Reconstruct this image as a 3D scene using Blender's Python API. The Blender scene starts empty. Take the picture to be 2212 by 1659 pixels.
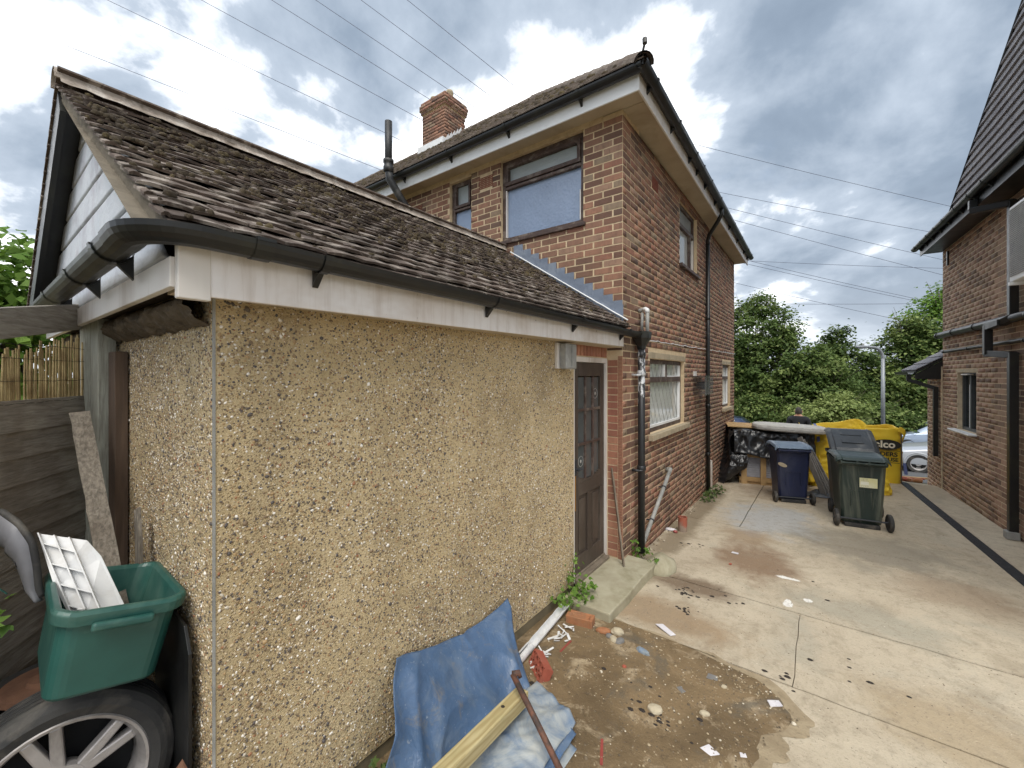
import bpy, bmesh, math, random
import numpy as np
from mathutils import Vector, Matrix, Euler, noise as mnoise

random.seed(7)
RNG = np.random.default_rng(7)
sc = bpy.context.scene
COL = sc.collection
PI = math.pi
R = math.radians

# ------------------------------------------------------------------ camera
YAW = R(36.87)
cam_data = bpy.data.cameras.new('camera')
cam = bpy.data.objects.new('camera', cam_data)
COL.objects.link(cam)
cam.location = (0, 0, 2.0)
cam.rotation_euler = (R(90), 0, YAW)
cam_data.sensor_width = 36
cam_data.lens = 36 * 892 / 2212
cam_data.shift_y = -(829.5 - 810) / 2212
cam_data.clip_start = 0.05
cam_data.clip_end = 3000
sc.camera = cam

# ------------------------------------------------------------------ sky, sun, exposure
SUN_DIR = Vector((0.30, -0.42, 0.86)).normalized()      # towards the sun
SUN_EL = math.asin(SUN_DIR.z)
SUN_AZ = math.atan2(SUN_DIR.x, SUN_DIR.y)
world = bpy.data.worlds.new('World')
sc.world = world
world.use_nodes = True
wn = world.node_tree.nodes
wl = world.node_tree.links
wn.clear()


def wnode(t, **kw):
    n = wn.new(t)
    for k, v in kw.items():
        setattr(n, k, v)
    return n


out = wnode('ShaderNodeOutputWorld')
sky = wnode('ShaderNodeTexSky', sky_type='NISHITA', sun_disc=False, sun_elevation=SUN_EL, sun_rotation=SUN_AZ)
bg_sky = wnode('ShaderNodeBackground')
bg_sky.inputs['Strength'].default_value = 0.12
wl.new(sky.outputs[0], bg_sky.inputs['Color'])
tc = wnode('ShaderNodeTexCoord')
sep = wnode('ShaderNodeSeparateXYZ')
wl.new(tc.outputs['Generated'], sep.inputs[0])


def wmath(op, a, b=None, clamp=False):
    n = wnode('ShaderNodeMath', operation=op, use_clamp=clamp)
    for i, v in enumerate((a, b)):
        if v is None:
            continue
        if isinstance(v, (int, float)):
            n.inputs[i].default_value = v
        else:
            wl.new(v, n.inputs[i])
    return n.outputs[0]


zz = wmath('ADD', wmath('MAXIMUM', sep.outputs['Z'], -0.05), 0.42)
cx = wmath('DIVIDE', sep.outputs['X'], zz)
cy = wmath('DIVIDE', sep.outputs['Y'], zz)
comb = wnode('ShaderNodeCombineXYZ')
wl.new(cx, comb.inputs[0])
wl.new(cy, comb.inputs[1])
comb.inputs[2].default_value = 0.35


def wnoise(scale, detail, rough, dist, off=(0, 0, 0)):
    mp = wnode('ShaderNodeMapping')
    mp.inputs['Location'].default_value = off
    wl.new(comb.outputs[0], mp.inputs['Vector'])
    n = wnode('ShaderNodeTexNoise')
    n.inputs['Scale'].default_value = scale
    n.inputs['Detail'].default_value = detail
    n.inputs['Roughness'].default_value = rough
    n.inputs['Distortion'].default_value = dist
    wl.new(mp.outputs[0], n.inputs['Vector'])
    return n.outputs['Fac']


def wramp(fac, stops):
    r = wnode('ShaderNodeValToRGB')
    wl.new(fac, r.inputs[0])
    el = r.color_ramp.elements
    while len(el) < len(stops):
        el.new(0.5)
    for e, (p, c) in zip(el, stops):
        e.position = p
        e.color = (*c, 1)
    return r.outputs[0]


CLOUD_OFF = (8.3783, 8.6192, 0.0)
big = wnoise(0.62, 3, 0.5, 0.15, (CLOUD_OFF[0] + 9, CLOUD_OFF[1], 0))
fine = wnoise(2.1, 9, 0.55, 0.15, CLOUD_OFF)
fac = wmath('ADD', wmath('MULTIPLY', big, 0.45), wmath('MULTIPLY', fine, 0.55))
ccol = wramp(fac, [(0.38, (0.15, 0.195, 0.26)), (0.46, (0.22, 0.275, 0.35)), (0.52, (0.38, 0.44, 0.52)),
                   (0.55, (0.95, 0.98, 1.02)), (0.62, (1.9, 1.9, 1.9))])
hz = wmath('POWER', wmath('SUBTRACT', 1.0, wmath('MAXIMUM', sep.outputs['Z'], 0.0), clamp=True), 9.0)
hmix = wnode('ShaderNodeMix', data_type='RGBA')
wl.new(wmath('MULTIPLY', hz, 0.75), hmix.inputs['Factor'])
wl.new(ccol, hmix.inputs['A'])
hmix.inputs['B'].default_value = (0.60, 0.64, 0.68, 1)
ccol = hmix.outputs['Result']
bg_cloud = wnode('ShaderNodeBackground')
wl.new(ccol, bg_cloud.inputs['Color'])
bg_cloud.inputs['Strength'].default_value = 1.0
gap = wnoise(1.1, 6, 0.55, 0.2, (21.3, 4.4, 0))
mask = wramp(gap, [(0.25, (0.35, 0.35, 0.35)), (0.40, (1, 1, 1))])
mixw = wnode('ShaderNodeMixShader')
wl.new(mask, mixw.inputs[0])
wl.new(bg_sky.outputs[0], mixw.inputs[1])
wl.new(bg_cloud.outputs[0], mixw.inputs[2])
wl.new(mixw.outputs[0], out.inputs['Surface'])

sun_data = bpy.data.lights.new('sun', 'SUN')
sun_data.energy = 1.5
sun_data.angle = R(35)
sun_data.color = (1.0, 0.95, 0.87)
sun = bpy.data.objects.new('sun', sun_data)
COL.objects.link(sun)
sun.rotation_euler = (-SUN_DIR).to_track_quat('-Z', 'Y').to_euler()

sc.view_settings.view_transform = 'Standard'
sc.view_settings.look = 'None'
sc.view_settings.gamma = 1
sc.view_settings.use_curve_mapping = False
sc.view_settings.exposure = 0.65
sc.cycles.use_adaptive_sampling = True
sc.cycles.adaptive_threshold = 0.025
sc.cycles.use_denoising = True
sc.cycles.max_bounces = 5
sc.cycles.diffuse_bounces = 3
sc.cycles.glossy_bounces = 3
sc.cycles.transmission_bounces = 3


# ------------------------------------------------------------------ helpers: colour and materials
def lin(c):
    c = c / 255
    return c / 12.92 if c <= 0.04045 else ((c + 0.055) / 1.055) ** 2.4


def rgb(r, g, b):
    return (lin(r), lin(g), lin(b), 1)


class NT:
    """a small node helper round one material"""

    def __init__(self, name):
        self.m = bpy.data.materials.new(name)
        self.m.use_nodes = True
        self.n = self.m.node_tree.nodes
        self.l = self.m.node_tree.links
        self.b = self.n['Principled BSDF']
        self.pos = self.new('ShaderNodeNewGeometry').outputs['Position']
        self.info = None

    def new(self, t, **kw):
        n = self.n.new(t)
        for k, v in kw.items():
            setattr(n, k, v)
        return n

    def put(self, sock, v):
        if v is None:
            return
        if hasattr(v, 'links') or hasattr(v, 'is_linked'):
            self.l.new(v, sock)
        else:
            sock.default_value = v

    def math(self, op, a, b=None, c=None, clamp=False):
        n = self.new('ShaderNodeMath', operation=op, use_clamp=clamp)
        for i, v in enumerate((a, b, c)):
            self.put(n.inputs[i], v)
        return n.outputs[0]

    def noise(self, scale, detail=4, rough=0.55, dist=0.0, vec=None, stretch=None, off=None):
        vec = vec or self.pos
        if stretch or off:
            mp = self.new('ShaderNodeMapping')
            if stretch:
                mp.inputs['Scale'].default_value = stretch
            if off:
                mp.inputs['Location'].default_value = off
            self.l.new(vec, mp.inputs['Vector'])
            vec = mp.outputs[0]
        n = self.new('ShaderNodeTexNoise')
        n.inputs['Scale'].default_value = scale
        n.inputs['Detail'].default_value = min(detail, 5)
        n.inputs['Roughness'].default_value = rough
        n.inputs['Distortion'].default_value = dist
        self.l.new(vec, n.inputs['Vector'])
        return n.outputs['Fac']

    def voronoi(self, scale, feature='F1', vec=None, rnd=1.0):
        n = self.new('ShaderNodeTexVoronoi', feature=feature)
        n.inputs['Scale'].default_value = scale
        n.inputs['Randomness'].default_value = rnd
        self.l.new(vec or self.pos, n.inputs['Vector'])
        return n

    def ramp(self, fac, stops, interp='LINEAR'):
        r = self.new('ShaderNodeValToRGB')
        r.color_ramp.interpolation = interp
        self.l.new(fac, r.inputs[0])
        el = r.color_ramp.elements
        while len(el) < len(stops):
            el.new(0.5)
        for e, (p, c) in zip(el, stops):
            e.position = p
            e.color = c if len(c) == 4 else (*c, 1)
        return r.outputs[0]

    def mix(self, fac, a, b, mode='MIX'):
        n = self.new('ShaderNodeMix', data_type='RGBA', blend_type=mode)
        self.put(n.inputs['Factor'], fac)
        self.put(n.inputs['A'], a)
        self.put(n.inputs['B'], b)
        return n.outputs['Result']

    def step(self, fac, lo, hi):
        n = self.new('ShaderNodeMapRange', clamp=True)
        self.put(n.inputs['Value'], fac)
        n.inputs['From Min'].default_value = lo
        n.inputs['From Max'].default_value = hi
        return n.outputs[0]

    def rnd(self):
        if self.info is None:
            a = self.new('ShaderNodeAttribute', attribute_name='rnd').outputs['Fac']
            o = self.new('ShaderNodeObjectInfo').outputs['Random']
            self.info = self.math('FRACT', self.math('ADD', a, o))
        return self.info

    def bump(self, h, strength=0.3, dist=0.01, prev=None):
        n = self.new('ShaderNodeBump')
        n.inputs['Strength'].default_value = strength
        n.inputs['Distance'].default_value = dist
        self.put(n.inputs['Height'], h)
        if prev is not None:
            self.l.new(prev, n.inputs['Normal'])
        self.l.new(n.outputs[0], self.b.inputs['Normal'])
        return n.outputs[0]

    def done(self, col=None, rough=0.7, metal=0.0, spec=None, **kw):
        self.put(self.b.inputs['Base Color'], col)
        self.put(self.b.inputs['Roughness'], rough)
        self.put(self.b.inputs['Metallic'], metal)
        if spec is not None:
            self.b.inputs['Specular IOR Level'].default_value = spec
        for k, v in kw.items():
            self.put(self.b.inputs[k.replace('_', ' ')], v)
        return self.m


M = {}


def simple(name, c1, c2=None, scale=8, rough=0.6, metal=0.0, bump=0.15, dirt=None, dirt_amt=0.5, stretch=None, spec=None,
           bscale=None, bdist=0.004):
    t = NT(name)
    c2 = c2 or c1
    f = t.noise(scale, 6, 0.6, 0.3, stretch=stretch)
    col = t.mix(t.step(f, 0.3, 0.7), c1, c2)
    if dirt:
        d = t.noise(scale * 0.6, 8, 0.65, 0.6, off=(5, 3, 1), stretch=stretch)
        col = t.mix(t.math('MULTIPLY', t.step(d, 0.5, 0.68), dirt_amt), col, dirt)
    r = t.math('ADD', t.math('MULTIPLY', t.noise(scale * 1.7, 5), 0.25), rough - 0.12)
    t.bump(t.noise(bscale or scale * 8, 5, 0.6, stretch=stretch), bump, bdist)
    M[name] = t.done(col, r, metal, spec)
    return M[name]


# ------------------------------------------------------------------ helpers: meshes and objects
class MB:
    def __init__(self):
        self.v = []
        self.f = []

    def add(self, vs, fs):
        k = len(self.v)
        self.v += [tuple(p) for p in vs]
        self.f += [tuple(i + k for i in q) for q in fs]
        return self

    def box(self, x0, x1, y0, y1, z0, z1):
        return self.add([(x0, y0, z0), (x1, y0, z0), (x1, y1, z0), (x0, y1, z0), (x0, y0, z1), (x1, y0, z1), (x1, y1, z1), (x0, y1, z1)],
                        [(0, 3, 2, 1), (4, 5, 6, 7), (0, 1, 5, 4), (1, 2, 6, 5), (2, 3, 7, 6), (3, 0, 4, 7)])

    def obox(self, c, ax, ay, az, hx, hy, hz):
        c, ax, ay, az = Vector(c), Vector(ax).normalized(), Vector(ay).normalized(), Vector(az).normalized()
        vs = [c + ax * hx * sx + ay * hy * sy + az * hz * sz for sz in (-1, 1) for sx, sy in ((-1, -1), (1, -1), (1, 1), (-1, 1))]
        fs = [(0, 3, 2, 1), (4, 5, 6, 7), (0, 1, 5, 4), (1, 2, 6, 5), (2, 3, 7, 6), (3, 0, 4, 7)]
        if ax.cross(ay).dot(az) < 0:
            fs = [q[::-1] for q in fs]
        return self.add(vs, fs)

    def bar(self, a, b, w, h, up=(0, 0, 1)):
        a, b = Vector(a), Vector(b)
        d = (b - a).normalized()
        s = d.cross(Vector(up))
        if s.length < 1e-4:
            s = d.cross(Vector((1, 0, 0)))
        s.normalize()
        u = s.cross(d)
        return self.obox((a + b) / 2, d, s, u, (b - a).length / 2, w / 2, h / 2)

    def tube(self, pts, r, n=10, caps=True):
        pts = [Vector(p) for p in pts]
        rs = r if isinstance(r, (list, tuple)) else [r] * len(pts)
        k = len(self.v)
        prev = None
        for i, p in enumerate(pts):
            d = (pts[min(i + 1, len(pts) - 1)] - pts[max(i - 1, 0)]).normalized()
            if prev is None:
                s = d.cross(Vector((0, 0, 1)))
                if s.length < 1e-3:
                    s = d.cross(Vector((1, 0, 0)))
            else:
                s = prev - d * prev.dot(d)
                if s.length < 1e-4:
                    s = d.cross(Vector((0.3, 1, 0)))
            s.normalize()
            prev = s
            u = d.cross(s)
            for j in range(n):
                a = 2 * PI * j / n
                self.v.append(tuple(p + (s * math.cos(a) + u * math.sin(a)) * rs[i]))
        for i in range(len(pts) - 1):
            for j in range(n):
                a, b = k + i * n + j, k + i * n + (j + 1) % n
                self.f.append((a, b, b + n, a + n))
        if caps:
            self.f.append(tuple(k + j for j in range(n))[::-1])
            self.f.append(tuple(k + (len(pts) - 1) * n + j for j in range(n)))
        return self

    def prism(self, poly, d):
        """poly: planar list of points, d: extrusion vector"""
        n = len(poly)
        d = Vector(d)
        vs = [Vector(p) for p in poly] + [Vector(p) + d for p in poly]
        fs = [tuple(range(n))[::-1], tuple(range(n, 2 * n))] + [(i, (i + 1) % n, n + (i + 1) % n, n + i) for i in range(n)]
        return self.add(vs, fs)

    def lathe(self, prof, c=(0, 0, 0), axis='Z', n=32, close=False):
        """prof: (radius, along axis)"""
        k = len(self.v)
        m = len(prof)
        for r, h in prof:
            for j in range(n):
                a = 2 * PI * j / n
                p = (r * math.cos(a), r * math.sin(a), h)
                if axis == 'X':
                    p = (p[2], p[0], p[1])
                elif axis == 'Y':
                    p = (p[1], p[2], p[0])
                self.v.append((p[0] + c[0], p[1] + c[1], p[2] + c[2]))
        for i in range(m - (0 if close else 1)):
            i2 = (i + 1) % m
            for j in range(n):
                j2 = (j + 1) % n
                self.f.append((k + i * n + j, k + i * n + j2, k + i2 * n + j2, k + i2 * n + j))
        return self

    def grid(self, fn, nu, nv):
        k = len(self.v)
        for i in range(nu + 1):
            for j in range(nv + 1):
                self.v.append(tuple(fn(i / nu, j / nv)))
        for i in range(nu):
            for j in range(nv):
                a = k + i * (nv + 1) + j
                self.f.append((a, a + nv + 1, a + nv + 2, a + 1))
        return self

    def mesh(self, name):
        me = bpy.data.meshes.new(name)
        me.from_pydata(self.v, [], self.f)
        me.update()
        return me


def link(name, data, mat=None, parent=None, smooth=False, bevel=0.0, seg=2, solid=0.0, sub=0, fix=True):
    if isinstance(data, MB):
        data = data.mesh(name)
        if fix:
            bm = bmesh.new()
            bm.from_mesh(data)
            bmesh.ops.recalc_face_normals(bm, faces=bm.faces)
            bm.to_mesh(data)
            bm.free()
    o = bpy.data.objects.new(name, data)
    COL.objects.link(o)
    if mat is not None and data is not None and not data.materials:
        data.materials.append(M[mat] if isinstance(mat, str) else mat)
    if smooth:
        data.polygons.foreach_set('use_smooth', [True] * len(data.polygons))
    if parent is not None:
        o.parent = parent
        o.matrix_parent_inverse = world_of(parent).inverted()
    if sub:
        s = o.modifiers.new('sub', 'SUBSURF')
        s.levels = s.render_levels = sub
    if solid:
        s = o.modifiers.new('solid', 'SOLIDIFY')
        s.thickness = solid
        s.offset = 0
    if bevel:
        b = o.modifiers.new('bevel', 'BEVEL')
        b.width = bevel
        b.segments = seg
        b.limit_method = 'ANGLE'
        b.angle_limit = R(40)
    return o


def world_of(o):
    m = o.matrix_basis.copy()
    if o.parent is not None:
        m = world_of(o.parent) @ o.matrix_parent_inverse @ m
    return m


def tag(o, label, cat, group=None, kind=None):
    if label:
        o['label'] = label
    if cat:
        o['category'] = cat
    if group:
        o['group'] = group
    if kind:
        o['kind'] = kind
    return o


def thing(name, loc, label, cat, group=None, rz=0.0):
    o = bpy.data.objects.new(name, None)
    o.empty_display_size = 0.2
    COL.objects.link(o)
    o.location = loc
    o.rotation_euler = (0, 0, rz)
    return tag(o, label, cat, group)


def structure(name, mb, mat, **kw):
    o = link(name, mb, mat, **kw)
    o['kind'] = 'structure'
    return o


def copy_tree(o, parent=None):
    c = o.copy()
    COL.objects.link(c)
    if parent is not None:
        c.parent = parent
        c.matrix_parent_inverse = o.matrix_parent_inverse.copy()
    for ch in list(o.children):
        copy_tree(ch, c)
    return c


def np_mesh(name, verts, faces, mat, parent=None, rnd=None, smooth=False, kind=None):
    """verts (n,3), faces (m,k) numpy; rnd per face"""
    me = bpy.data.meshes.new(name)
    m, k = faces.shape
    me.vertices.add(len(verts))
    me.vertices.foreach_set('co', np.asarray(verts, np.float32).ravel())
    me.loops.add(m * k)
    me.loops.foreach_set('vertex_index', faces.astype(np.int32).ravel())
    me.polygons.add(m)
    me.polygons.foreach_set('loop_start', np.arange(0, m * k, k, dtype=np.int32))
    me.polygons.foreach_set('loop_total', np.full(m, k, np.int32))
    if smooth:
        me.polygons.foreach_set('use_smooth', np.ones(m, bool))
    me.update(calc_edges=True)
    if rnd is not None:
        a = me.attributes.new('rnd', 'FLOAT', 'FACE')
        a.data.foreach_set('value', np.asarray(rnd, np.float32))
    o = link(name, me, mat, parent)
    if kind:
        o['kind'] = kind
    return o


def proj(p):
    """rough pixel position and depth in the photograph, used only to rank which pieces show largest"""
    fx, fy = -math.sin(YAW), math.cos(YAW)
    t = fx * p[0] + fy * p[1]
    if t < 0.1:
        return None
    return (1106 + 892 * (math.cos(YAW) * p[0] + math.sin(YAW) * p[1]) / t, 810 - 892 * (p[2] - 2) / t, t)


def zg(y):
    """height of the ground along the drive"""
    pts = [(-500, 0.0), (2.5, 0.0), (11.5, -0.18), (14, -0.62), (19.5, -1.33), (29, -1.87), (45, -2.1), (2000, -2.1)]
    for (a, za), (b, zb) in zip(pts, pts[1:]):
        if y <= b:
            return za + (zb - za) * (y - a) / (b - a)
    return -2.1


# ------------------------------------------------------------------ materials of the place
def mat_brick(name, cols, grime, dark):
    t = NT(name)
    base = t.ramp(t.rnd(), cols, 'CONSTANT')
    streak = t.noise(26, 5, 0.6, 0.4, stretch=(1, 1, 0.35))
    col = t.mix(t.math('MULTIPLY', t.step(streak, 0.45, 0.75), 0.5), base, dark)
    big = t.noise(0.9, 6, 0.6, 0.3)
    col = t.mix(t.math('MULTIPLY', t.step(big, 0.42, 0.72), 0.45), col, grime)
    spot = t.noise(90, 3, 0.7)
    col = t.mix(t.math('MULTIPLY', t.step(spot, 0.62, 0.74), 0.35), col, rgb(190, 170, 145))
    t.bump(t.noise(120, 6, 0.7), 0.5, 0.004)
    M[name] = t.done(col, 0.88)


mat_brick('brick', [(0.0, rgb(145, 108, 89)), (0.2, rgb(127, 93, 76)), (0.38, rgb(157, 115, 93)), (0.52, rgb(110, 81, 68)),
                    (0.66, rgb(150, 104, 85)), (0.78, rgb(142, 123, 102)), (0.86, rgb(99, 77, 67)), (0.93, rgb(158, 126, 105))],
          rgb(124, 101, 84), rgb(92, 71, 61))
mat_brick('brick_pale', [(0.0, rgb(165, 132, 110)), (0.25, rgb(147, 115, 97)), (0.45, rgb(179, 145, 123)), (0.62, rgb(129, 101, 86)),
                         (0.75, rgb(164, 137, 115)), (0.88, rgb(112, 90, 77))],
          rgb(153, 135, 110), rgb(117, 94, 81))
mat_brick('brick_orange', [(0.0, rgb(169, 112, 90)), (0.4, rgb(153, 99, 81)), (0.7, rgb(181, 127, 102))], rgb(165, 129, 103), rgb(121, 85, 70))
simple('mortar', rgb(222, 202, 168), rgb(204, 182, 148), 14, 0.95, bump=0.5, dirt=rgb(176, 150, 118), dirt_amt=0.5)
simple('mortar_pale', rgb(222, 204, 176), rgb(204, 186, 156), 14, 0.95, bump=0.5, dirt=rgb(150, 132, 108), dirt_amt=0.5)
simple('black_plastic', rgb(24, 25, 26), rgb(32, 33, 33), 5, 0.36, bump=0.1, dirt=rgb(62, 64, 50), dirt_amt=0.3)
simple('black_iron', rgb(36, 37, 38), rgb(48, 48, 48), 9, 0.5, bump=0.35, dirt=rgb(120, 116, 108), dirt_amt=0.4)
simple('rubber', rgb(40, 40, 41), rgb(56, 55, 53), 10, 0.72, bump=0.4, dirt=rgb(110, 104, 95), dirt_amt=0.55)
simple('white_paint', rgb(226, 222, 216), rgb(214, 206, 198), 3, 0.55, bump=0.12, dirt=rgb(160, 142, 124), dirt_amt=0.6, stretch=(1, 1, 0.25))
simple('white_clean', rgb(240, 241, 241), rgb(230, 232, 233), 3, 0.45, bump=0.06, dirt=rgb(176, 170, 160), dirt_amt=0.4)
simple('soffit', rgb(196, 182, 158), rgb(180, 164, 138), 3, 0.8, bump=0.15, dirt=rgb(150, 130, 104), dirt_amt=0.5)
simple('lead', rgb(132, 142, 158), rgb(112, 122, 138), 7, 0.5, 0.15, bump=0.35, dirt=rgb(160, 168, 178), dirt_amt=0.5, bscale=20)
simple('window_wood', rgb(84, 66, 58), rgb(66, 52, 47), 12, 0.62, bump=0.35, dirt=rgb(150, 140, 128), dirt_amt=0.55, stretch=(1, 1, 1))
simple('door_wood', rgb(80, 69, 60), rgb(66, 57, 50), 6, 0.55, bump=0.3, dirt=rgb(112, 102, 92), dirt_amt=0.4, stretch=(1, 1, 0.3))
simple('stone', rgb(186, 172, 146), rgb(166, 152, 128), 10, 0.9, bump=0.5, dirt=rgb(130, 122, 104), dirt_amt=0.5)
simple('grey_plastic', rgb(156, 156, 152), rgb(138, 138, 134), 10, 0.55, bump=0.15, dirt=rgb(186, 184, 178), dirt_amt=0.5)
simple('terracotta', rgb(136, 76, 58), rgb(118, 66, 50), 20, 0.85, bump=0.4)
simple('cream_wood', rgb(206, 190, 142), rgb(186, 168, 118), 5, 0.7, bump=0.3, dirt=rgb(150, 132, 84), dirt_amt=0.4, stretch=(6, 6, 6))
simple('dark_metal', rgb(74, 76, 80), rgb(58, 60, 64), 12, 0.5, 0.3, bump=0.2)
simple('chrome', rgb(190, 192, 196), None, 10, 0.2, 1.0, bump=0.02)


def mat_glass(name, col, rough=0.06, bumpy=0.0, scale=40):
    t = NT(name)
    if bumpy:
        t.bump(t.voronoi(scale, 'SMOOTH_F1').outputs['Distance'], bumpy, 0.006)
    f = t.noise(3, 4)
    M[name] = t.done(t.mix(t.step(f, 0.3, 0.7), col, tuple(c * 0.8 for c in col[:3]) + (1,)), rough, spec=0.8)


mat_glass('glass_frosted', rgb(138, 156, 184), 0.2, 0.35, 34)
mat_glass('glass_frosted_top', rgb(164, 172, 172), 0.25, 0.3, 60)
mat_glass('glass_dark', rgb(44, 50, 50), 0.06)
mat_glass('glass_net', rgb(206, 209, 205), 0.05)
mat_glass('glass_car', rgb(30, 40, 44), 0.03)
mat_glass('glass_door', rgb(88, 92, 92), 0.16, 0.3, 24)


def mat_roof(name, c1, c2, lichen, moss, lamt, mamt):
    t = NT(name)
    base = t.mix(t.rnd(), c1, c2)
    n1 = t.noise(9, 8, 0.7, 0.5)
    col = t.mix(t.math('MULTIPLY', t.step(n1, 0.5, 0.62), lamt), base, lichen)
    n2 = t.noise(3.5, 8, 0.7, 0.4, off=(4, 2, 7))
    col = t.mix(t.math('MULTIPLY', t.step(n2, 0.48, 0.6), mamt), col, moss)
    t.bump(t.noise(60, 6, 0.7), 0.6, 0.006)
    M[name] = t.done(col, 0.92)


mat_roof('roof_tile', rgb(104, 90, 80), rgb(80, 68, 61), rgb(176, 166, 154), rgb(62, 52, 43), 0.7, 0.75)
mat_roof('roof_house', rgb(112, 98, 88), rgb(92, 82, 74), rgb(150, 142, 130), rgb(96, 84, 70), 0.6, 0.5)
mat_roof('roof_slate', rgb(150, 148, 150), rgb(128, 126, 130), rgb(160, 158, 158), rgb(116, 114, 116), 0.3, 0.25)
mat_roof('ridge_mortar', rgb(176, 164, 152), rgb(160, 148, 136), rgb(208, 200, 190), rgb(88, 74, 60), 0.6, 0.65)
mat_roof('moss', rgb(74, 62, 42), rgb(58, 48, 34), rgb(96, 84, 48), rgb(46, 38, 30), 0.5, 0.4)


def mat_pebbledash():
    t = NT('pebbledash')
    n = t.noise(1.3, 6, 0.6, 0.3)
    col = t.mix(t.step(n, 0.35, 0.68), rgb(218, 197, 156), rgb(198, 176, 134))
    d = t.noise(2.2, 7, 0.65, 0.4, off=(8, 1, 3), stretch=(1, 1, 0.45))
    col = t.mix(t.math('MULTIPLY', t.step(d, 0.5, 0.68), 0.6), col, rgb(150, 132, 102))
    v = t.voronoi(95)
    pit = t.step(v.outputs['Distance'], 0.0, 0.42)
    vc = t.new('ShaderNodeSeparateColor')
    t.l.new(v.outputs['Color'], vc.inputs[0])
    sel = t.math('MULTIPLY', t.math('GREATER_THAN', vc.outputs[0], 0.62), t.math('SUBTRACT', 1.0, pit))
    col = t.mix(t.math('MULTIPLY', sel, 0.55), col, rgb(116, 98, 72))
    h = t.math('ADD', t.math('MULTIPLY', pit, 0.6), t.math('MULTIPLY', t.noise(140, 6, 0.7), 0.7))
    t.bump(h, 1.0, 0.012)
    M['pebbledash'] = t.done(col, 0.95)
    t = NT('pebble')
    stops = [(0.0, rgb(104, 94, 84)), (0.10, rgb(158, 136, 104)), (0.24, rgb(192, 174, 144)), (0.40, rgb(128, 108, 84)),
             (0.54, rgb(212, 202, 184)), (0.64, rgb(174, 146, 106)), (0.74, rgb(86, 80, 78)), (0.86, rgb(240, 234, 224)),
             (0.92, rgb(160, 114, 82)), (0.95, rgb(142, 124, 98))]
    col = t.ramp(t.rnd(), stops, 'CONSTANT')
    M['pebble'] = t.done(col, 0.55)


mat_pebbledash()


t = NT('gravel')
M['gravel'] = t.done(t.ramp(t.rnd(), [(0.0, rgb(112, 98, 78)), (0.3, rgb(142, 126, 100)), (0.55, rgb(96, 84, 68)), (0.75, rgb(168, 152, 124)), (0.93, rgb(206, 196, 176))], 'CONSTANT'), 0.8)


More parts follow.
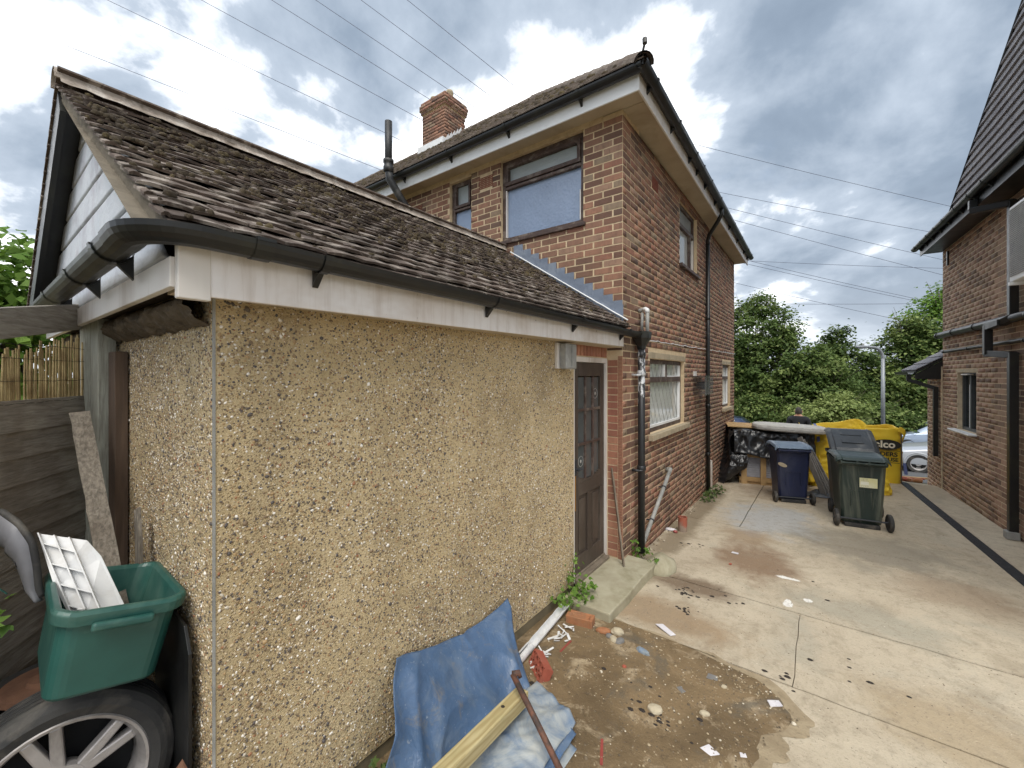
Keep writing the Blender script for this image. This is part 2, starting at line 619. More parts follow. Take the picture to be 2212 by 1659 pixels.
def mat_concrete():
    t = NT('concrete')
    xy = t.pos
    n = t.noise(0.8, 8, 0.65, 0.4)
    col = t.mix(t.step(n, 0.3, 0.7), rgb(204, 192, 169), rgb(182, 168, 145))
    n2 = t.noise(3.0, 8, 0.7, 0.6, off=(3, 7, 0), stretch=(1, 0.6, 1))
    col = t.mix(t.math('MULTIPLY', t.step(n2, 0.52, 0.68), 0.55), col, rgb(150, 136, 114))
    n3 = t.noise(1.1, 9, 0.7, 0.8, off=(11, 2, 0))
    col = t.mix(t.math('MULTIPLY', t.step(n3, 0.55, 0.72), 0.5), col, rgb(166, 162, 146))

    def blob(cx, cy, sx, sy, colr, amt, edge=0.35, wob=1.0, ns=3.0):
        mp = t.new('ShaderNodeMapping')
        mp.inputs['Location'].default_value = (-cx / sx, -cy / sy, 0)
        mp.inputs['Scale'].default_value = (1 / sx, 1 / sy, 0)
        t.l.new(xy, mp.inputs['Vector'])
        ln = t.new('ShaderNodeVectorMath', operation='LENGTH')
        t.l.new(mp.outputs[0], ln.inputs[0])
        dd = t.math('ADD', ln.outputs['Value'], t.math('MULTIPLY', t.math('SUBTRACT', t.noise(ns, 7, 0.65, 0.5, off=(cx, cy, 2)), 0.5), 2.2 * wob))
        return t.math('MULTIPLY', t.math('SUBTRACT', 1.0, t.step(dd, 1 - edge, 1 + edge)), amt), colr

    for a, c in (blob(-0.62, 7.0, 0.55, 0.75, None, 0.8, 0.3), ):
        col = t.mix(a, col, rgb(178, 180, 180))
    for cx, cy, sx, sy, cc, amt in ((0.45, 6.5, 0.75, 0.6, rgb(136, 130, 116), 0.7), (-0.6, 5.3, 0.4, 0.5, rgb(128, 100, 74), 0.8),
                                    (-1.05, 4.25, 0.35, 0.18, rgb(104, 82, 60), 0.8), (-0.75, 6.05, 0.28, 0.25, rgb(150, 124, 94), 0.6),
                                    (-0.55, 9.0, 0.9, 0.7, rgb(140, 116, 92), 0.6), (0.3, 4.6, 0.5, 0.3, rgb(160, 156, 140), 0.6),
                                    (-1.1, 3.55, 0.55, 0.25, rgb(150, 124, 92), 0.7), (1.0, 5.6, 0.5, 0.35, rgb(158, 134, 108), 0.5),
                                    (-1.5, 6.4, 0.16, 2.5, rgb(110, 94, 68), 0.7), (0.6, 3.4, 0.4, 0.3, rgb(170, 150, 118), 0.6)):
        a, _ = blob(cx, cy, sx, sy, None, amt)
        col = t.mix(a, col, cc)
    for cx, cy, sx, sy in ((-0.27, 5.0, 0.10, 0.03), (-0.24, 4.42, 0.035, 0.07), (-0.10, 4.60, 0.03, 0.03)):
        a, _ = blob(cx, cy, sx, sy, None, 0.95, 0.12, 0.9, 14)
        col = t.mix(a, col, rgb(240, 238, 232))
    mid_ = t.noise(11, 8, 0.75, 0.3)
    col = t.mix(t.math('MULTIPLY', t.step(mid_, 0.5, 0.66), 0.45), col, rgb(146, 132, 112))
    sp = t.noise(60, 5, 0.75)
    col = t.mix(t.math('MULTIPLY', t.step(sp, 0.55, 0.68), 0.5), col, rgb(118, 106, 92))
    sp2 = t.noise(34, 4, 0.7, off=(2, 9, 0))
    col = t.mix(t.math('MULTIPLY', t.step(sp2, 0.64, 0.70), 0.75), col, rgb(92, 82, 72))
    sp4 = t.noise(75, 4, 0.7, off=(7, 1, 0))
    col = t.mix(t.math('MULTIPLY', t.step(sp4, 0.62, 0.7), 0.45), col, rgb(216, 206, 188))
    rough = t.math('ADD', 0.62, t.math('MULTIPLY', t.noise(2.2, 6, 0.6), 0.35))
    h = t.math('ADD', t.noise(70, 8, 0.75), t.math('MULTIPLY', t.noise(9, 6, 0.6), 1.5))
    t.bump(h, 0.55, 0.012)
    M['concrete'] = t.done(col, rough)


mat_concrete()
simple('dirt', rgb(134, 110, 76), rgb(110, 88, 60), 4, 0.85, bump=0.7, dirt=rgb(84, 68, 48), dirt_amt=0.8, bscale=45, bdist=0.02)
simple('soil', rgb(104, 92, 66), rgb(86, 84, 54), 2, 0.95, bump=0.6)
simple('asphalt', rgb(92, 92, 92), rgb(78, 78, 78), 6, 0.9, bump=0.4)
simple('step_concrete', rgb(178, 172, 148), rgb(158, 150, 126), 7, 0.9, bump=0.7, dirt=rgb(128, 122, 92), dirt_amt=0.6)
simple('wall_plinth', rgb(132, 120, 96), rgb(110, 100, 80), 7, 0.9, bump=0.5, dirt=rgb(84, 78, 60), dirt_amt=0.6)

# ------------------------------------------------------------------ setting: ground, drive, road
ys = [-60, -10, -3, 0, 2.5, 6, 9, 11.5, 12.5, 13.2, 14, 16.5, 19.5, 24, 29, 36, 45, 80, 200, 900]
xs = [-900, -200, -60, -20, -8, -3, 0, 3, 8, 20, 60, 200, 900]
g = MB()
for y in ys:
    for x in xs:
        g.v.append((x, y, zg(y) - (0.09 if y <= 12.5 else 0.0)))
for i in range(len(ys) - 1):
    for j in range(len(xs) - 1):
        a = i * len(xs) + j
        g.f.append((a, a + 1, a + 1 + len(xs), a + len(xs)))
structure('ground', g, 'soil')

r = MB()
ry = [13.6, 14, 16.5, 19.5, 24, 29, 33]
for y in ry:
    for x in (-60, 60):
        r.v.append((x, y, zg(y) + 0.006))
for i in range(len(ry) - 1):
    r.f.append((2 * i, 2 * i + 1, 2 * i + 3, 2 * i + 2))
structure('road', r, 'asphalt')


def slab_mb(x0, x1, y0, y1, th=0.085, nx=None, edge=0.0):
    """a cast slab with slightly wandering edges following the fall of the drive"""
    mb = MB()
    nx = nx or max(2, int((x1 - x0) / 0.12))
    ny = max(2, int((y1 - y0) / 0.12))

    def p(i, j, dz):
        x = x0 + (x1 - x0) * i / nx
        y = y0 + (y1 - y0) * j / ny
        e = 0.006
        if i in (0, nx):
            x += e * mnoise.noise(Vector((x, y * 6, 3))) * 2
        if j in (0, ny):
            y += e * mnoise.noise(Vector((x * 6, y, 7))) * 2
        return (x, y, zg(y) + dz + (0.002 * mnoise.noise(Vector((x * 2, y * 2, 0))) if dz == 0 else 0))

    for i in range(nx + 1):
        for j in range(ny + 1):
            mb.v.append(p(i, j, 0))
    for i in range(nx):
        for j in range(ny):
            a = i * (ny + 1) + j
            mb.f.append((a, a + ny + 1, a + ny + 2, a + 1))
    ring = [i * (ny + 1) for i in range(nx + 1)] + [nx * (ny + 1) + j for j in range(1, ny + 1)] + \
           [i * (ny + 1) + ny for i in range(nx - 1, -1, -1)] + [j for j in range(ny - 1, 0, -1)]
    k = len(mb.v)
    for q in ring:
        v = mb.v[q]
        mb.v.append((v[0], v[1], v[2] - th))
    for q in range(len(ring)):
        q2 = (q + 1) % len(ring)
        mb.f.append((ring[q], k + q, k + q2, ring[q2]))
    return mb


drive = structure('driveway', MB().grid(lambda u, v: (-3.4 + 8.4 * u, -2.5 + 15 * v, zg(-2.5 + 15 * v) - 0.03), 4, 60), 'dirt')
NX = 1.33   # edge of the linear drain
slabs = [(-0.98, 1.5, -2.4, 3.215), (-1.64, -0.152, 3.232, 4.278), (-0.147, 1.55, 3.228, 4.279), (-1.66, 1.5, 4.296, 6.376),
         (-1.66, -0.905, 6.392, 11.4), (-0.893, 1.42, 6.39, 8.9), (-0.893, 1.2, 8.912, 12.2), (1.5, 4.2, -2.4, 5.6)]


def drain_x(y):
    return 1.312 + (1.641 - 1.312) * (11.74 - y) / (11.74 - 6.466)


for (x0, x1, y0, y1) in slabs[:-1]:
    link('slab', slab_mb(x0, min(x1, drain_x(y1) - 0.09), y0, y1), 'concrete', drive, smooth=False)
# strips that meet the drain at its own angle
def edge_strip(side, y0, y1, xo):
    mb = MB()
    n = 40
    for i in range(n + 1):
        y = y0 + (y1 - y0) * i / n
        xd = drain_x(y) + side * 0.065
        xq = xo(y)
        for x in ((xd, xq) if side > 0 else (xq, xd)):
            mb.v.append((x, y, zg(y) - 0.028))
    for i in range(n):
        mb.f.append((2 * i, 2 * i + 1, 2 * i + 3, 2 * i + 2))
    k = len(mb.v)
    return mb


for (y0, y1) in ((-2.4, 3.215), (3.222, 4.283), (4.292, 6.38), (6.39, 8.9), (8.912, 12.2)):
    link('slab_edge', edge_strip(-1, y0, y1, lambda y: min(1.2, drain_x(y1) - 0.09) - 0.02), 'concrete', drive, solid=0.05)
link('slab', edge_strip(1, 5.0, 12.6, lambda y: 2.6), 'concrete', drive, solid=0.05)
link('slab', edge_strip(1, -2.4, 4.99, lambda y: 3.4), 'concrete', drive, solid=0.05)
dr = MB()
n = 60
for i in range(n + 1):
    y = 1.0 + 11.3 * i / n
    for s in (-0.062, 0.062):
        dr.v.append((drain_x(y) + s, y, zg(y) - 0.012))
for i in range(n):
    dr.f.append((2 * i, 2 * i + 1, 2 * i + 3, 2 * i + 2))
drain = structure('drain_channel', dr, 'dark_metal')
sl = MB()
y = 1.05
while y < 12.2:
    sl.box(drain_x(y) - 0.056, drain_x(y) + 0.056, y, y + 0.016, zg(y) - 0.012, zg(y) - 0.002)
    y += 0.028
o = link('drain_grating', sl, 'dark_metal', drain)
o['kind'] = 'stuff'


# ------------------------------------------------------------------ bricks
def carve(s0, s1, z0, z1, openings):
    """split a brick rectangle by the openings of its wall"""
    res = [(s0, s1)]
    for (a, b, c, d) in openings:
        if z1 <= c + 0.02 or z0 >= d - 0.02:
            continue
        nxt = []
        for (p, q) in res:
            if q <= a or p >= b:
                nxt.append((p, q))
            else:
                if a - p > 0.03:
                    nxt.append((p, a))
                if q - b > 0.03:
                    nxt.append((b, q))
        res = nxt
    return res


def course_bricks(O, u, length, z0, z1, openings, parity=0, top=None, start=0.0):
    """list of (centre, width, height, u) of a stretcher-bond wall; O is the foot of the face, s runs along u"""
    O, u = Vector(O), Vector(u).normalized()
    n = -Vector((0, 0, 1)).cross(u)
    bl = []
    k = 0
    z = z0
    while z + 0.065 <= z1 + 1e-4:
        s = -0.1125 if (k + parity) % 2 else 0.0
        while s < length:
            a, b = max(s, start), min(s + 0.215, length)
            if b - a > 0.03:
                for p, q in carve(a, b, z, z + 0.065, openings):
                    mid = (p + q) / 2
                    if top is None or z + 0.065 <= top(mid):
                        bl.append((O + u * mid + Vector((0, 0, z + 0.0325)), q - p, 0.065, u, n))
            s += 0.225
        z += 0.075
        k += 1
    return bl


BOXF = np.array([(0, 1, 5, 4), (1, 2, 6, 5), (2, 3, 7, 6), (3, 0, 4, 7), (4, 5, 6, 7)])


def lay_bricks(bricks, parent, mat, visible, limit=300, proud=0.0035, depth=0.02, name='brick'):
    """the bricks that show largest become objects of their own, the rest one joined part"""
    scored = []
    for b in bricks:
        p = proj(b[0])
        sc_ = 0
        if p and -30 < p[0] < 2240 and -30 < p[1] < 1690 and visible(b):
            v = Vector((0, 0, 2)) - b[0]
            sc_ = b[1] * max(0.0, v.normalized().dot(b[4])) / (p[2] ** 2)
        scored.append(sc_)
    order = sorted(range(len(bricks)), key=lambda i: -scored[i])
    single = set(i for i in order[:limit] if scored[i] > 0)
    meshes = {}
    V, F, RN = [], [], []
    for i, (c, w, h, u, n) in enumerate(bricks):
        c = c + n * random.uniform(-0.0012, 0.0012)
        if i in single:
            key = (round(w, 2), h)
            if key not in meshes:
                mb = MB()
                hw, hh = key[0] / 2 - 0.0005, h / 2
                mb.add([(-hw, 0, -hh), (hw, 0, -hh), (hw, 0, hh), (-hw, 0, hh),
                        (-hw + 0.002, -depth, -hh + 0.002), (hw - 0.002, -depth, -hh + 0.002), (hw - 0.002, -depth, hh - 0.002), (-hw + 0.002, -depth, hh - 0.002)],
                       [tuple(q) for q in BOXF])
                me = mb.mesh(name)
                me.materials.append(M[mat])
                meshes[key] = me
            o = bpy.data.objects.new(name, meshes[key])
            COL.objects.link(o)
            o.location = c + n * (proud - depth)
            o.rotation_euler = (random.uniform(-0.006, 0.006), random.uniform(-0.006, 0.006), math.atan2(u.y, u.x))
            o.parent = parent
            o.matrix_parent_inverse = world_of(parent).inverted()
        else:
            base = c + n * (proud - depth)
            hw, hh = w / 2, h / 2
            k = len(V)
            zv = Vector((0, 0, 1))
            for d, e in ((0, 0), (depth, 0.002)):
                for a, b in ((-1, -1), (1, -1), (1, 1), (-1, 1)):
                    V.append(base + u * a * (hw - e) + zv * b * (hh - e) + n * d)
            F += [(BOXF[j] + k) for j in range(5)]
            RN += [random.random()] * 5
    if V:
        np_mesh(name + 'work', np.array([tuple(v) for v in V]), np.array(F), mat, parent, RN, kind='stuff')


def wall_core(mb, O, u, length, z0, z1, openings, th=0.22, back=0.0):
    """mortar body of a wall, set back behind the brick faces, left open at the openings"""
    O, u = Vector(O), Vector(u).normalized()
    n = -Vector((0, 0, 1)).cross(u)
    ss = sorted(set([0, length] + [v for o in openings for v in o[:2] if 0 < v < length]))
    zs = sorted(set([z0, z1] + [v for o in openings for v in o[2:4] if z0 < v < z1]))
    for a, b in zip(ss, ss[1:]):
        for c, d in zip(zs, zs[1:]):
            ms, mz = (a + b) / 2, (c + d) / 2
            if any(o[0] < ms < o[1] and o[2] < mz < o[3] for o in openings):
                continue
            mb.obox(O + u * ms + Vector((0, 0, mz)) - n * (th / 2 + back), u, n, (0, 0, 1), (b - a) / 2, th / 2, (d - c) / 2)


class Face:
    """a wall face: P(s, z, d) with d outwards"""

    def __init__(self, O, u):
        self.O, self.u = Vector(O), Vector(u).normalized()
        self.n = -Vector((0, 0, 1)).cross(self.u)

    def P(self, s, z, d=0.0):
        return self.O + self.u * s + self.n * d + Vector((0, 0, z))

    def box(self, mb, s0, s1, z0, z1, d0, d1):
        return mb.obox(self.P((s0 + s1) / 2, (z0 + z1) / 2, (d0 + d1) / 2), self.u, self.n, (0, 0, 1), (s1 - s0) / 2, abs(d1 - d0) / 2, (z1 - z0) / 2)


def window(face, parent, s0, s1, z0, z1, bars, panes, frame_mat='window_wood', fw=0.055, rec=0.05, sill=None, lintel=None, beads=None):
    """bars: (s0,s1,z0,z1,d) extra frame members; panes: (s0,s1,z0,z1,material)"""
    fr = MB()
    face.box(fr, s0, s1, z1 - fw, z1, -rec - 0.06, -rec)
    face.box(fr, s0, s1, z0, z0 + fw, -rec - 0.06, -rec)
    face.box(fr, s0, s0 + fw, z0 + fw + 0.0005, z1 - fw - 0.0005, -rec - 0.06, -rec)
    face.box(fr, s1 - fw, s1, z0 + fw + 0.0005, z1 - fw - 0.0005, -rec - 0.06, -rec)
    for (a, b, c, d, e) in bars:
        face.box(fr, a, b, c, d, -rec - 0.05, -rec + e)
    w = link('window', fr, frame_mat, parent, bevel=0.004)
    for (a, b, c, d, m) in panes:
        p = MB()
        face.box(p, a, b, c, d, -rec - 0.045, -rec - 0.035)
        link('pane', p, m, w)
    if beads:
        for bd, bm in beads:
            p = MB()
            for (a, b, c, d, e) in bd:
                face.box(p, a, b, c, d, -rec - 0.03, -rec + e)
            link('glazing_bead', p, bm, w)
    if sill:
        p = MB()
        a, b, c, d, e, m = sill
        face.box(p, a, b, c, d, -rec - 0.05, e)
        link('sill', p, m, w, bevel=0.006)
    if lintel:
        p = MB()
        a, b, c, d, m = lintel
        face.box(p, a, b, c, d, -0.05, 0.004)
        link('lintel', p, m, w, bevel=0.004)
    return w


def half_round(mb, a, b, r, n=10, th=0.004, up=Vector((0, 0, 1))):
    """open half-round gutter between two points given at its top middle"""
    a, b = Vector(a), Vector(b)
    d = (b - a).normalized()
    s = d.cross(up).normalized()
    u = s.cross(d)
    k = len(mb.v)
    prof = [(r * math.cos(PI + PI * i / n), r * math.sin(PI + PI * i / n)) for i in range(n + 1)]
    prof += [((r - th) * math.cos(2 * PI - PI * i / n), (r - th) * math.sin(2 * PI - PI * i / n)) for i in range(n + 1)]
    m = len(prof)
    for p in (a, b):
        for x, z in prof:
            mb.v.append(tuple(p + s * x + u * z))
    for i in range(m):
        j = (i + 1) % m
        mb.f.append((k + i, k + j, k + m + j, k + m + i))
    return mb


def gutter_clip(mb, c, d, r, back):
    """bracket: a band round the gutter and an arm to the fascia; d runs along the gutter, back points to the wall"""
    c, d, back = Vector(c), Vector(d).normalized(), Vector(back).normalized()
    half_round(mb, c - d * 0.018, c + d * 0.018, r + 0.007, 10, 0.006)
    mb.prism([c + back * (r + 0.004) + Vector((0, 0, -0.02)) - d * 0.012, c + back * (r + 0.004) + Vector((0, 0, -r - 0.055)) - d * 0.012,
              c + back * (r * 0.2) + Vector((0, 0, -r - 0.004)) - d * 0.012], d * 0.024)


# ------------------------------------------------------------------ the brick house
HX, HY = -1.665, 4.15
house = thing('brick_house', (HX, HY, zg(HY)), 'two storey brown brick house with hipped mossy roof, black gutters and brick chimney', 'house')
side = Face((HX, HY, 0), (0, 1, 0))
RL = 8.09
rear = Face((HX - RL, HY, 0), (1, 0, 0))
rs = lambda x: x - (HX - RL)            # X to the rear face's own coordinate
sy = lambda y: y - HY
SL = 6.85
side_top = lambda s: 4.78 - 0.02 * s
win_rear = (rs(-3.30), rs(-2.12), 3.70, 4.735)
win_small = (rs(-4.215), rs(-3.80), 3.55, 4.70)
op_rear = [win_rear, win_small]
win_up = (sy(6.31), sy(7.36), 3.64, 4.60)
win_gr = (sy(5.0), sy(6.56), 1.28, 2.20)
win_far = (sy(9.56), sy(10.48), 1.30, 2.22)
op_side = [win_up, win_gr, win_far]
ab_rear = (rs(-3.645), rs(-3.43), 4.47, 4.61)
ab_rear2 = (rs(-5.02), rs(-4.80), 4.42, 4.56)
ab_side = (sy(5.08), sy(5.30), 4.30, 4.44)
core = MB()
wall_core(core, rear.P(0, 0, 0), rear.u, RL - 0.225, -0.3, 4.80, op_rear)
wall_core(core, side.P(0, 0, 0), side.u, SL, -0.3, 4.62, op_side)
core.box(HX - 0.22, HX - 0.001, HY + 0.001, HY + 0.5, 4.62, 4.78)
core.box(HX - 0.22, HX - 0.001, HY + 0.5, HY + 3.6, 4.62, 4.69)
core.box(HX - RL + 0.3, HX - 0.01, HY + SL - 0.25, HY + SL - 0.003, -0.4, 4.62)
link('wall', core, 'mortar', house)
garage_roof_z = lambda x: 3.60 - 0.626 * abs(x + 3.27)
hb_rear = [b for b in course_bricks(rear.P(0, 0), rear.u, RL, -0.14, 4.80, op_rear + [ab_rear, ab_rear2], 0, lambda s: 4.79)
           if b[0].x > -1.85 or b[0].z > garage_roof_z(b[0].x) - 0.12]
hb_side = course_bricks(side.P(0, 0), side.u, SL, -0.29, 4.78, op_side + [ab_side, (win_gr[0] - 0.06, win_gr[1] + 0.08, 2.20, 2.285), (win_far[0] - 0.03, win_far[1] + 0.05, 2.22, 2.30)], 1, lambda s: side_top(s) + 0.03)


def house_seen(b):
    if b[4].y < -0.5:
        return b[0].z > garage_roof_z(b[0].x) + 0.05 or b[0].x > -1.81
    return True


lay_bricks(hb_rear + hb_side, house, 'brick', house_seen)
# a lining that closes the rooms behind the windows
room = MB().box(HX - RL + 0.4, HX - 0.5, HY + 0.7, HY + SL - 0.4, -0.2, 4.7)
link('inner_wall', room, 'soffit', house)

w = win_rear
bz = 4.40
window(rear, house, *w, bars=[(w[0] + 0.056, w[1] - 0.056, bz - 0.035, bz, 0.012), (w[0] + 0.056, w[1] - 0.056, bz + 0.012, bz + 0.06, 0.02),
                              (w[0] + 0.056, w[0] + 0.10, bz + 0.061, w[3] - 0.056, 0.018), (w[1] - 0.10, w[1] - 0.056, bz + 0.061, w[3] - 0.056, 0.018),
                              (w[0] + 0.056, w[1] - 0.056, w[3] - 0.10, w[3] - 0.057, 0.019)],
       panes=[(w[0] + 0.05, w[1] - 0.05, w[2] + 0.05, bz - 0.03, 'glass_frosted'), (w[0] + 0.09, w[1] - 0.09, bz + 0.05, w[3] - 0.09, 'glass_frosted_top')],
       sill=(w[0] - 0.02, w[1] + 0.03, w[2] - 0.045, w[2] - 0.002, 0.035, 'window_wood'),
       beads=[([(w[0] + 0.058, w[0] + 0.068, w[2] + 0.06, bz - 0.04, 0.004), (w[1] - 0.068, w[1] - 0.058, w[2] + 0.06, w[2] + 0.4, 0.004)], 'white_paint')])
w = win_small
bz = 4.33
window(rear, house, *w, bars=[(w[0] + 0.056, w[1] - 0.056, bz - 0.03, bz, 0.01), (w[0] + 0.056, w[1] - 0.056, bz + 0.01, bz + 0.05, 0.02),
                              (w[0] + 0.056, w[0] + 0.09, bz + 0.051, w[3] - 0.056, 0.018), (w[1] - 0.09, w[1] - 0.056, bz + 0.051, w[3] - 0.056, 0.018)],
       panes=[(w[0] + 0.05, w[1] - 0.05, w[2] + 0.05, bz - 0.02, 'glass_frosted'), (w[0] + 0.08, w[1] - 0.08, bz + 0.04, w[3] - 0.05, 'glass_frosted_top')])
w = win_up
bz = 4.27
window(side, house, *w, bars=[(w[0] + 0.056, w[1] - 0.056, bz - 0.03, bz + 0.03, 0.012), (w[1] - 0.28, w[1] - 0.23, w[2] + 0.056, bz - 0.031, 0.01)],
       panes=[(w[0] + 0.05, w[1] - 0.05, w[2] + 0.05, bz - 0.02, 'glass_net'), (w[0] + 0.05, w[1] - 0.05, bz + 0.02, w[3] - 0.05, 'glass_frosted_top')],
       sill=(w[0] - 0.03, w[1] + 0.05, w[2] - 0.05, w[2] - 0.002, 0.05, 'window_wood'),
       beads=[([(w[1] - 0.07, w[1] - 0.056, w[2] + 0.06, bz - 0.04, 0.006)], 'white_paint')])
w = win_gr
bz = 1.94
mid = (w[0] + w[1]) / 2 + 0.02
wg = window(side, house, *w, bars=[(w[0] + 0.056, w[1] - 0.056, bz - 0.035, bz + 0.035, 0.012), (mid - 0.03, mid + 0.03, bz + 0.036, w[3] - 0.056, 0.012)],
            panes=[(w[0] + 0.05, w[1] - 0.05, w[2] + 0.05, bz - 0.03, 'glass_net'), (w[0] + 0.05, mid - 0.025, bz + 0.03, w[3] - 0.05, 'glass_net'),
                   (mid + 0.025, w[1] - 0.05, bz + 0.03, w[3] - 0.05, 'glass_net')],
            sill=(w[0] - 0.05, w[1] + 0.12, w[2] - 0.075, w[2] - 0.003, 0.06, 'stone'),
            lintel=(w[0] - 0.05, w[1] + 0.07, w[3] + 0.004, w[3] + 0.08, 'stone'),
            beads=[([(w[0] + 0.057, w[1] - 0.057, w[2] + 0.056, w[2] + 0.085, 0.004), (w[1] - 0.085, w[1] - 0.057, w[2] + 0.086, bz - 0.036, 0.004),
                     (w[1] - 0.075, w[1] - 0.057, bz + 0.036, w[3] - 0.058, 0.004), (mid - 0.05, mid - 0.031, bz + 0.036, w[3] - 0.058, 0.004),
                     (mid + 0.031, w[1] - 0.076, bz + 0.036, bz + 0.05, 0.004)], 'white_clean')])
# diamond leading on the lower and upper panes
ld = MB()


def leading(s0, s1, z0, z1, ds, dz):
    k = dz / ds
    c = -40
    while c < 40:
        for sg in (1, -1):
            pts = []
            for zq in (z0, z1):
                s = s0 + c * ds + sg * (zq - z0) / k
                pts.append((s, zq))
            (a, za), (b, zb) = pts
            # clip to the pane
            def at(s):
                return za + (zb - za) * (s - a) / (b - a)
            lo, hi = max(min(a, b), s0), min(max(a, b), s1)
            if hi - lo > 0.01:
                ld.bar(side.P(lo, at(lo), -0.083), side.P(hi, at(hi), -0.083), 0.0045, 0.004, up=side.n)
        c += 1


leading(w[0] + 0.06, w[1] - 0.09, w[2] + 0.085, bz - 0.037, 0.16, 0.27)
leading(w[0] + 0.06, mid - 0.05, bz + 0.037, w[3] - 0.06, 0.16, 0.27)
leading(mid + 0.05, w[1] - 0.08, bz + 0.05, w[3] - 0.06, 0.16, 0.27)
link('lead_lattice', ld, 'grey_plastic', wg)
w = win_far
bz = 1.94
window(side, house, *w, bars=[(w[0] + 0.056, w[1] - 0.056, bz - 0.03, bz + 0.03, 0.012)],
       panes=[(w[0] + 0.05, w[1] - 0.05, w[2] + 0.05, bz - 0.02, 'glass_net'), (w[0] + 0.05, w[1] - 0.05, bz + 0.02, w[3] - 0.05, 'glass_net')],
       sill=(w[0] - 0.04, w[1] + 0.08, w[2] - 0.07, w[2] - 0.003, 0.055, 'stone'), lintel=(w[0] - 0.03, w[1] + 0.05, w[3] + 0.004, w[3] + 0.075, 'stone'),
       beads=[([(w[1] - 0.085, w[1] - 0.057, w[2] + 0.06, w[3] - 0.06, 0.006), (w[0] + 0.057, w[1] - 0.086, w[2] + 0.056, w[2] + 0.08, 0.004),
                (w[0] + 0.057, w[1] - 0.086, bz + 0.031, bz + 0.05, 0.014)], 'white_clean')])


def air_brick(face, s0, s1, z0, z1):
    mb = MB()
    face.box(mb, s0, s1, z0, z1, -0.04, -0.012)
    nx, nz = 9, 6
    for i in range(nx + 1):
        s = s0 + (s1 - s0) * i / nx
        face.box(mb, s - 0.004, s + 0.004, z0, z1, -0.012, 0.006)
    for j in range(nz + 1):
        z = z0 + (z1 - z0) * j / nz
        face.box(mb, s0, s1, z - 0.004, z + 0.004, -0.012, 0.0052)
    link('air_brick', mb, 'terracotta', house)


air_brick(rear, *ab_rear)
air_brick(rear, *ab_rear2)
air_brick(side, *ab_side)

# eaves: soffit, fascia, gutters
OV = 0.27
EXc, EYc = HX + OV, HY - OV
sf = MB()
sf.box(HX - RL, EXc - 0.02, EYc + 0.02, HY + 0.02, 4.79, 4.815)
y0, y1 = HY + 0.021, HY + SL + 0.12
sf.add([(HX - 0.05, y0, 4.785), (EXc - 0.02, y0, 4.785), (EXc - 0.02, y1, 4.785 - 0.14), (HX - 0.05, y1, 4.785 - 0.14),
        (HX - 0.05, y0, 4.82), (EXc - 0.02, y0, 4.82), (EXc - 0.02, y1, 4.82 - 0.14), (HX - 0.05, y1, 4.82 - 0.14)],
       [(0, 3, 2, 1), (4, 5, 6, 7), (0, 1, 5, 4), (1, 2, 6, 5), (2, 3, 7, 6), (3, 0, 4, 7)])
link('soffit', sf, 'soffit', house)
fa = MB().box(HX - RL, EXc, EYc, EYc + 0.019, 4.725, 4.90)
link('fascia', fa, 'white_clean', house, bevel=0.003)
fs_ = MB().add([(EXc - 0.019, EYc + 0.02, 4.725), (EXc, EYc + 0.02, 4.725), (EXc, y1 + 0.02, 4.585), (EXc - 0.019, y1 + 0.02, 4.585),
                (EXc - 0.019, EYc + 0.02, 4.90), (EXc, EYc + 0.02, 4.90), (EXc, y1 + 0.02, 4.76), (EXc - 0.019, y1 + 0.02, 4.76)],
               [(0, 3, 2, 1), (4, 5, 6, 7), (0, 1, 5, 4), (1, 2, 6, 5), (2, 3, 7, 6), (3, 0, 4, 7)])
link('fascia', fs_, 'white_paint', house, bevel=0.003)
GR = 0.057
GT = 4.905
gm = half_round(MB(), (HX - RL, EYc - GR - 0.005, GT), (EXc + GR, EYc - GR - 0.005, GT), GR)
gut1 = link('gutter', gm, 'black_plastic', house, smooth=False)
gm = half_round(MB(), (EXc + GR + 0.005, EYc - GR - 0.06, GT), (EXc + GR + 0.005, y1 + 0.05, GT - 0.14), GR)
gut2 = link('gutter', gm, 'black_plastic', house)
for x in (-2.0, -2.95, -3.9, -4.85, -5.8):
    gutter_clip(mb := MB(), (x, EYc - GR - 0.005, GT), (1, 0, 0), GR, (0, 1, 0))
    link('bracket', mb, 'black_plastic', gut1)
for y in (4.1, 4.9, 5.7, 6.1, 6.6, 7.3, 8.6, 9.5, 10.4, 10.9):
    gutter_clip(mb := MB(), (EXc + GR + 0.005, y, GT - 0.02 * (y - HY)), (0, 1, -0.02), GR, (-1, 0, 0))
    link('bracket', mb, 'black_plastic', gut2)

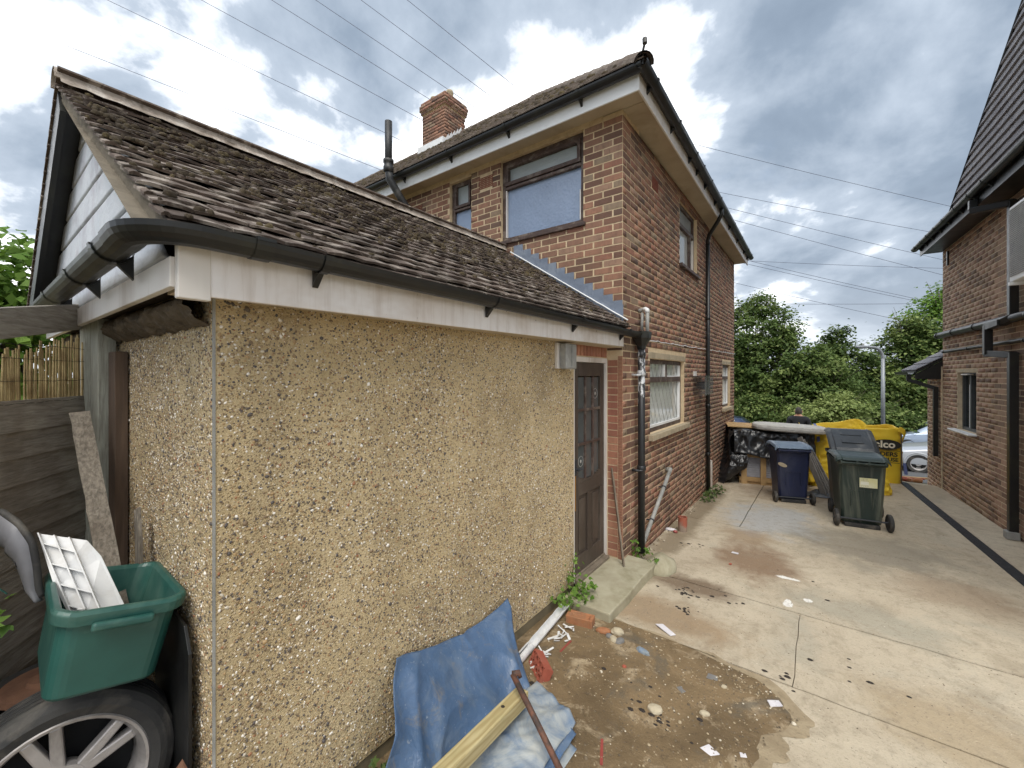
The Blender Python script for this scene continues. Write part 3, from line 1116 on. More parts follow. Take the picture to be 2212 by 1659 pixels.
# roof
PT = math.tan(R(40))
rx, ry0, rz0 = EXc + 0.07, EYc - 0.07, 4.93
run = (HY + SL + 0.3 - ry0) / 2
RZ = rz0 + run * PT
XL = HX - RL - 3
rf = MB().add([(XL, ry0, rz0 - 0.04), (rx, ry0, rz0 - 0.04), (rx, ry0 + 2 * run, rz0 - 0.18), (XL, ry0 + 2 * run, rz0 - 0.18), (rx - run, ry0 + run, RZ - 0.05), (XL, ry0 + run, RZ - 0.05)],
              [(0, 1, 4, 5), (1, 2, 4), (2, 3, 5, 4), (0, 5, 3), (0, 3, 2, 1)])
roof = link('roof', rf, 'roof_house', house)
V, F, RN = [], [], []
sl_len = run / math.cos(R(40))
dcs, dsn = math.cos(R(40)), math.sin(R(40))
row = 0
gauge = 0.1
while row * gauge < sl_len - 0.02:
    d0 = row * gauge
    xr = rx - d0 * dcs
    x = xr - (0.0825 if row % 2 else 0)
    while x > -11.5:
        wv = random.uniform(-0.006, 0.010)
        k = len(V)
        for (dd, hh) in ((d0 - 0.005 + wv, 0.034), (d0 + 0.13, 0.016)):
            for xx in (x - 0.162, x):
                for th in (0, 0.014):
                    q = hh - th + random.uniform(0, 0.004)
                    V.append((xx, ry0 + dd * dcs - q * dsn, rz0 + dd * dsn + q * dcs))
        F += [(k, k + 2, k + 6, k + 4), (k + 1, k + 3, k + 2, k), (k, k + 4, k + 5, k + 1), (k + 2, k + 3, k + 7, k + 6)]
        RN += [random.random()] * 4
        x -= 0.165
    row += 1
np_mesh('roof_tiles', np.array(V), np.array(F), 'roof_house', roof, RN, kind='stuff')
# hip and ridge tiles
mb = MB()
for i in range(16):
    a = Vector((rx, ry0, rz0)) + Vector((-run, run, run * PT)) * (i / 16)
    b = Vector((rx, ry0, rz0)) + Vector((-run, run, run * PT)) * ((i + 1.06) / 16)
    half_round(mb, a + Vector((0, 0, -0.03)), b + Vector((0, 0, -0.015)), 0.10, 8, 0.015, up=Vector((0, 0, -1)))
link('hip_tiles', mb, 'roof_house', roof)
mb = MB()
for i in range(16):
    half_round(mb, (rx - run - 0.45 * i, ry0 + run, RZ - 0.05), (rx - run - 0.45 * i - 0.47, ry0 + run, RZ - 0.06), 0.11, 8, 0.015, up=Vector((0, 0, -1)))
link('ridge_tiles', mb, 'roof_house', roof)
hi = MB().tube([(rx - 0.02, ry0 + 0.02, rz0 - 0.02), (rx - 0.01, ry0 + 0.01, rz0 + 0.10), (rx + 0.015, ry0 - 0.01, rz0 + 0.16)], 0.012, 8).tube(
    [(rx + 0.015, ry0 - 0.012, rz0 + 0.14), (rx + 0.012, ry0 - 0.01, rz0 + 0.19)], 0.022, 8)
link('hip_iron', hi, 'black_iron', roof)
# moss lumps on the house roof
V, F, RN = [], [], []
HEXA = [(math.cos(i * PI / 3), math.sin(i * PI / 3)) for i in range(6)]


def dome(V, F, RN, c, ex, ey, ez, rx_, ry_, h):
    k = len(V)
    a0 = random.random()
    for (f, e) in ((1.0, -0.15), (0.75, 0.62)):
        for (cx_, sx_) in HEXA:
            V.append(c + ex * cx_ * f * rx_ * random.uniform(0.8, 1.2) + ey * sx_ * f * ry_ * random.uniform(0.8, 1.2) + ez * h * e)
    V.append(c + ez * h)
    for j in range(6):
        j2 = (j + 1) % 6
        F.append((k + j, k + j2, k + 6 + j2))
        F.append((k + j, k + 6 + j2, k + 6 + j))
        F.append((k + 6 + j, k + 6 + j2, k + 12))
    RN.extend([random.random()] * 18)


ex, ez = Vector((1, 0, 0)), Vector((0, -dsn, dcs))
ey = ez.cross(ex)
for i in range(700):
    d = random.uniform(0.02, 4.6)
    x = rx - d * dcs - random.uniform(0.1, 8.5)
    c = Vector((x, ry0 + d * dcs, rz0 + d * dsn)) + ez * 0.03
    s = random.uniform(0.012, 0.035)
    dome(V, F, RN, c, ex, ey, ez, s * 1.5, s, s)
np_mesh('moss', np.array([tuple(v) for v in V]), np.array(F), 'moss', roof, RN, True, kind='stuff')

# chimney
chx0, chx1, chy0, chy1 = -8.02, -7.22, 6.95, 7.65
ch = link('chimney', MB().box(chx0 + 0.01, chx1 - 0.01, chy0 + 0.01, chy1 - 0.01, 6.5, 8.83), 'mortar', house)
cb = []
for (O, u, L) in (((chx0, chy0, 0), (1, 0, 0), chx1 - chx0), ((chx1, chy0, 0), (0, 1, 0), chy1 - chy0)):
    cb += course_bricks(O, u, L, 6.9, 8.50, [], 0 if u[0] else 1)
for k in range(4):
    e = (0.03, 0.055, 0.055, 0.03)[k]
    z = 8.50 + 0.075 * k
    link('oversailing_course', MB().box(chx0 - e + 0.01, chx1 + e - 0.01, chy0 - e + 0.01, chy1 + e - 0.01, z - 0.005, z + 0.07), 'mortar', ch)
    for (O, u, L) in (((chx0 - e, chy0 - e, 0), (1, 0, 0), chx1 - chx0 + 2 * e), ((chx1 + e, chy0 - e, 0), (0, 1, 0), chy1 - chy0 + 2 * e)):
        cb += course_bricks(O, u, L, z, z + 0.066, [], k % 2)
lay_bricks(cb, ch, 'brick', lambda b: False, 0)
for (x, y, h) in ((-7.78, 7.12, 0.14), (-7.42, 7.3, 0.26), (-7.6, 7.5, 0.12)):
    link('chimney_pot', MB().lathe([(0.1, 8.72), (0.09, 8.81 + h * 0.7), (0.10, 8.81 + h * 0.75), (0.085, 8.81 + h), (0.0, 8.81 + h + 0.03)], (x, y, 0), 'Z', 14), 'stone', ch, smooth=True)
link('chimney_cap', MB().grid(lambda u, v: (chx0 + (chx1 - chx0) * u, chy0 + (chy1 - chy0) * v, 8.78 + 0.06 * math.sin(PI * u) * math.sin(PI * v)), 6, 6), 'mortar', ch)
zc = lambda y: rz0 + (y - ry0) * PT
fl = MB().box(chx0 - 0.05, chx1 + 0.05, chy0 - 0.12, chy0 - 0.012, zc(chy0) - 0.08, zc(chy0) + 0.09)
for i in range(5):
    yy = chy0 + i * 0.11
    fl.prism([(chx1 + 0.012, yy, zc(yy) - 0.02), (chx1 + 0.012, yy + 0.12, zc(yy + 0.12) - 0.02), (chx1 + 0.012, yy + 0.10, zc(yy + 0.12) + 0.16), (chx1 + 0.012, yy, zc(yy) + 0.1)], (0.006, 0, 0))
link('flashing', fl, 'white_clean', ch)

# soil vent pipe at the eaves
sv = MB().tube([(-4.82, HY + 0.05, 4.22), (-4.84, HY - 0.10, 4.30), (-4.90, EYc - 0.02, 4.55), (-4.95, EYc - 0.20, 4.80), (-4.95, EYc - 0.22, 4.95)], 0.054, 14)
sv.tube([(-4.95, EYc - 0.22, 4.90), (-4.95, EYc - 0.22, 5.62)], 0.052, 14)
sv.lathe([(0.055, 4.90), (0.072, 4.91), (0.072, 4.97), (0.062, 4.98), (0.062, 5.02), (0.074, 5.03), (0.074, 5.07), (0.05, 5.08)], (-4.95, EYc - 0.22, 0), 'Z', 16)
link('vent_pipe', sv, 'black_iron', house, smooth=True)

# rainwater pipes
d2 = MB().tube([(EXc + GR, 7.62, GT - 0.12), (EXc + GR, 7.62, GT - 0.22), (EXc + 0.0, 7.66, GT - 0.30), (HX + 0.10, 7.85, GT - 0.44), (HX + 0.055, 7.92, GT - 0.52), (HX + 0.055, 7.92, GT - 0.60)], 0.034, 12)
d2.tube([(HX + 0.055, 7.92, GT - 0.58), (HX + 0.055, 7.94, -0.10)], 0.033, 12)
for z in (3.0, 1.45, 0.6):
    d2.lathe([(0.034, -0.03), (0.04, -0.028), (0.04, 0.028), (0.034, 0.03)], (HX + 0.055, 7.93, z), 'Z', 12)
link('downpipe', d2, 'black_plastic', house, smooth=True)
HPX, HPY = HX + 0.085, 4.47
d1 = MB().tube([(HPX, HPY, 2.31), (HPX, HPY, 0.06)], 0.038, 14)
for z in (2.22, 2.02, 0.98):
    d1.lathe([(0.038, -0.03), (0.047, -0.026), (0.047, 0.026), (0.038, 0.03)], (HPX, HPY, z), 'Z', 14)
for z in (2.0, 0.96):
    d1.box(HX - 0.005, HPX, HPY - 0.075, HPY - 0.045, z - 0.012, z + 0.012)
    d1.box(HX + 0.04, HPX + 0.03, HPY - 0.06, HPY + 0.06, z - 0.010, z + 0.010)
t = NT('pipe_peeling')
sepz = t.new('ShaderNodeSeparateXYZ')
t.l.new(t.pos, sepz.inputs[0])
pe = t.noise(22, 6, 0.7, 0.6, stretch=(1, 1, 0.4))
pm = t.step(t.math('ADD', pe, t.math('MULTIPLY', t.math('ABSOLUTE', t.math('SUBTRACT', sepz.outputs['Z'], 2.0)), -0.55)), 0.42, 0.5)
pcol = t.mix(pm, rgb(38, 39, 41), rgb(196, 198, 200))
t.bump(t.noise(60, 5), 0.2, 0.003)
M['pipe_peeling'] = t.done(pcol, 0.45)
dp1 = link('downpipe', d1, 'pipe_peeling', house, smooth=True)
hop = MB()
ring = lambda r1, r2, z: [(HPX + r1 * math.cos(R(22.5 + 45 * i)), HPY + r2 * math.sin(R(22.5 + 45 * i)), z) for i in range(8)]
levels = [ring(0.045, 0.045, 2.28), ring(0.05, 0.05, 2.32), ring(0.10, 0.12, 2.40), ring(0.105, 0.125, 2.47), ring(0.085, 0.105, 2.47), ring(0.06, 0.06, 2.36)]
vs, fsx = [], []
for L in levels:
    vs += L
for i in range(len(levels) - 1):
    for j in range(8):
        fsx.append((i * 8 + j, i * 8 + (j + 1) % 8, i * 8 + 8 + (j + 1) % 8, i * 8 + 8 + j))
hop.add(vs, fsx)
link('hopper', hop, 'black_plastic', dp1)
ov = MB().tube([(HX - 0.02, 4.62, 2.725), (HX + 0.07, 4.60, 2.735)], 0.022, 10)
ov.tube([(HX + 0.115, 4.575, 2.70), (HX + 0.115, 4.57, 2.42)], 0.021, 10)
link('overflow_pipe', ov, 'grey_plastic', house, smooth=True)
ov = MB().tube([(HX + 0.06, 4.605, 2.735), (HX + 0.09, 4.59, 2.735), (HX + 0.11, 4.58, 2.722), (HX + 0.115, 4.575, 2.69)], 0.026, 10)
link('pipe_elbow', ov, 'white_clean', house, smooth=True)
ov = MB().tube([(HX + 0.05, 4.60, 2.70), (HX + 0.05, 4.58, 2.50)], 0.017, 8)
link('overflow_pipe', ov, 'grey_plastic', house, smooth=True)
cb_ = MB()
pts = []
for i in range(60):
    s = i / 59
    pts.append((HX + 0.016, 4.62 + (HY + SL - 4.62) * s, 2.41 + 0.09 * s - 0.006 * abs(math.sin(s * 40)) + (0.012 if i % 6 == 0 else 0)))
link('cable', cb_.tube(pts, 0.006, 6), 'white_clean', house)
vg = MB()
side.box(vg, sy(7.08), sy(7.30), 1.97, 2.06, 0.005, 0.012)
link('vent_plate', vg, 'white_paint', house)
vg = MB()
va, vb = sy(7.08), sy(7.60)
for s in np.linspace(va, vb, 6):
    for d in (0.012, 0.19):
        side.box(vg, s - 0.004, s + 0.004, 1.68, 1.98, d - 0.004, d + 0.004)
for z in np.linspace(1.68, 1.98, 14):
    side.box(vg, va, vb, z - 0.0025, z + 0.0025, 0.185, 0.191)
    side.box(vg, va - 0.002, va + 0.003, z - 0.0025, z + 0.0025, 0.01, 0.19)
    side.box(vg, vb - 0.003, vb + 0.002, z - 0.0025, z + 0.0025, 0.01, 0.19)
side.box(vg, va - 0.004, vb + 0.004, 1.98, 1.986, 0.008, 0.196)
link('flue_guard', vg, 'chrome', house)
link('flue', MB().tube([side.P(sy(7.34), 1.83, -0.02), side.P(sy(7.34), 1.83, 0.13)], 0.06, 14), 'dark_metal', house)
# small white waste pipe beside the far downpipe
link('waste_pipe', MB().tube([(HX + 0.03, 8.32, 0.42), (HX + 0.03, 8.33, -0.09)], 0.02, 8), 'white_paint', house)


# ------------------------------------------------------------------ the pebbledashed lean-to garage
GX, GY = -1.82, 0.567
garage = thing('garage', (GX, GY, 0), 'low pebbledashed garage with mossy tiled roof, white fascia and brown half glazed door', 'garage')
DY0, DY1 = 3.375, 4.14
gw = MB().box(GX - 0.22, GX, GY, DY0 - 0.003, 0.09, 2.36)
gw.box(-4.86, GX - 0.221, GY, GY + 0.22, 0.09, 2.40)
gw.box(-4.86, -4.66, GY + 0.221, HY - 0.01, 0.0, 2.40)
gwall = link('wall', gw, 'pebbledash', garage)
gp = MB().box(GX - 0.2, GX - 0.012, GY + 0.02, DY0 + 0.02, -0.1, 0.089)
gp.box(-4.8, GX - 0.21, GY + 0.012, GY + 0.2, -0.1, 0.089)
link('plinth', gp, 'wall_plinth', garage)
link('inner_wall', MB().box(-4.6, -2.3, GY + 0.3, HY - 0.05, -0.1, 2.3), 'door_wood', garage)
link('corner_bead', MB().box(GX - 0.004, GX + 0.004, GY - 0.004, GY + 0.004, 0.0, 2.30), 'grey_plastic', garage)


def pebbles(O, u, n, L, z0, z1, dens, size):
    area = L * (z1 - z0)
    N = int(area * dens)
    s = RNG.random(N) * L
    z = z0 + RNG.random(N) * (z1 - z0)
    # bare and crowded patches
    keep = np.ones(N, bool)
    for i in range(N):
        q = mnoise.noise(Vector((O[0] + s[i] * 2.2, z[i] * 2.2, 4.0))) + 0.6 * mnoise.noise(Vector((s[i] * 7, z[i] * 7, 9.0)))
        keep[i] = RNG.random() < 0.78 + 0.5 * q
    s, z = s[keep], z[keep]
    N = len(s)
    ang = RNG.random(N) * 2 * PI
    ra = size * np.exp(RNG.normal(0, 0.32, N))
    rb = ra * RNG.uniform(0.55, 0.95, N)
    h = np.minimum(ra, rb) * RNG.uniform(0.35, 0.95, N)
    th = np.arange(6) * PI / 3
    tpl = [(np.cos(a), np.sin(a), -0.1) for a in th] + [(0.78 * np.cos(a + 0.3), 0.78 * np.sin(a + 0.3), 0.65) for a in th] + [(0, 0, 1.0)]
    tpl = np.array(tpl)
    V = np.empty((N, 13, 3))
    jit = RNG.uniform(0.82, 1.18, (N, 13))
    x = tpl[None, :, 0] * jit * ra[:, None]
    y = tpl[None, :, 1] * jit * rb[:, None]
    w = tpl[None, :, 2] * h[:, None]
    ca, sa = np.cos(ang)[:, None], np.sin(ang)[:, None]
    X = x * ca - y * sa + s[:, None]
    Y = x * sa + y * ca + z[:, None]
    u, n, O = np.array(u, float), np.array(n, float), np.array(O, float)
    V = O + X[..., None] * u + Y[..., None] * np.array([0, 0, 1.0]) + w[..., None] * n
    f = []
    for j in range(6):
        j2 = (j + 1) % 6
        f += [(j, j2, 6 + j), (j2, 6 + j2, 6 + j), (6 + j, 6 + j2, 12)]
    f = np.array(f)
    F = (f[None] + 13 * np.arange(N)[:, None, None]).reshape(-1, 3)
    return V.reshape(-1, 3), F, np.repeat(RNG.random(N), 18)


v1, f1, r1 = pebbles((GX, GY + 0.012, 0), (0, 1, 0), (1, 0, 0), DY0 - GY - 0.03, 0.10, 2.34, 11500, 0.0041)
v2, f2, r2 = pebbles((-3.6, GY, 0), (1, 0, 0), (0, -1, 0), 1.77, 0.10, 2.30, 11500, 0.0041)
np_mesh('pebbles', np.concatenate([v1, v2]), np.concatenate([f1, f2 + len(v1)]), 'pebble', garage, np.concatenate([r1, r2]), True, kind='stuff')

# eaves of the garage
FXo = -1.65
fy0, fy1 = 0.42, HY - 0.012
fm = MB().add([(FXo - 0.02, fy0, 2.262), (FXo, fy0, 2.262), (FXo, fy1, 2.297), (FXo - 0.02, fy1, 2.297),
               (FXo - 0.02, fy0, 2.455), (FXo, fy0, 2.455), (FXo, fy1, 2.50), (FXo - 0.02, fy1, 2.50)],
              [(0, 3, 2, 1), (4, 5, 6, 7), (0, 1, 5, 4), (1, 2, 6, 5), (2, 3, 7, 6), (3, 0, 4, 7)])
t = NT('fascia_stained')
sepz = t.new('ShaderNodeSeparateXYZ')
t.l.new(t.pos, sepz.inputs[0])
nn = t.noise(2.4, 7, 0.65, 0.3, stretch=(1, 1, 0.5))
col = t.mix(t.step(nn, 0.35, 0.7), rgb(242, 240, 240), rgb(228, 220, 214))
st = t.noise(17, 6, 0.7, 0.2, stretch=(1, 1, 0.08))
col = t.mix(t.math('MULTIPLY', t.step(st, 0.5, 0.72), 0.4), col, rgb(178, 162, 148))
st2 = t.noise(1.1, 6, 0.7, 0.3, off=(2, 5, 2))
col = t.mix(t.math('MULTIPLY', t.step(st2, 0.5, 0.66), 0.5), col, rgb(186, 168, 150))
sp = t.noise(26, 4, 0.6, off=(9, 9, 1))
col = t.mix(t.step(sp, 0.71, 0.74), col, rgb(110, 92, 80))
t.bump(t.noise(30, 4), 0.1, 0.003)
M['fascia_stained'] = t.done(col, 0.6)
link('fascia', fm, 'fascia_stained', garage, bevel=0.003)
em = MB().box(FXo - 0.028, FXo + 0.006, fy0 - 0.006, fy0 + 0.085, 2.248, 2.45)
link('fascia_end_cap', em, 'white_paint', garage, bevel=0.004)
link('soffit', MB().box(GX - 0.04, FXo - 0.021, fy0 + 0.02, fy1, 2.285, 2.30), 'soffit', garage)
em = MB().box(-4.9, FXo - 0.03, fy0 - 0.018, fy0 + 0.006, 2.285, 2.384)
link('fascia', em, 'white_paint', garage, bevel=0.003)
simple('old_mortar', rgb(112, 100, 84), rgb(84, 74, 60), 18, 0.95, bump=0.9, dirt=rgb(60, 52, 42), dirt_amt=0.8, bscale=60, bdist=0.015)
# rough lump of mortar under the end fascia
em = MB().grid(lambda u, v: (-4.8 + 2.95 * u, GY - 0.005 - (0.055 + 0.05 * v) * math.sin(PI * v) ** 0.7 - 0.022 * mnoise.noise(Vector((u * 60, v * 4, 1))) - 0.012 * mnoise.noise(Vector((u * 160, v * 9, 1))),
                             2.19 + 0.13 * v + 0.02 * mnoise.noise(Vector((u * 25, v, 5))) + 0.012 * mnoise.noise(Vector((u * 120, v * 5, 2)))), 220, 14)
link('mortar_fillet', em, 'old_mortar', garage, smooth=True)
GZ = 2.462
GXc = FXo + 0.066
gr_ = 0.054
gm = half_round(MB(), (GXc, 0.46, GZ), (GXc, HPY + 0.02, GZ - 0.01), gr_)
gg = link('gutter', gm, 'black_plastic', garage)
ge = half_round(MB(), (-5.05, 0.32, GZ - 0.01), (-1.78, 0.32, GZ - 0.005), gr_)
link('gutter', ge, 'black_plastic', garage)
# swept corner piece
mb = MB()
N = 10
prof = [(gr_ * 1.06 * math.cos(PI + PI * i / 10), gr_ * 1.06 * math.sin(PI + PI * i / 10)) for i in range(11)]
prof += [(gr_ * 0.98 * math.cos(2 * PI - PI * i / 10), gr_ * 0.98 * math.sin(2 * PI - PI * i / 10)) for i in range(11)]
cc = Vector((GXc - 0.16, 0.48, GZ))
for i in range(N + 3):
    if i == 0:
        p, d = Vector((GXc, 0.64, GZ)), Vector((0, -1, 0))
    elif i == N + 2:
        p, d = Vector((-1.86, 0.32, GZ - 0.004)), Vector((-1, 0, 0))
    else:
        a = (PI / 2) * (i - 1) / N
        p = cc + Vector((0.16 * math.cos(a), -0.16 * math.sin(a), 0))
        d = Vector((-math.sin(a), -math.cos(a), 0))
    s = d.cross(Vector((0, 0, 1)))
    for x, z in prof:
        mb.v.append(tuple(p + s * x + Vector((0, 0, z))))
m_ = len(prof)
for i in range(N + 2):
    for j in range(m_):
        j2 = (j + 1) % m_
        mb.f.append((i * m_ + j, i * m_ + j2, (i + 1) * m_ + j2, (i + 1) * m_ + j))
cor = link('gutter_corner', mb, 'black_plastic', garage)
mb = half_round(MB(), (GXc, 0.60, GZ + 0.002), (GXc, 0.66, GZ + 0.002), gr_ + 0.008, 10, 0.008)
mb.box(GXc - gr_ - 0.01, GXc - gr_ + 0.03, 0.60, 0.66, GZ - 0.004, GZ + 0.008)
mb.box(GXc + gr_ - 0.02, GXc + gr_ + 0.01, 0.60, 0.66, GZ - 0.004, GZ + 0.008)
link('gutter_union', mb, 'black_plastic', gg)
for y in (0.86, 1.93, 3.02, 4.02):
    gutter_clip(mb := MB(), (GXc, y, GZ), (0, 1, 0), gr_, (-1, 0, 0))
    link('bracket', mb, 'black_plastic', gg)
for x in (-2.02, -2.62, -3.42, -4.3):
    gutter_clip(mb := MB(), (x, 0.32, GZ - 0.007), (1, 0, 0), gr_, (0, 1, 0))
    link('bracket', mb, 'black_plastic', gg)

# roof
EX, EZ = -1.615, 2.512
RXX, RZZ = -3.27, 3.575
sd = Vector((RXX - EX, 0, RZZ - EZ))
SLN = sd.length
sd.normalize()
sn = Vector((-sd.z, 0, sd.x)) * -1
if sn.z < 0:
    sn = -sn
VY0, VY1 = 0.30, HY - 0.012
deck = MB().prism([(EX + 0.02, VY0 + 0.14, EZ - 0.02), (RXX, VY0 + 0.14, RZZ - 0.03), (2 * RXX - EX, VY0 + 0.14, EZ - 0.02), (2 * RXX - EX + 0.1, VY0 + 0.14, EZ - 0.07),
                   (RXX, VY0 + 0.14, RZZ - 0.1), (EX - 0.08, VY0 + 0.14, EZ - 0.05)], (0, VY1 - VY0 - 0.14, 0))
groof = link('roof', deck, 'black_plastic', garage)
tile_me = []
for q in range(4):
    mb = MB()
    hw, ln = 0.0815, 0.15
    rows = []
    for (yy, bowz) in ((-1, 0), (-0.4, 0.004), (0.4, 0.004), (1, 0)):
        w_ = yy * hw
        j = [random.uniform(-0.003, 0.003) for _ in range(4)]
        rows.append(((0 + j[0] * 1.6, w_, bowz + j[1] * 0.6), (ln, w_, bowz), (0 + j[0] * 1.6, w_, bowz - 0.011 + j[2] * 0.4), (ln, w_, bowz - 0.011)))
    vs = [p for r_ in rows for p in r_]
    fs = []
    for i in range(3):
        a, b = i * 4, i * 4 + 4
        fs += [(a, b, b + 1, a + 1), (a + 2, b + 2, b, a)]
    fs += [(0, 1, 3, 2), (12, 14, 15, 13)]
    mb.add(vs, fs)
    me = mb.mesh('tile')
    me.materials.append(M['roof_tile'])
    tile_me.append(me)
tiles = []
row = 0
while row * 0.098 < SLN - 0.05:
    y = VY0 + (0.0 if row % 2 else -0.08)
    while y < VY1 - 0.02:
        a, b = max(y, VY0 + 0.06 * (1 - row * 0.098 / SLN)), min(y + 0.163, VY1)
        if b - a > 0.015:
            tiles.append((row, (a + b) / 2, (b - a) / 0.163))
        y += 0.1655
    row += 1
tilt = math.atan2(0.030, 0.20)
ti = []
for (row, yc, sc_) in tiles:
    d = row * 0.098 - 0.02 + random.gauss(0, 0.0022) + (0.005 * mnoise.noise(Vector((yc * 1.3, row * 0.4, 0))))
    lift = 0.030 + random.uniform(-0.002, 0.003) + 0.005 * mnoise.noise(Vector((yc * 2.0, row * 0.7, 2)))
    base = Vector((EX, yc, EZ)) + sd * d + sn * lift
    xax = (sd * math.cos(tilt) - sn * math.sin(tilt)).normalized()
    yaw = random.gauss(0, 0.006)
    yax = (Vector((0, 1, 0)) + xax * yaw).normalized()
    zax = xax.cross(yax).normalized()
    if zax.z < 0:
        yax, zax = -yax, -zax
    rt = random.gauss(0, 0.010)
    m = Matrix((xax, yax, zax)).transposed().to_4x4()
    m = Matrix.Translation(base) @ m @ Matrix.Rotation(rt, 4, 'X') @ Matrix.Diagonal((1, sc_, 1, 1))
    p = proj(base)
    ti.append((m, 1.0 / p[2] ** 2 if p else 0))
order = sorted(range(len(ti)), key=lambda i: -ti[i][1])
single = set(order[:300])
V, F, RN = [], [], []
for i, (m, _) in enumerate(ti):
    me = tile_me[i % 4]
    if i in single:
        o = bpy.data.objects.new('tile', me)
        COL.objects.link(o)
        o.parent = groof
        o.matrix_parent_inverse = world_of(groof).inverted()
        o.matrix_basis = m
    else:
        k = len(V)
        V += [tuple(m @ v.co) for v in me.vertices]
        for q in me.polygons:
            F.append(tuple(k + z for z in q.vertices))
            RN.append(random.random())
np_mesh('tilework', np.array(V), np.array(F), 'roof_tile', groof, RN, kind='stuff')
# doubled eaves course and the far slope
mb = MB()
y = VY0 + 0.075
while y < VY1 - 0.02:
    c = Vector((EX, y + 0.08, EZ)) + sd * 0.03 + sn * 0.008
    mb.obox(c, sd, (0, 1, 0), sn, 0.07, min(0.081, (VY1 - y) / 2), 0.006)
    y += 0.1655
link('eaves_course', mb, 'roof_tile', groof)
sd2 = Vector((-sd.x, 0, sd.z))
sn2 = Vector((-sn.x, 0, sn.z))
mb = MB()
for row in range(21):
    c = Vector((2 * RXX - EX, (VY0 + VY1) / 2, EZ)) + sd2 * (row * 0.098 + 0.05) + sn2 * 0.02
    mb.obox(c, sd2 + sn2 * -0.13, (0, 1, 0), sn2 + sd2 * 0.13, 0.07, (VY1 - VY0) / 2, 0.007)
link('far_slope', mb, 'roof_tile', groof)
# ridge tiles
y = VY0 - 0.01
while y < VY1 - 0.1:
    mb = MB()
    y2 = min(y + 0.452, VY1)
    dz = random.uniform(-0.004, 0.004)
    half_round(mb, (RXX, y2, RZZ + 0.022 + dz), (RXX, y, RZZ + 0.022 - dz), 0.078, 10, 0.014, up=Vector((0, 0, -1)))
    link('ridge_tile', mb, 'ridge_mortar', groof, smooth=False)
    y += 0.452
mb = MB().grid(lambda u, v: Vector((RXX, VY0 + 0.01 + (VY1 - VY0 - 0.03) * u, RZZ)) + Vector((0.058 + 0.05 * v, 0, 0.045 - 0.055 * v)) + Vector((0.005, 0, 0.005)) * mnoise.noise(Vector((u * 60, v * 4, 1))), 120, 5)
link('ridge_bedding', mb, 'ridge_mortar', groof, smooth=True)
simple('verge_cement', rgb(132, 123, 108), rgb(106, 98, 85), 12, 0.95, bump=0.7, dirt=rgb(84, 78, 68), dirt_amt=0.6)
# verge bedding on the near slope
mb = MB()
mb.grid(lambda u, v: Vector((EX - 0.02, VY0 + 0.06 * (1 - u) + 0.022 + 0.01 * mnoise.noise(Vector((u * 50, v * 5, 3))), EZ)) + sd * (SLN * u) + sn * (0.032 - 0.075 * v), 60, 4)
mb.grid(lambda u, v: Vector((EX - 0.02, VY0 + 0.022 + 0.10 * v, EZ)) + sd * (SLN * u) + sn * (-0.043), 60, 2)
link('verge_mortar', mb, 'verge_cement', groof, smooth=True)
# dark barge and overhang of the far slope
mb = MB()
p0 = Vector((2 * RXX - EX, 0, EZ))
mb.prism([p0 + sd2 * -0.03 + sn2 * 0.0 + Vector((0, VY0 + 0.01, 0)), p0 + sd2 * (SLN - 0.02) + Vector((0, VY0 + 0.01, 0)), p0 + sd2 * (SLN - 0.02) - sn2 * 0.16 + Vector((0, VY0 + 0.01, 0)),
          p0 + sd2 * -0.03 - sn2 * 0.16 + Vector((0, VY0 + 0.01, 0))], (0, 0.025, 0))
link('barge_board', mb, 'black_plastic', groof)
mb = MB()
mb.prism([p0 - sn2 * 0.045 + Vector((0, VY0 + 0.036, 0)), p0 + sd2 * SLN - sn2 * 0.045 + Vector((0, VY0 + 0.036, 0)), p0 + sd2 * SLN - sn2 * 0.075 + Vector((0, VY0 + 0.036, 0)),
          p0 - sn2 * 0.075 + Vector((0, VY0 + 0.036, 0))], (0, 0.15, 0))
link('verge_soffit', mb, 'black_plastic', groof)
# gable boarding
GBY = 0.43
link('gable_backing', MB().prism([(EX - 0.12, GBY, 2.36), (RXX, GBY, RZZ - 0.09), (2 * RXX - EX + 0.12, GBY, 2.36)], (0, 0.1, 0)), 'door_wood', garage)
simple('old_white_board', rgb(214, 218, 224), rgb(196, 202, 210), 6, 0.6, bump=0.45, dirt=rgb(158, 150, 160), dirt_amt=0.5, bscale=30, bdist=0.01)
zb = 2.43
k = 0
while zb < RZZ - 0.2:
    h = 0.135
    xr = EX - 0.12 - (zb + h * 0.5 - EZ + 0.06) / PT * (PT * sd.x / -sd.z) * -1 if False else EX - 0.10 - max(0, zb + h * 0.6 - EZ) * (abs(sd.x) / sd.z)
    xr = min(xr, -1.84)
    xl = 2 * RXX - xr
    cuts = [xl, -4.02 + 0.05 * (k % 2), -2.93 + 0.03 * (k % 3), xr] if zb < 3.1 else ([xl, -2.95, xr] if zb < 3.2 and xr > -2.8 else [xl, xr])
    cuts = [c for c in cuts if xl <= c <= xr]
    for a, b in zip(cuts, cuts[1:]):
        if b - a < 0.06:
            continue
        dz = random.uniform(-0.003, 0.003)
        mb = MB()
        sh = h * abs(sd.x) / sd.z
        x0t = a + 0.004
        x1t = b - 0.004
        la = a == xl
        rb_ = b == xr
        mb.prism([(x0t + (-0.08 if la else 0), GBY - 0.022, zb + dz), (x1t + (0.08 if rb_ else 0), GBY - 0.022, zb + dz), (x1t - (0.09 if rb_ else 0), GBY - 0.022, zb + h + dz), (x0t + (0.09 if la else 0), GBY - 0.022, zb + h + dz)], (0, 0.02, 0))
        link('cladding_board', mb, 'old_white_board', garage, bevel=0.009, seg=3)
    zb += 0.152
    k += 1

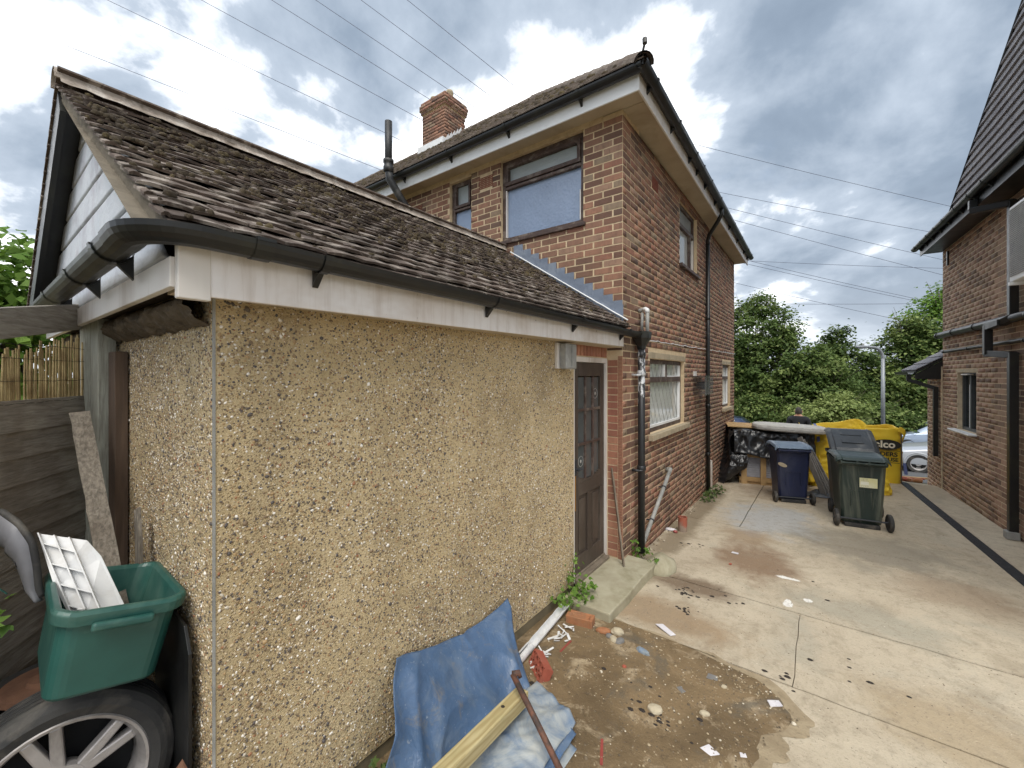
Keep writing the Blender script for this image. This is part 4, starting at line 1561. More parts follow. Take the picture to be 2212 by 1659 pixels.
# moss on the garage roof
V, F, RN = [], [], []
ey_ = Vector((0, 1, 0))
cnt = 0
while cnt < 620:
    d = random.uniform(0.0, SLN)
    y = random.uniform(VY0 + 0.05, VY1)
    q = mnoise.noise(Vector((d * 1.7, y * 1.5, 8.3))) + 0.5 * mnoise.noise(Vector((d * 5, y * 4, 2.0)))
    band = math.exp(-((d - 1.15) / 0.65) ** 2)
    if random.random() > 0.12 + 0.75 * band * (0.55 + q):
        continue
    d = round(d / 0.098) * 0.098 - 0.016 + abs(random.gauss(0, 0.018))
    c = Vector((EX, y, EZ)) + sd * d + sn * 0.034
    s = random.uniform(0.006, 0.017) * (1.5 if random.random() < 0.08 else 1)
    for q in range(random.choice((1, 2, 3, 4))):
        dome(V, F, RN, c + ey_ * random.gauss(0, 0.02) + sd * random.gauss(0, 0.006), sd, ey_, sn, s * random.uniform(0.6, 1.1), s * random.uniform(0.7, 1.5), s * random.uniform(0.6, 1.1))
    cnt += 1
for i in range(70):
    y = random.uniform(0.9, VY1)
    a = random.uniform(0.05, 1.1)
    c = Vector((RXX + 0.078 * math.sin(a), y, RZZ + 0.02 + 0.078 * math.cos(a)))
    nv = Vector((math.sin(a), 0, math.cos(a)))
    s = random.uniform(0.008, 0.026)
    dome(V, F, RN, c, nv.cross(ey_), ey_, nv, s, s * 1.5, s * 0.6)
np_mesh('moss', np.array([tuple(v) for v in V]), np.array(F), 'moss', groof, RN, True, kind='stuff')

# stepped lead flashing up the house wall and its white sealant line
roof_z = lambda x: EZ + 0.05 + (x - EX) * sd.z / sd.x
kz = 0
for k in range(40):
    z = -0.145 + 0.075 * k + 0.075 * 30
    x_hi = EX + (z + 0.075 - 0.20 - EZ - 0.05) * sd.x / sd.z
    x_lo = EX + (z + 0.15 - 0.20 - EZ - 0.05) * sd.x / sd.z
    if z + 0.075 > 3.62:
        break
    if z < 2.62:
        continue
    x_lo = max(x_lo, RXX + 0.05)
    x_hi = min(x_hi, HX + 0.004)
    if x_hi - x_lo < 0.02:
        continue
    mb = MB()
    ov_ = 0.03
    mb.prism([(x_lo - ov_, HY - 0.012, roof_z(x_lo - ov_) - 0.05), (x_hi, HY - 0.012, roof_z(x_hi) - 0.05), (x_hi + random.uniform(-0.012, 0.004), HY - 0.012 - 0.002 * (k % 2), z + 0.078),
              (x_lo - ov_, HY - 0.012, z + 0.078 - random.uniform(0.0, 0.012))], (0, -0.0025 - 0.002 * (k % 2), 0))
    link('flashing_step', mb, 'lead', groof, bevel=0.0008)
link('flashing_step', MB().prism([(EX - 0.10, HY - 0.013, roof_z(EX - 0.1) - 0.05), (HX + 0.012, HY - 0.013, EZ + 0.02), (HX + 0.012, HY - 0.013, 2.735), (EX - 0.22, HY - 0.013, 2.735)], (0, -0.003, 0)), 'lead', groof)
pts = [Vector((EX + 0.015, HY - 0.03, EZ + 0.05)) + sd * (SLN * i / 24) + sn * (0.004 + 0.004 * mnoise.noise(Vector((i * 0.9, 0, 0)))) for i in range(23)]
link('sealant_line', MB().tube(pts, 0.008, 6), 'white_clean', groof)

# the whole roof falls a little towards the near gable
SHEAR = 0.010


def shear(o):
    me = o.data
    if o.name.startswith('tile') and not o.name.startswith('tilework'):
        o.matrix_basis = Matrix.Translation((0, 0, -SHEAR * (HY - o.matrix_basis.translation.y))) @ o.matrix_basis
    elif me is not None and not me.get('sheared'):
        co = np.empty(len(me.vertices) * 3, np.float32)
        me.vertices.foreach_get('co', co)
        co = co.reshape(-1, 3)
        co[:, 2] -= SHEAR * (HY - co[:, 1])
        me.vertices.foreach_set('co', co.ravel())
        me.update()
        me['sheared'] = 1
    for c in o.children:
        shear(c)


for c in list(garage.children):
    if c.name.split('.')[0] in ('roof', 'cladding_board', 'gable_backing'):
        shear(c)

# door and its frame
DX = -1.845
dface = Face((DX, 0, 0), (0, 1, 0))
fr = MB()
dface.box(fr, DY0, DY0 + 0.04, 0.07, 2.175, -0.05, 0.012)
dface.box(fr, DY1 - 0.035, DY1, 0.07, 2.175, -0.05, 0.012)
dface.box(fr, DY0 + 0.041, DY1 - 0.036, 2.125, 2.175, -0.05, 0.012)
dfr = link('door_frame', fr, 'white_paint', garage, bevel=0.003)
a, b = DY0 + 0.045, DY1 - 0.04
d0, d1_ = -0.045, -0.008
door = MB()
dface.box(door, a, a + 0.10, 0.11, 2.12, d0, d1_)
dface.box(door, b - 0.09, b, 0.11, 2.12, d0, d1_)
dface.box(door, a + 0.1005, b - 0.0905, 1.99, 2.12, d0, d1_)
dface.box(door, a + 0.1005, b - 0.0905, 0.11, 0.27, d0, d1_)
dface.box(door, a + 0.1005, b - 0.0905, 0.84, 0.96, d0, d1_)
midd = (a + 0.10 + b - 0.09) / 2
dface.box(door, midd - 0.045, midd + 0.045, 0.2705, 0.8395, d0, d1_)
# dipped rail under the glazing
for i in range(10):
    s0 = a + 0.1005 + (b - a - 0.191) * i / 10
    s1 = a + 0.1005 + (b - a - 0.191) * (i + 1) / 10
    tt = (i + 0.5) / 10 * 2 - 1
    dface.box(door, s0, s1, 0.961, 0.975 + 0.055 * tt * tt, d0, d1_)
dleaf = link('door', door, 'door_wood', garage, bevel=0.003)
for (s0, s1) in ((a + 0.102, midd - 0.047), (midd + 0.047, b - 0.092)):
    mb = MB()
    dface.box(mb, s0, s1, 0.272, 0.838, d0 - 0.002, d1_ - 0.018)
    dface.box(mb, s0 + 0.03, s1 - 0.03, 0.31, 0.80, d1_ - 0.018, d1_ - 0.008)
    link('door_panel', mb, 'door_wood', dleaf, bevel=0.004)
ga, gb, gz0, gz1 = a + 0.1005, b - 0.0905, 1.0, 1.99
cw = (gb - ga) / 3
rh = (gz1 - gz0) / 3
for i in range(3):
    for j in range(3):
        mb = MB()
        dface.box(mb, ga + cw * i + 0.012, ga + cw * (i + 1) - 0.012, gz0 + rh * j + 0.012 - (0.03 if j == 0 else 0), gz0 + rh * (j + 1) - 0.012, -0.034, -0.028)
        link('pane', mb, 'glass_door', dleaf)
mb = MB()
for i in (1, 2):
    dface.box(mb, ga + cw * i - 0.013, ga + cw * i + 0.013, gz0 - 0.03, gz1, -0.043, -0.009)
for j in (1, 2):
    dface.box(mb, ga, gb, gz0 + rh * j - 0.013, gz0 + rh * j + 0.013, -0.043, -0.0085)
link('glazing_bar', mb, 'window_wood', dleaf, bevel=0.004)
# the bullseye of the old glass
for (s, z) in ((ga + cw * 0.55, gz0 + 0.16), (ga + cw * 2.5, gz1 - 0.18)):
    mb = MB().lathe([(0.045, -0.005), (0.05, 0.001), (0.055, -0.005)], (0, 0, 0), 'X', 20)
    mb.lathe([(0.02, -0.004), (0.012, 0.001), (0.0, 0.002)], (0, 0, 0), 'X', 16)
    mb.v = [(v[0] + DX - 0.026, v[1] + s, v[2] + z) for v in mb.v]
    link('bullseye', mb, 'grey_plastic', dleaf, smooth=True)
mb = MB()
dface.box(mb, a + 0.01, a + 0.05, 0.72, 1.05, d1_, d1_ + 0.003)
simple('brass', rgb(170, 126, 60), rgb(150, 108, 52), 8, 0.45, 0.4, bump=0.1)
link('lock_plate', mb, 'brass', dleaf)
mb = MB().tube([dface.P(a + 0.05, 1.11, d1_), dface.P(a + 0.05, 1.11, 0.03)], 0.014, 8)
dface.box(mb, a + 0.03, a + 0.07, 1.06, 1.2, d1_, d1_ + 0.008)
mb.tube([dface.P(a + 0.05, 1.11, 0.03), dface.P(a + 0.12, 1.105, 0.034)], 0.010, 8)
link('door_handle', mb, 'dark_metal', dleaf)
mb = MB()
dface.box(mb, DY0 + 0.04, DY1 - 0.035, 0.055, 0.095, -0.06, 0.055)
dface.box(mb, DY0 + 0.042, DY1 - 0.037, 0.0955, 0.112, -0.05, 0.005)
simple('old_wood', rgb(140, 128, 112), rgb(112, 100, 86), 6, 0.85, bump=0.6, dirt=rgb(84, 74, 62), dirt_amt=0.6, stretch=(1, 1, 1))
link('threshold', mb, 'old_wood', dfr, bevel=0.005)
# brick lintel of soldiers and brick jamb
lb = MB().box(DX - 0.2, DX + 0.008, DY0 + 0.0, HY - 0.002, 2.177, 2.36)
link('lintel_core', lb, 'mortar', garage)
y = DY0 + 0.02
while y < HY - 0.05:
    link('brick', MB().box(DX - 0.02, DX + 0.016 + random.uniform(-0.001, 0.002), y, y + 0.055, 2.185, 2.345), 'brick_orange', garage, bevel=0.002)
    y += 0.067
for k in range(28):
    z = 0.082 + 0.0745 * k
    link('brick', MB().box(DX + 0.02, HX - 0.052, HY - 0.0125 - random.uniform(0, 0.002), HY - 0.001, z, z + 0.064), 'brick_orange', garage, bevel=0.002)
mb = MB()
for k in range(150):
    z = 0.07 + 0.0142 * k
    mb.box(HX - 0.046, HX + 0.002, HY - 0.0125 - 0.004 * (k % 2), HY - 0.001, z, z + 0.0095)
o = link('keyed_brick_ends', mb, 'brick_orange', garage)
o['kind'] = 'stuff'
link('jamb_mortar', MB().box(DX + 0.005, HX + 0.001, HY - 0.009, HY - 0.0015, 0.05, 2.26), 'mortar', garage)


# ------------------------------------------------------------------ the neighbouring house
nb = thing('neighbour_house', (2.0, 9.0, zg(9)), 'pale brown brick house across the drive with tile hung upper storey and black pipes', 'house')
nf = Face((1.856, 11.27, 0), (0.157, -2.75, 0))
NL = 7.2
win_n = (0.80, 1.67, 1.06, 2.04)
nc = MB()
wall_core(nc, nf.P(0, 0), nf.u, NL, -0.4, 4.45, [win_n], 0.25)
link('wall', nc, 'mortar_pale', nb)
bl = course_bricks(nf.P(0, 0), nf.u, NL, -0.215, 4.42, [win_n, (0.72, 1.74, 2.04, 2.105)], 0)
bl = [b for b in bl if (b[0] - nf.O).dot(nf.u) < 4.6]
lay_bricks(bl, nb, 'brick_pale', lambda b: True)
link('inner_wall', MB().obox(nf.P(NL / 2, 2.0, -2.0), nf.u, nf.n, (0, 0, 1), NL / 2, 1.6, 2.4), 'mortar_pale', nb)
simple('grey_frame', rgb(74, 78, 80), rgb(60, 64, 66), 8, 0.45, bump=0.1)
w = win_n
md = (w[0] + w[1]) / 2 - 0.02
window(nf, nb, *w, bars=[(md - 0.03, md + 0.03, w[2] + 0.05, w[3] - 0.05, 0.008)], panes=[(w[0] + 0.04, md - 0.02, w[2] + 0.04, w[3] - 0.04, 'glass_dark'), (md + 0.02, w[1] - 0.04, w[2] + 0.04, w[3] - 0.04, 'glass_dark')],
       frame_mat='grey_frame', fw=0.05, rec=0.06, sill=(w[0] - 0.12, w[1] + 0.03, w[2] - 0.03, w[2] - 0.003, 0.10, 'white_clean'), lintel=(0.73, 1.73, 2.045, 2.10, 'stone'),
       beads=[([(md - 0.055, md - 0.032, w[2] + 0.06, w[3] - 0.2, 0.006)], 'white_clean')])
mb = MB()
nf.box(mb, md - 0.18, md + 0.14, 2.0, 2.02, -0.05, 0.02)
link('window_vent', mb, 'white_paint', nb)
# eaves
mb = MB()
nf.box(mb, -0.05, NL, 4.36, 4.40, 0.001, 0.29)
nf.box(mb, -0.05, NL, 4.33, 4.52, 0.2905, 0.31)
link('soffit', mb, 'black_plastic', nb)
gm = half_round(MB(), nf.P(NL, 4.50, 0.37), nf.P(-0.14, 4.50, 0.37), 0.058)
ngut = link('gutter', gm, 'black_plastic', nb)
for s in (0.1, 0.5, 0.9, 1.35, 1.8, 2.35, 2.9, 3.4):
    mb = MB()
    gutter_clip(mb, nf.P(s, 4.50, 0.37), nf.u, 0.058, -nf.n)
    link('bracket', mb, 'black_plastic', ngut)
# tile hanging
hung = Face(nf.P(0, 0, 0.24), nf.u)
lean = 0.10
edge = lambda z: 1.28 + 0.98 * (z - 4.5)
deckm = MB()
zt = 8.2
deckm.prism([hung.P(edge(4.52) + 0.02, 4.52, -0.03), hung.P(NL, 4.52, -0.03), hung.P(NL, zt, -0.03 - lean * (zt - 4.5)), hung.P(edge(zt) + 0.02, zt, -0.03 - lean * (zt - 4.5))], -hung.n * 2.6)
nroof = link('tile_hung_wall', deckm, 'roof_slate', nb)
tl = []
row = 0
rh = 0.138
while 4.50 + row * rh < 7.9:
    z = 4.50 + row * rh
    s = edge(z) - (0.0825 if row % 2 else 0)
    while s < 5.2:
        a_, b_ = max(s, edge(z)), s + 0.162
        if b_ - a_ > 0.03:
            tl.append(((a_ + b_) / 2, b_ - a_, z))
        s += 0.165
    row += 1
tms = {}
cand = []
for (s, w_, z) in tl:
    p = proj(hung.P(s, z, 0))
    cand.append(1 / p[2] ** 2 if p and p[0] < 2230 and p[1] > -40 else 0)
order = sorted(range(len(tl)), key=lambda i: -cand[i])
single = set(i for i in order[:300] if cand[i] > 0)
V, F, RN = [], [], []
for i, (s, w_, z) in enumerate(tl):
    base = hung.P(s, z, -lean * (z - 4.5) + random.uniform(-0.001, 0.001))
    if i in single:
        key = round(w_, 2)
        if key not in tms:
            mb = MB().add([(-key / 2, -0.036, 0), (key / 2, -0.036, 0), (key / 2, -0.004, 0.16), (-key / 2, -0.004, 0.16), (-key / 2, -0.008, 0), (key / 2, -0.008, 0)],
                          [(0, 1, 2, 3), (4, 5, 1, 0), (4, 0, 3), (1, 5, 2)])
            me = mb.mesh('tile')
            me.materials.append(M['roof_slate'])
            tms[key] = me
        o = bpy.data.objects.new('tile', tms[key])
        COL.objects.link(o)
        o.location = base
        o.rotation_euler = (-lean + random.gauss(0, 0.004), random.gauss(0, 0.004), math.atan2(nf.u.y, nf.u.x))
        o.parent = nroof
        o.matrix_parent_inverse = world_of(nroof).inverted()
    else:
        k = len(V)
        for (ds, dn, dz) in ((-w_ / 2, 0.036, 0), (w_ / 2, 0.036, 0), (w_ / 2, 0.004 - lean * 0.16, 0.16), (-w_ / 2, 0.004 - lean * 0.16, 0.16)):
            V.append(base + hung.u * ds + hung.n * dn + Vector((0, 0, dz)))
        F.append((k, k + 1, k + 2, k + 3))
        RN.append(random.random())
if V:
    np_mesh('tilework', np.array([tuple(v) for v in V]), np.array(F), 'roof_slate', nroof, RN, kind='stuff')
pts = [hung.P(edge(z) - 0.02, z, 0.02 - lean * (z - 4.5)) for z in np.linspace(4.5, 7.9, 12)]
link('verge_trim', MB().tube(pts, 0.02, 6), 'black_plastic', nroof)
# pipes
mb = MB()
sA, sB = 3.16, 2.72
pw = 0.042
mb.bar(nf.P(sA - 0.25, 4.40, 0.36), nf.P(sA - 0.25, 4.28, 0.36), 2 * pw, 2 * pw)
mb.bar(nf.P(sA - 0.25, 4.25, 0.38), nf.P(sA, 4.22, 0.05), 2 * pw, 2 * pw)
mb.bar(nf.P(sA, 4.24, 0.07), nf.P(sA, 2.70, 0.07), 2 * pw, 2 * pw, up=nf.n)
mb.bar(nf.P(sA + 0.03, 2.74, 0.072), nf.P(sA - 0.1, 2.68, 0.14), 2 * pw, 2 * pw)
mb.bar(nf.P(sA - 0.06, 2.69, 0.15), nf.P(sB, 2.66, 0.17), 2 * pw, 2 * pw)
mb.bar(nf.P(sB, 2.69, 0.17), nf.P(sB, 2.28, 0.17), 2 * pw, 2 * pw, up=nf.n)
mb.bar(nf.P(sB - 0.02, 2.30, 0.168), nf.P(sA, 2.26, 0.07), 2 * pw, 2 * pw)
mb.bar(nf.P(sA, 2.29, 0.07), nf.P(sA, -0.02, 0.07), 2 * pw, 2 * pw, up=nf.n)
link('downpipe', mb, 'black_plastic', nb, bevel=0.006)
link('pipe_shoe', MB().obox(nf.P(sA, -0.06, 0.08), nf.u, nf.n, (0, 0, 1), 0.06, 0.06, 0.05), 'grey_plastic', nb, bevel=0.01)
mb = MB().tube([nf.P(-0.02, 2.75, 0.07), nf.P(5.5, 2.72, 0.07)], 0.055, 14)
for s in (0.05, 0.9, 1.9, 3.6):
    mb.tube([nf.P(s, 2.75 - 0.006 * s, 0.07), nf.P(s + 0.06, 2.75 - 0.006 * s, 0.07)], 0.061, 14)
link('soil_pipe', mb, 'black_plastic', nb, smooth=True)
mb = MB().tube([nf.P(0.24, 2.43, 0.05), nf.P(5.5, 2.44, 0.05)], 0.026, 12)
for s in (0.3, 1.5, 3.4):
    mb.tube([nf.P(s, 2.43, 0.05), nf.P(s + 0.05, 2.43, 0.05)], 0.031, 12)
link('waste_pipe', mb, 'black_plastic', nb, smooth=True)
mb = MB()
nf.box(mb, 0.33, 0.37, 4.02, 4.28, 0.004, 0.03)
link('alarm_box', mb, 'black_plastic', nb)
# porch
pf = Face(nf.P(-0.93, 0, 0.02), nf.u)
mb = MB()
wall_core(mb, pf.P(0, 0), pf.u, 0.915, -0.9, 2.16, [], 0.3, 0.0)
porch = link('porch', mb, 'mortar_pale', nb)
pb = course_bricks(pf.P(0, 0), pf.u, 0.915, -0.29, 2.1, [], 1)
lay_bricks(pb, porch, 'brick_pale', lambda b: False, 0)
prf = MB()
pu, pn = nf.u, nf.n
A0, A1 = pf.P(-0.25, 2.08, 0.36), pf.P(0.91, 2.08, 0.36)
up_ = (-pn * 1.2 + Vector((0, 0, 0.80)))
for k in range(6):
    for j in range(4):
        s0 = j / 4
        s1 = (j + 1) / 4 - 0.006
        a_ = A0.lerp(A1, s0) + up_ * (k / 6)
        b_ = A0.lerp(A1, s1) + up_ * (k / 6)
        nv = pu.cross(up_).normalized()
        if nv.z < 0:
            nv = -nv
        prf.add([a_ + nv * 0.03, b_ + nv * 0.03, b_ + up_ / 6 * 1.1 + nv * 0.012, a_ + up_ / 6 * 1.1 + nv * 0.012, a_ + nv * 0.012, b_ + nv * 0.012],
                [(0, 1, 2, 3), (4, 5, 1, 0), (0, 3, 4), (1, 5, 2)])
proof = link('porch_roof', prf, 'roof_slate', nb, fix=False)
link('porch_soffit', MB().prism([A0, A1, A1 + up_, A0 + up_], (0, 0, -0.05)), 'black_plastic', proof)
link('porch_cheek', MB().prism([A1 + Vector((0, 0, -0.06)), A1 + up_ + Vector((0, 0, -0.06)), A1 - pn * 1.2 + Vector((0, 0, -0.16)), A1 + Vector((0, 0, -0.16))], -pu * 0.03), 'black_plastic', proof)
gm = half_round(MB(), A1 + pn * 0.07 + Vector((0, 0, -0.02)), A0 + pn * 0.07 + Vector((0, 0, -0.02)), 0.055)
link('porch_gutter', gm, 'black_plastic', proof)
mb = MB()
g0 = A1 + pn * 0.06 - pu * 0.2
mb.bar(g0 + Vector((0, 0, -0.06)), g0 + Vector((0, 0, -0.20)), 0.07, 0.07)
mb.bar(g0 + Vector((0, 0, -0.18)), nf.P(-0.12, 1.74, 0.075), 0.07, 0.07)
mb.bar(nf.P(-0.12, 1.77, 0.075), nf.P(-0.12, 0.42, 0.075), 0.07, 0.07, up=nf.n)
link('porch_downpipe', mb, 'black_plastic', porch, bevel=0.005)

# air conditioner on the neighbour's wall
ac = thing('air_conditioner', nf.P(4.3, 3.0, 0.1), 'white slatted air conditioner unit on a bracket high on the neighbour wall', 'air conditioner')
mb = MB()
nf.box(mb, 4.02, 4.85, 3.06, 3.92, 0.06, 0.36)
acb = link('casing', mb, 'white_clean', ac, bevel=0.012)
mb = MB()
for z in np.arange(3.12, 3.87, 0.022):
    nf.box(mb, 4.005, 4.0195, z, z + 0.012, 0.09, 0.33)
    nf.box(mb, 4.05, 4.8, z, z + 0.012, 0.3605, 0.372)
link('grille', mb, 'grey_plastic', ac)
for s in (4.08, 4.78):
    mb = MB()
    nf.box(mb, s - 0.02, s + 0.02, 3.02, 3.058, 0.01, 0.38)
    nf.box(mb, s - 0.02, s + 0.02, 2.85, 3.019, 0.01, 0.03)
    link('bracket', mb, 'white_clean', ac)


# ------------------------------------------------------------------ wheelie bins
simple('bin_green', rgb(44, 58, 52), rgb(34, 46, 42), 6, 0.5, bump=0.15, dirt=rgb(136, 138, 122), dirt_amt=0.6, stretch=(1, 1, 0.18))
simple('bin_green_lid', rgb(52, 66, 62), rgb(46, 58, 56), 6, 0.4, bump=0.1, dirt=rgb(96, 106, 98), dirt_amt=0.3)
simple('bin_blue', rgb(34, 42, 74), rgb(28, 34, 60), 6, 0.42, bump=0.12, dirt=rgb(84, 86, 96), dirt_amt=0.35, stretch=(1, 1, 0.3))
simple('bin_blue_lid', rgb(118, 134, 152), rgb(98, 114, 134), 6, 0.4, bump=0.1, dirt=rgb(60, 74, 100), dirt_amt=0.4)
simple('bin_grey', rgb(66, 70, 74), rgb(56, 60, 64), 6, 0.38, bump=0.1, dirt=rgb(150, 150, 148), dirt_amt=0.4)


def bin_(loc, rz, label, body_mat, lid_mat, w=0.52, d=0.56, h=0.90, lid_open=0.0, wr=0.10, extras=None):
    t = thing('wheelie_bin', loc, label, 'bin', 'wheelie bins on the drive', rz)
    # rear (handle and wheels) faces local -y
    def L(mb, name, mat, parent=None, **kw):
        o = link(name, mb, mat, None, **kw)
        o.parent = parent or t
        return o
    mb = MB()
    secs = [(0.05, w * 0.40, 0.045, d * 0.80), (0.10, w * 0.41, 0.02, d * 0.82), (h * 0.5, w * 0.445, 0.012, d * 0.90), (h * 0.86, w * 0.475, 0.004, d * 0.97), (h - 0.05, w * 0.48, 0.0, d * 0.98), (h - 0.045, w * 0.51, -0.025, d), (h, w * 0.515, -0.028, d + 0.005)]
    vs, fs = [], []
    for (z, hw, y0_, y1_) in secs:
        c = 0.035
        vs += [(-hw + c, y0_, z), (hw - c, y0_, z), (hw, y0_ + c, z), (hw, y1_ - c, z), (hw - c, y1_, z), (-hw + c, y1_, z), (-hw, y1_ - c, z), (-hw, y0_ + c, z)]
    for i in range(len(secs) - 1):
        for j in range(8):
            fs.append((i * 8 + j, i * 8 + (j + 1) % 8, i * 8 + 8 + (j + 1) % 8, i * 8 + 8 + j))
    fs.append(tuple(range(7, -1, -1)))
    if lid_open == 0:
        fs.append(tuple(range(len(vs) - 8, len(vs))))
    mb.add(vs, fs)
    body = L(mb, 'body', body_mat, bevel=0.006)
    # recessed panel outline and step at the foot of the rear face
    mb = MB()
    for s in (-1, 1):
        mb.box(s * w * 0.22 - 0.006, s * w * 0.22 + 0.006, -0.002, 0.018, 0.30, 0.50)
    mb.box(-w * 0.22, w * 0.22, 0.004, 0.012, 0.50, 0.512)
    L(mb, 'moulding', body_mat, body)
    mb = MB().box(-w * 0.36, w * 0.36, -0.005, 0.05, 0.0, 0.055)
    L(mb, 'foot', 'rubber', body, bevel=0.01)
    # lid
    hin = Vector((0, -0.02, h + 0.015))
    mb = MB()
    lw, ld = w * 0.54, d + 0.03
    prof = [(-0.02, 0.0, 0.0), (0.02, 0.0, 0.03), (0.08, 0.0, 0.045), (ld * 0.55, 0.0, 0.06), (ld - 0.06, 0.0, 0.045), (ld, 0.0, 0.015), (ld + 0.01, 0.0, -0.02)]
    xs_ = [-1, -0.94, -0.8, -0.74, 0.74, 0.8, 0.94, 1]
    zs_ = [-0.03, 0.0, 0.012, 0.004, 0.004, 0.012, 0.0, -0.03]
    k = len(mb.v)
    for (y_, _, z_) in prof:
        for xq, zq in zip(xs_, zs_):
            mb.v.append((xq * lw, y_, z_ + zq))
    for i in range(len(prof) - 1):
        for j in range(len(xs_) - 1):
            a_ = k + i * len(xs_) + j
            mb.f.append((a_, a_ + 1, a_ + 1 + len(xs_), a_ + len(xs_)))
    lid = L(mb, 'lid', lid_mat, solid=0.012, smooth=False)
    lid.location = hin
    lid.rotation_euler = (lid_open, 0, 0)
    if lid_open:
        mb = MB()
        mb.box(-lw * 0.45, lw * 0.45, ld * 0.3, ld * 0.32, 0.055, 0.075)
        mb.box(-lw * 0.45, lw * 0.45, ld * 0.62, ld * 0.64, 0.055, 0.075)
        mb.box(-lw * 0.45, -lw * 0.42, ld * 0.32, ld * 0.62, 0.055, 0.07)
        mb.box(lw * 0.42, lw * 0.45, ld * 0.32, ld * 0.62, 0.055, 0.07)
        o = L(mb, 'lid_grip', lid_mat, lid)
    # handle bar and hinges
    mb = MB().tube([(-w * 0.46, -0.05, h - 0.01), (w * 0.46, -0.05, h - 0.01)], 0.013, 10)
    for s in (-0.44, -0.12, 0.12, 0.44):
        mb.box(w * s - 0.012, w * s + 0.012, -0.058, 0.005, h - 0.035, h + 0.02)
    L(mb, 'handle', body_mat, body, bevel=0.004)
    # axle and wheels
    ax = w * 0.53
    L(MB().tube([(-ax, -0.005, wr), (ax, -0.005, wr)], 0.011, 8), 'axle', 'dark_metal', body)
    for s in (-1, 1):
        mb = MB().lathe([(0.02, -0.02), (wr * 0.62, -0.022), (wr * 0.66, -0.016), (wr * 0.9, -0.024), (wr, -0.016), (wr, 0.016), (wr * 0.9, 0.024), (wr * 0.66, 0.016), (wr * 0.62, 0.022), (0.02, 0.02)], (s * ax, -0.005, wr), 'X', 24, close=True)
        o = L(mb, 'wheel', 'rubber', smooth=False)
        L(MB().lathe([(0.0, -0.03), (0.022, -0.028), (0.024, 0.028), (0.0, 0.03)], (s * ax, -0.005, wr), 'X', 12), 'hub', 'dark_metal', o)
    return t, body, L


g_ = lambda x, y: (x, y, zg(y))
bb, bbody, BL = bin_(g_(-0.37, 8.25), R(19), 'dark blue wheelie bin with pale blue lid beside the leaning boards', 'bin_blue', 'bin_blue_lid', w=0.50, d=0.54, h=0.88, wr=0.09)
mb = MB()
mb.lathe([(0.0, 0.0), (0.055, 0.0005), (0.06, -0.001)], (0, 0, 0), 'Y', 18)
mb.v = [(v[0] * 1.1 - 0.16, 0.0005 + v[1] * -1, 0.62 + v[2] * 0.55 - v[0] * 0.35) for v in mb.v]
BL(mb, 'scuff_patch', 'stone', bbody)
gb, gbody, BL2 = bin_(g_(0.445, 7.40), R(9), 'dirty dark green wheelie bin nearest the camera with a pale paper label', 'bin_green', 'bin_green_lid', w=0.54, d=0.60, h=0.90, wr=0.115)
t = NT('bin_label')
tcx = t.new('ShaderNodeTexCoord')
spx = t.new('ShaderNodeSeparateXYZ')
t.l.new(tcx.outputs['Generated'], spx.inputs[0])
gx, gz = spx.outputs['X'], spx.outputs['Z']
col = t.mix(t.step(t.noise(5, 3), 0.4, 0.6), rgb(222, 220, 186), rgb(214, 210, 150))
ln = t.math('LESS_THAN', t.math('FRACT', t.math('MULTIPLY', gz, 9.0)), 0.35)
wd = t.math('GREATER_THAN', t.noise(40, 2, 0.5, stretch=(3, 3, 0.5)), 0.45)
inx = t.math('MULTIPLY', t.math('GREATER_THAN', gx, 0.05), t.math('LESS_THAN', gx, 0.5))
inz = t.math('MAXIMUM', t.math('GREATER_THAN', gz, 0.66), t.math('MULTIPLY', t.math('GREATER_THAN', gz, 0.06), t.math('LESS_THAN', gz, 0.24)))
txt = t.math('MULTIPLY', t.math('MULTIPLY', ln, wd), t.math('MULTIPLY', inx, inz))
col = t.mix(t.math('MULTIPLY', txt, 0.7), col, rgb(96, 96, 90))
bx1 = t.math('MULTIPLY', t.math('MULTIPLY', t.math('GREATER_THAN', gx, 0.06), t.math('LESS_THAN', gx, 0.52)), t.math('MULTIPLY', t.math('GREATER_THAN', gz, 0.3), t.math('LESS_THAN', gz, 0.62)))
col = t.mix(t.math('MULTIPLY', bx1, 0.7), col, rgb(232, 232, 222))
M['bin_label'] = t.done(col, 0.5)
mb = MB().box(-0.03, 0.16, -0.002, 0.003, 0.56, 0.69)
o = BL2(mb, 'paper_label', 'bin_label', gbody)
bin_(g_(0.40, 8.12), R(8), 'grey wheelie bin behind the green bin with its lid standing open', 'bin_grey', 'bin_grey', w=0.55, d=0.58, h=0.90, lid_open=R(30), wr=0.105)

# ------------------------------------------------------------------ pallet of slabs under black sheeting
simple('pallet_wood', rgb(196, 164, 116), rgb(176, 142, 96), 7, 0.8, bump=0.4, dirt=rgb(140, 108, 70), dirt_amt=0.4)
simple('slab_stack', rgb(176, 176, 182), rgb(156, 156, 162), 12, 0.85, bump=0.4)
simple('black_sheet', rgb(28, 29, 31), rgb(36, 37, 39), 4, 0.32, bump=0.25, bscale=9, bdist=0.02, spec=0.6)
PZ = zg(9.6)
prz = R(15)
pal = thing('slab_pallet', (-1.30, 9.22, PZ), 'wooden crate pallet packed with grey paving slabs beside the house', 'pallet', None, prz)


def PL(mb, name, mat, parent=None, **kw):
    o = link(name, mb, mat, None, **kw)
    o.parent = parent or pal
    return o


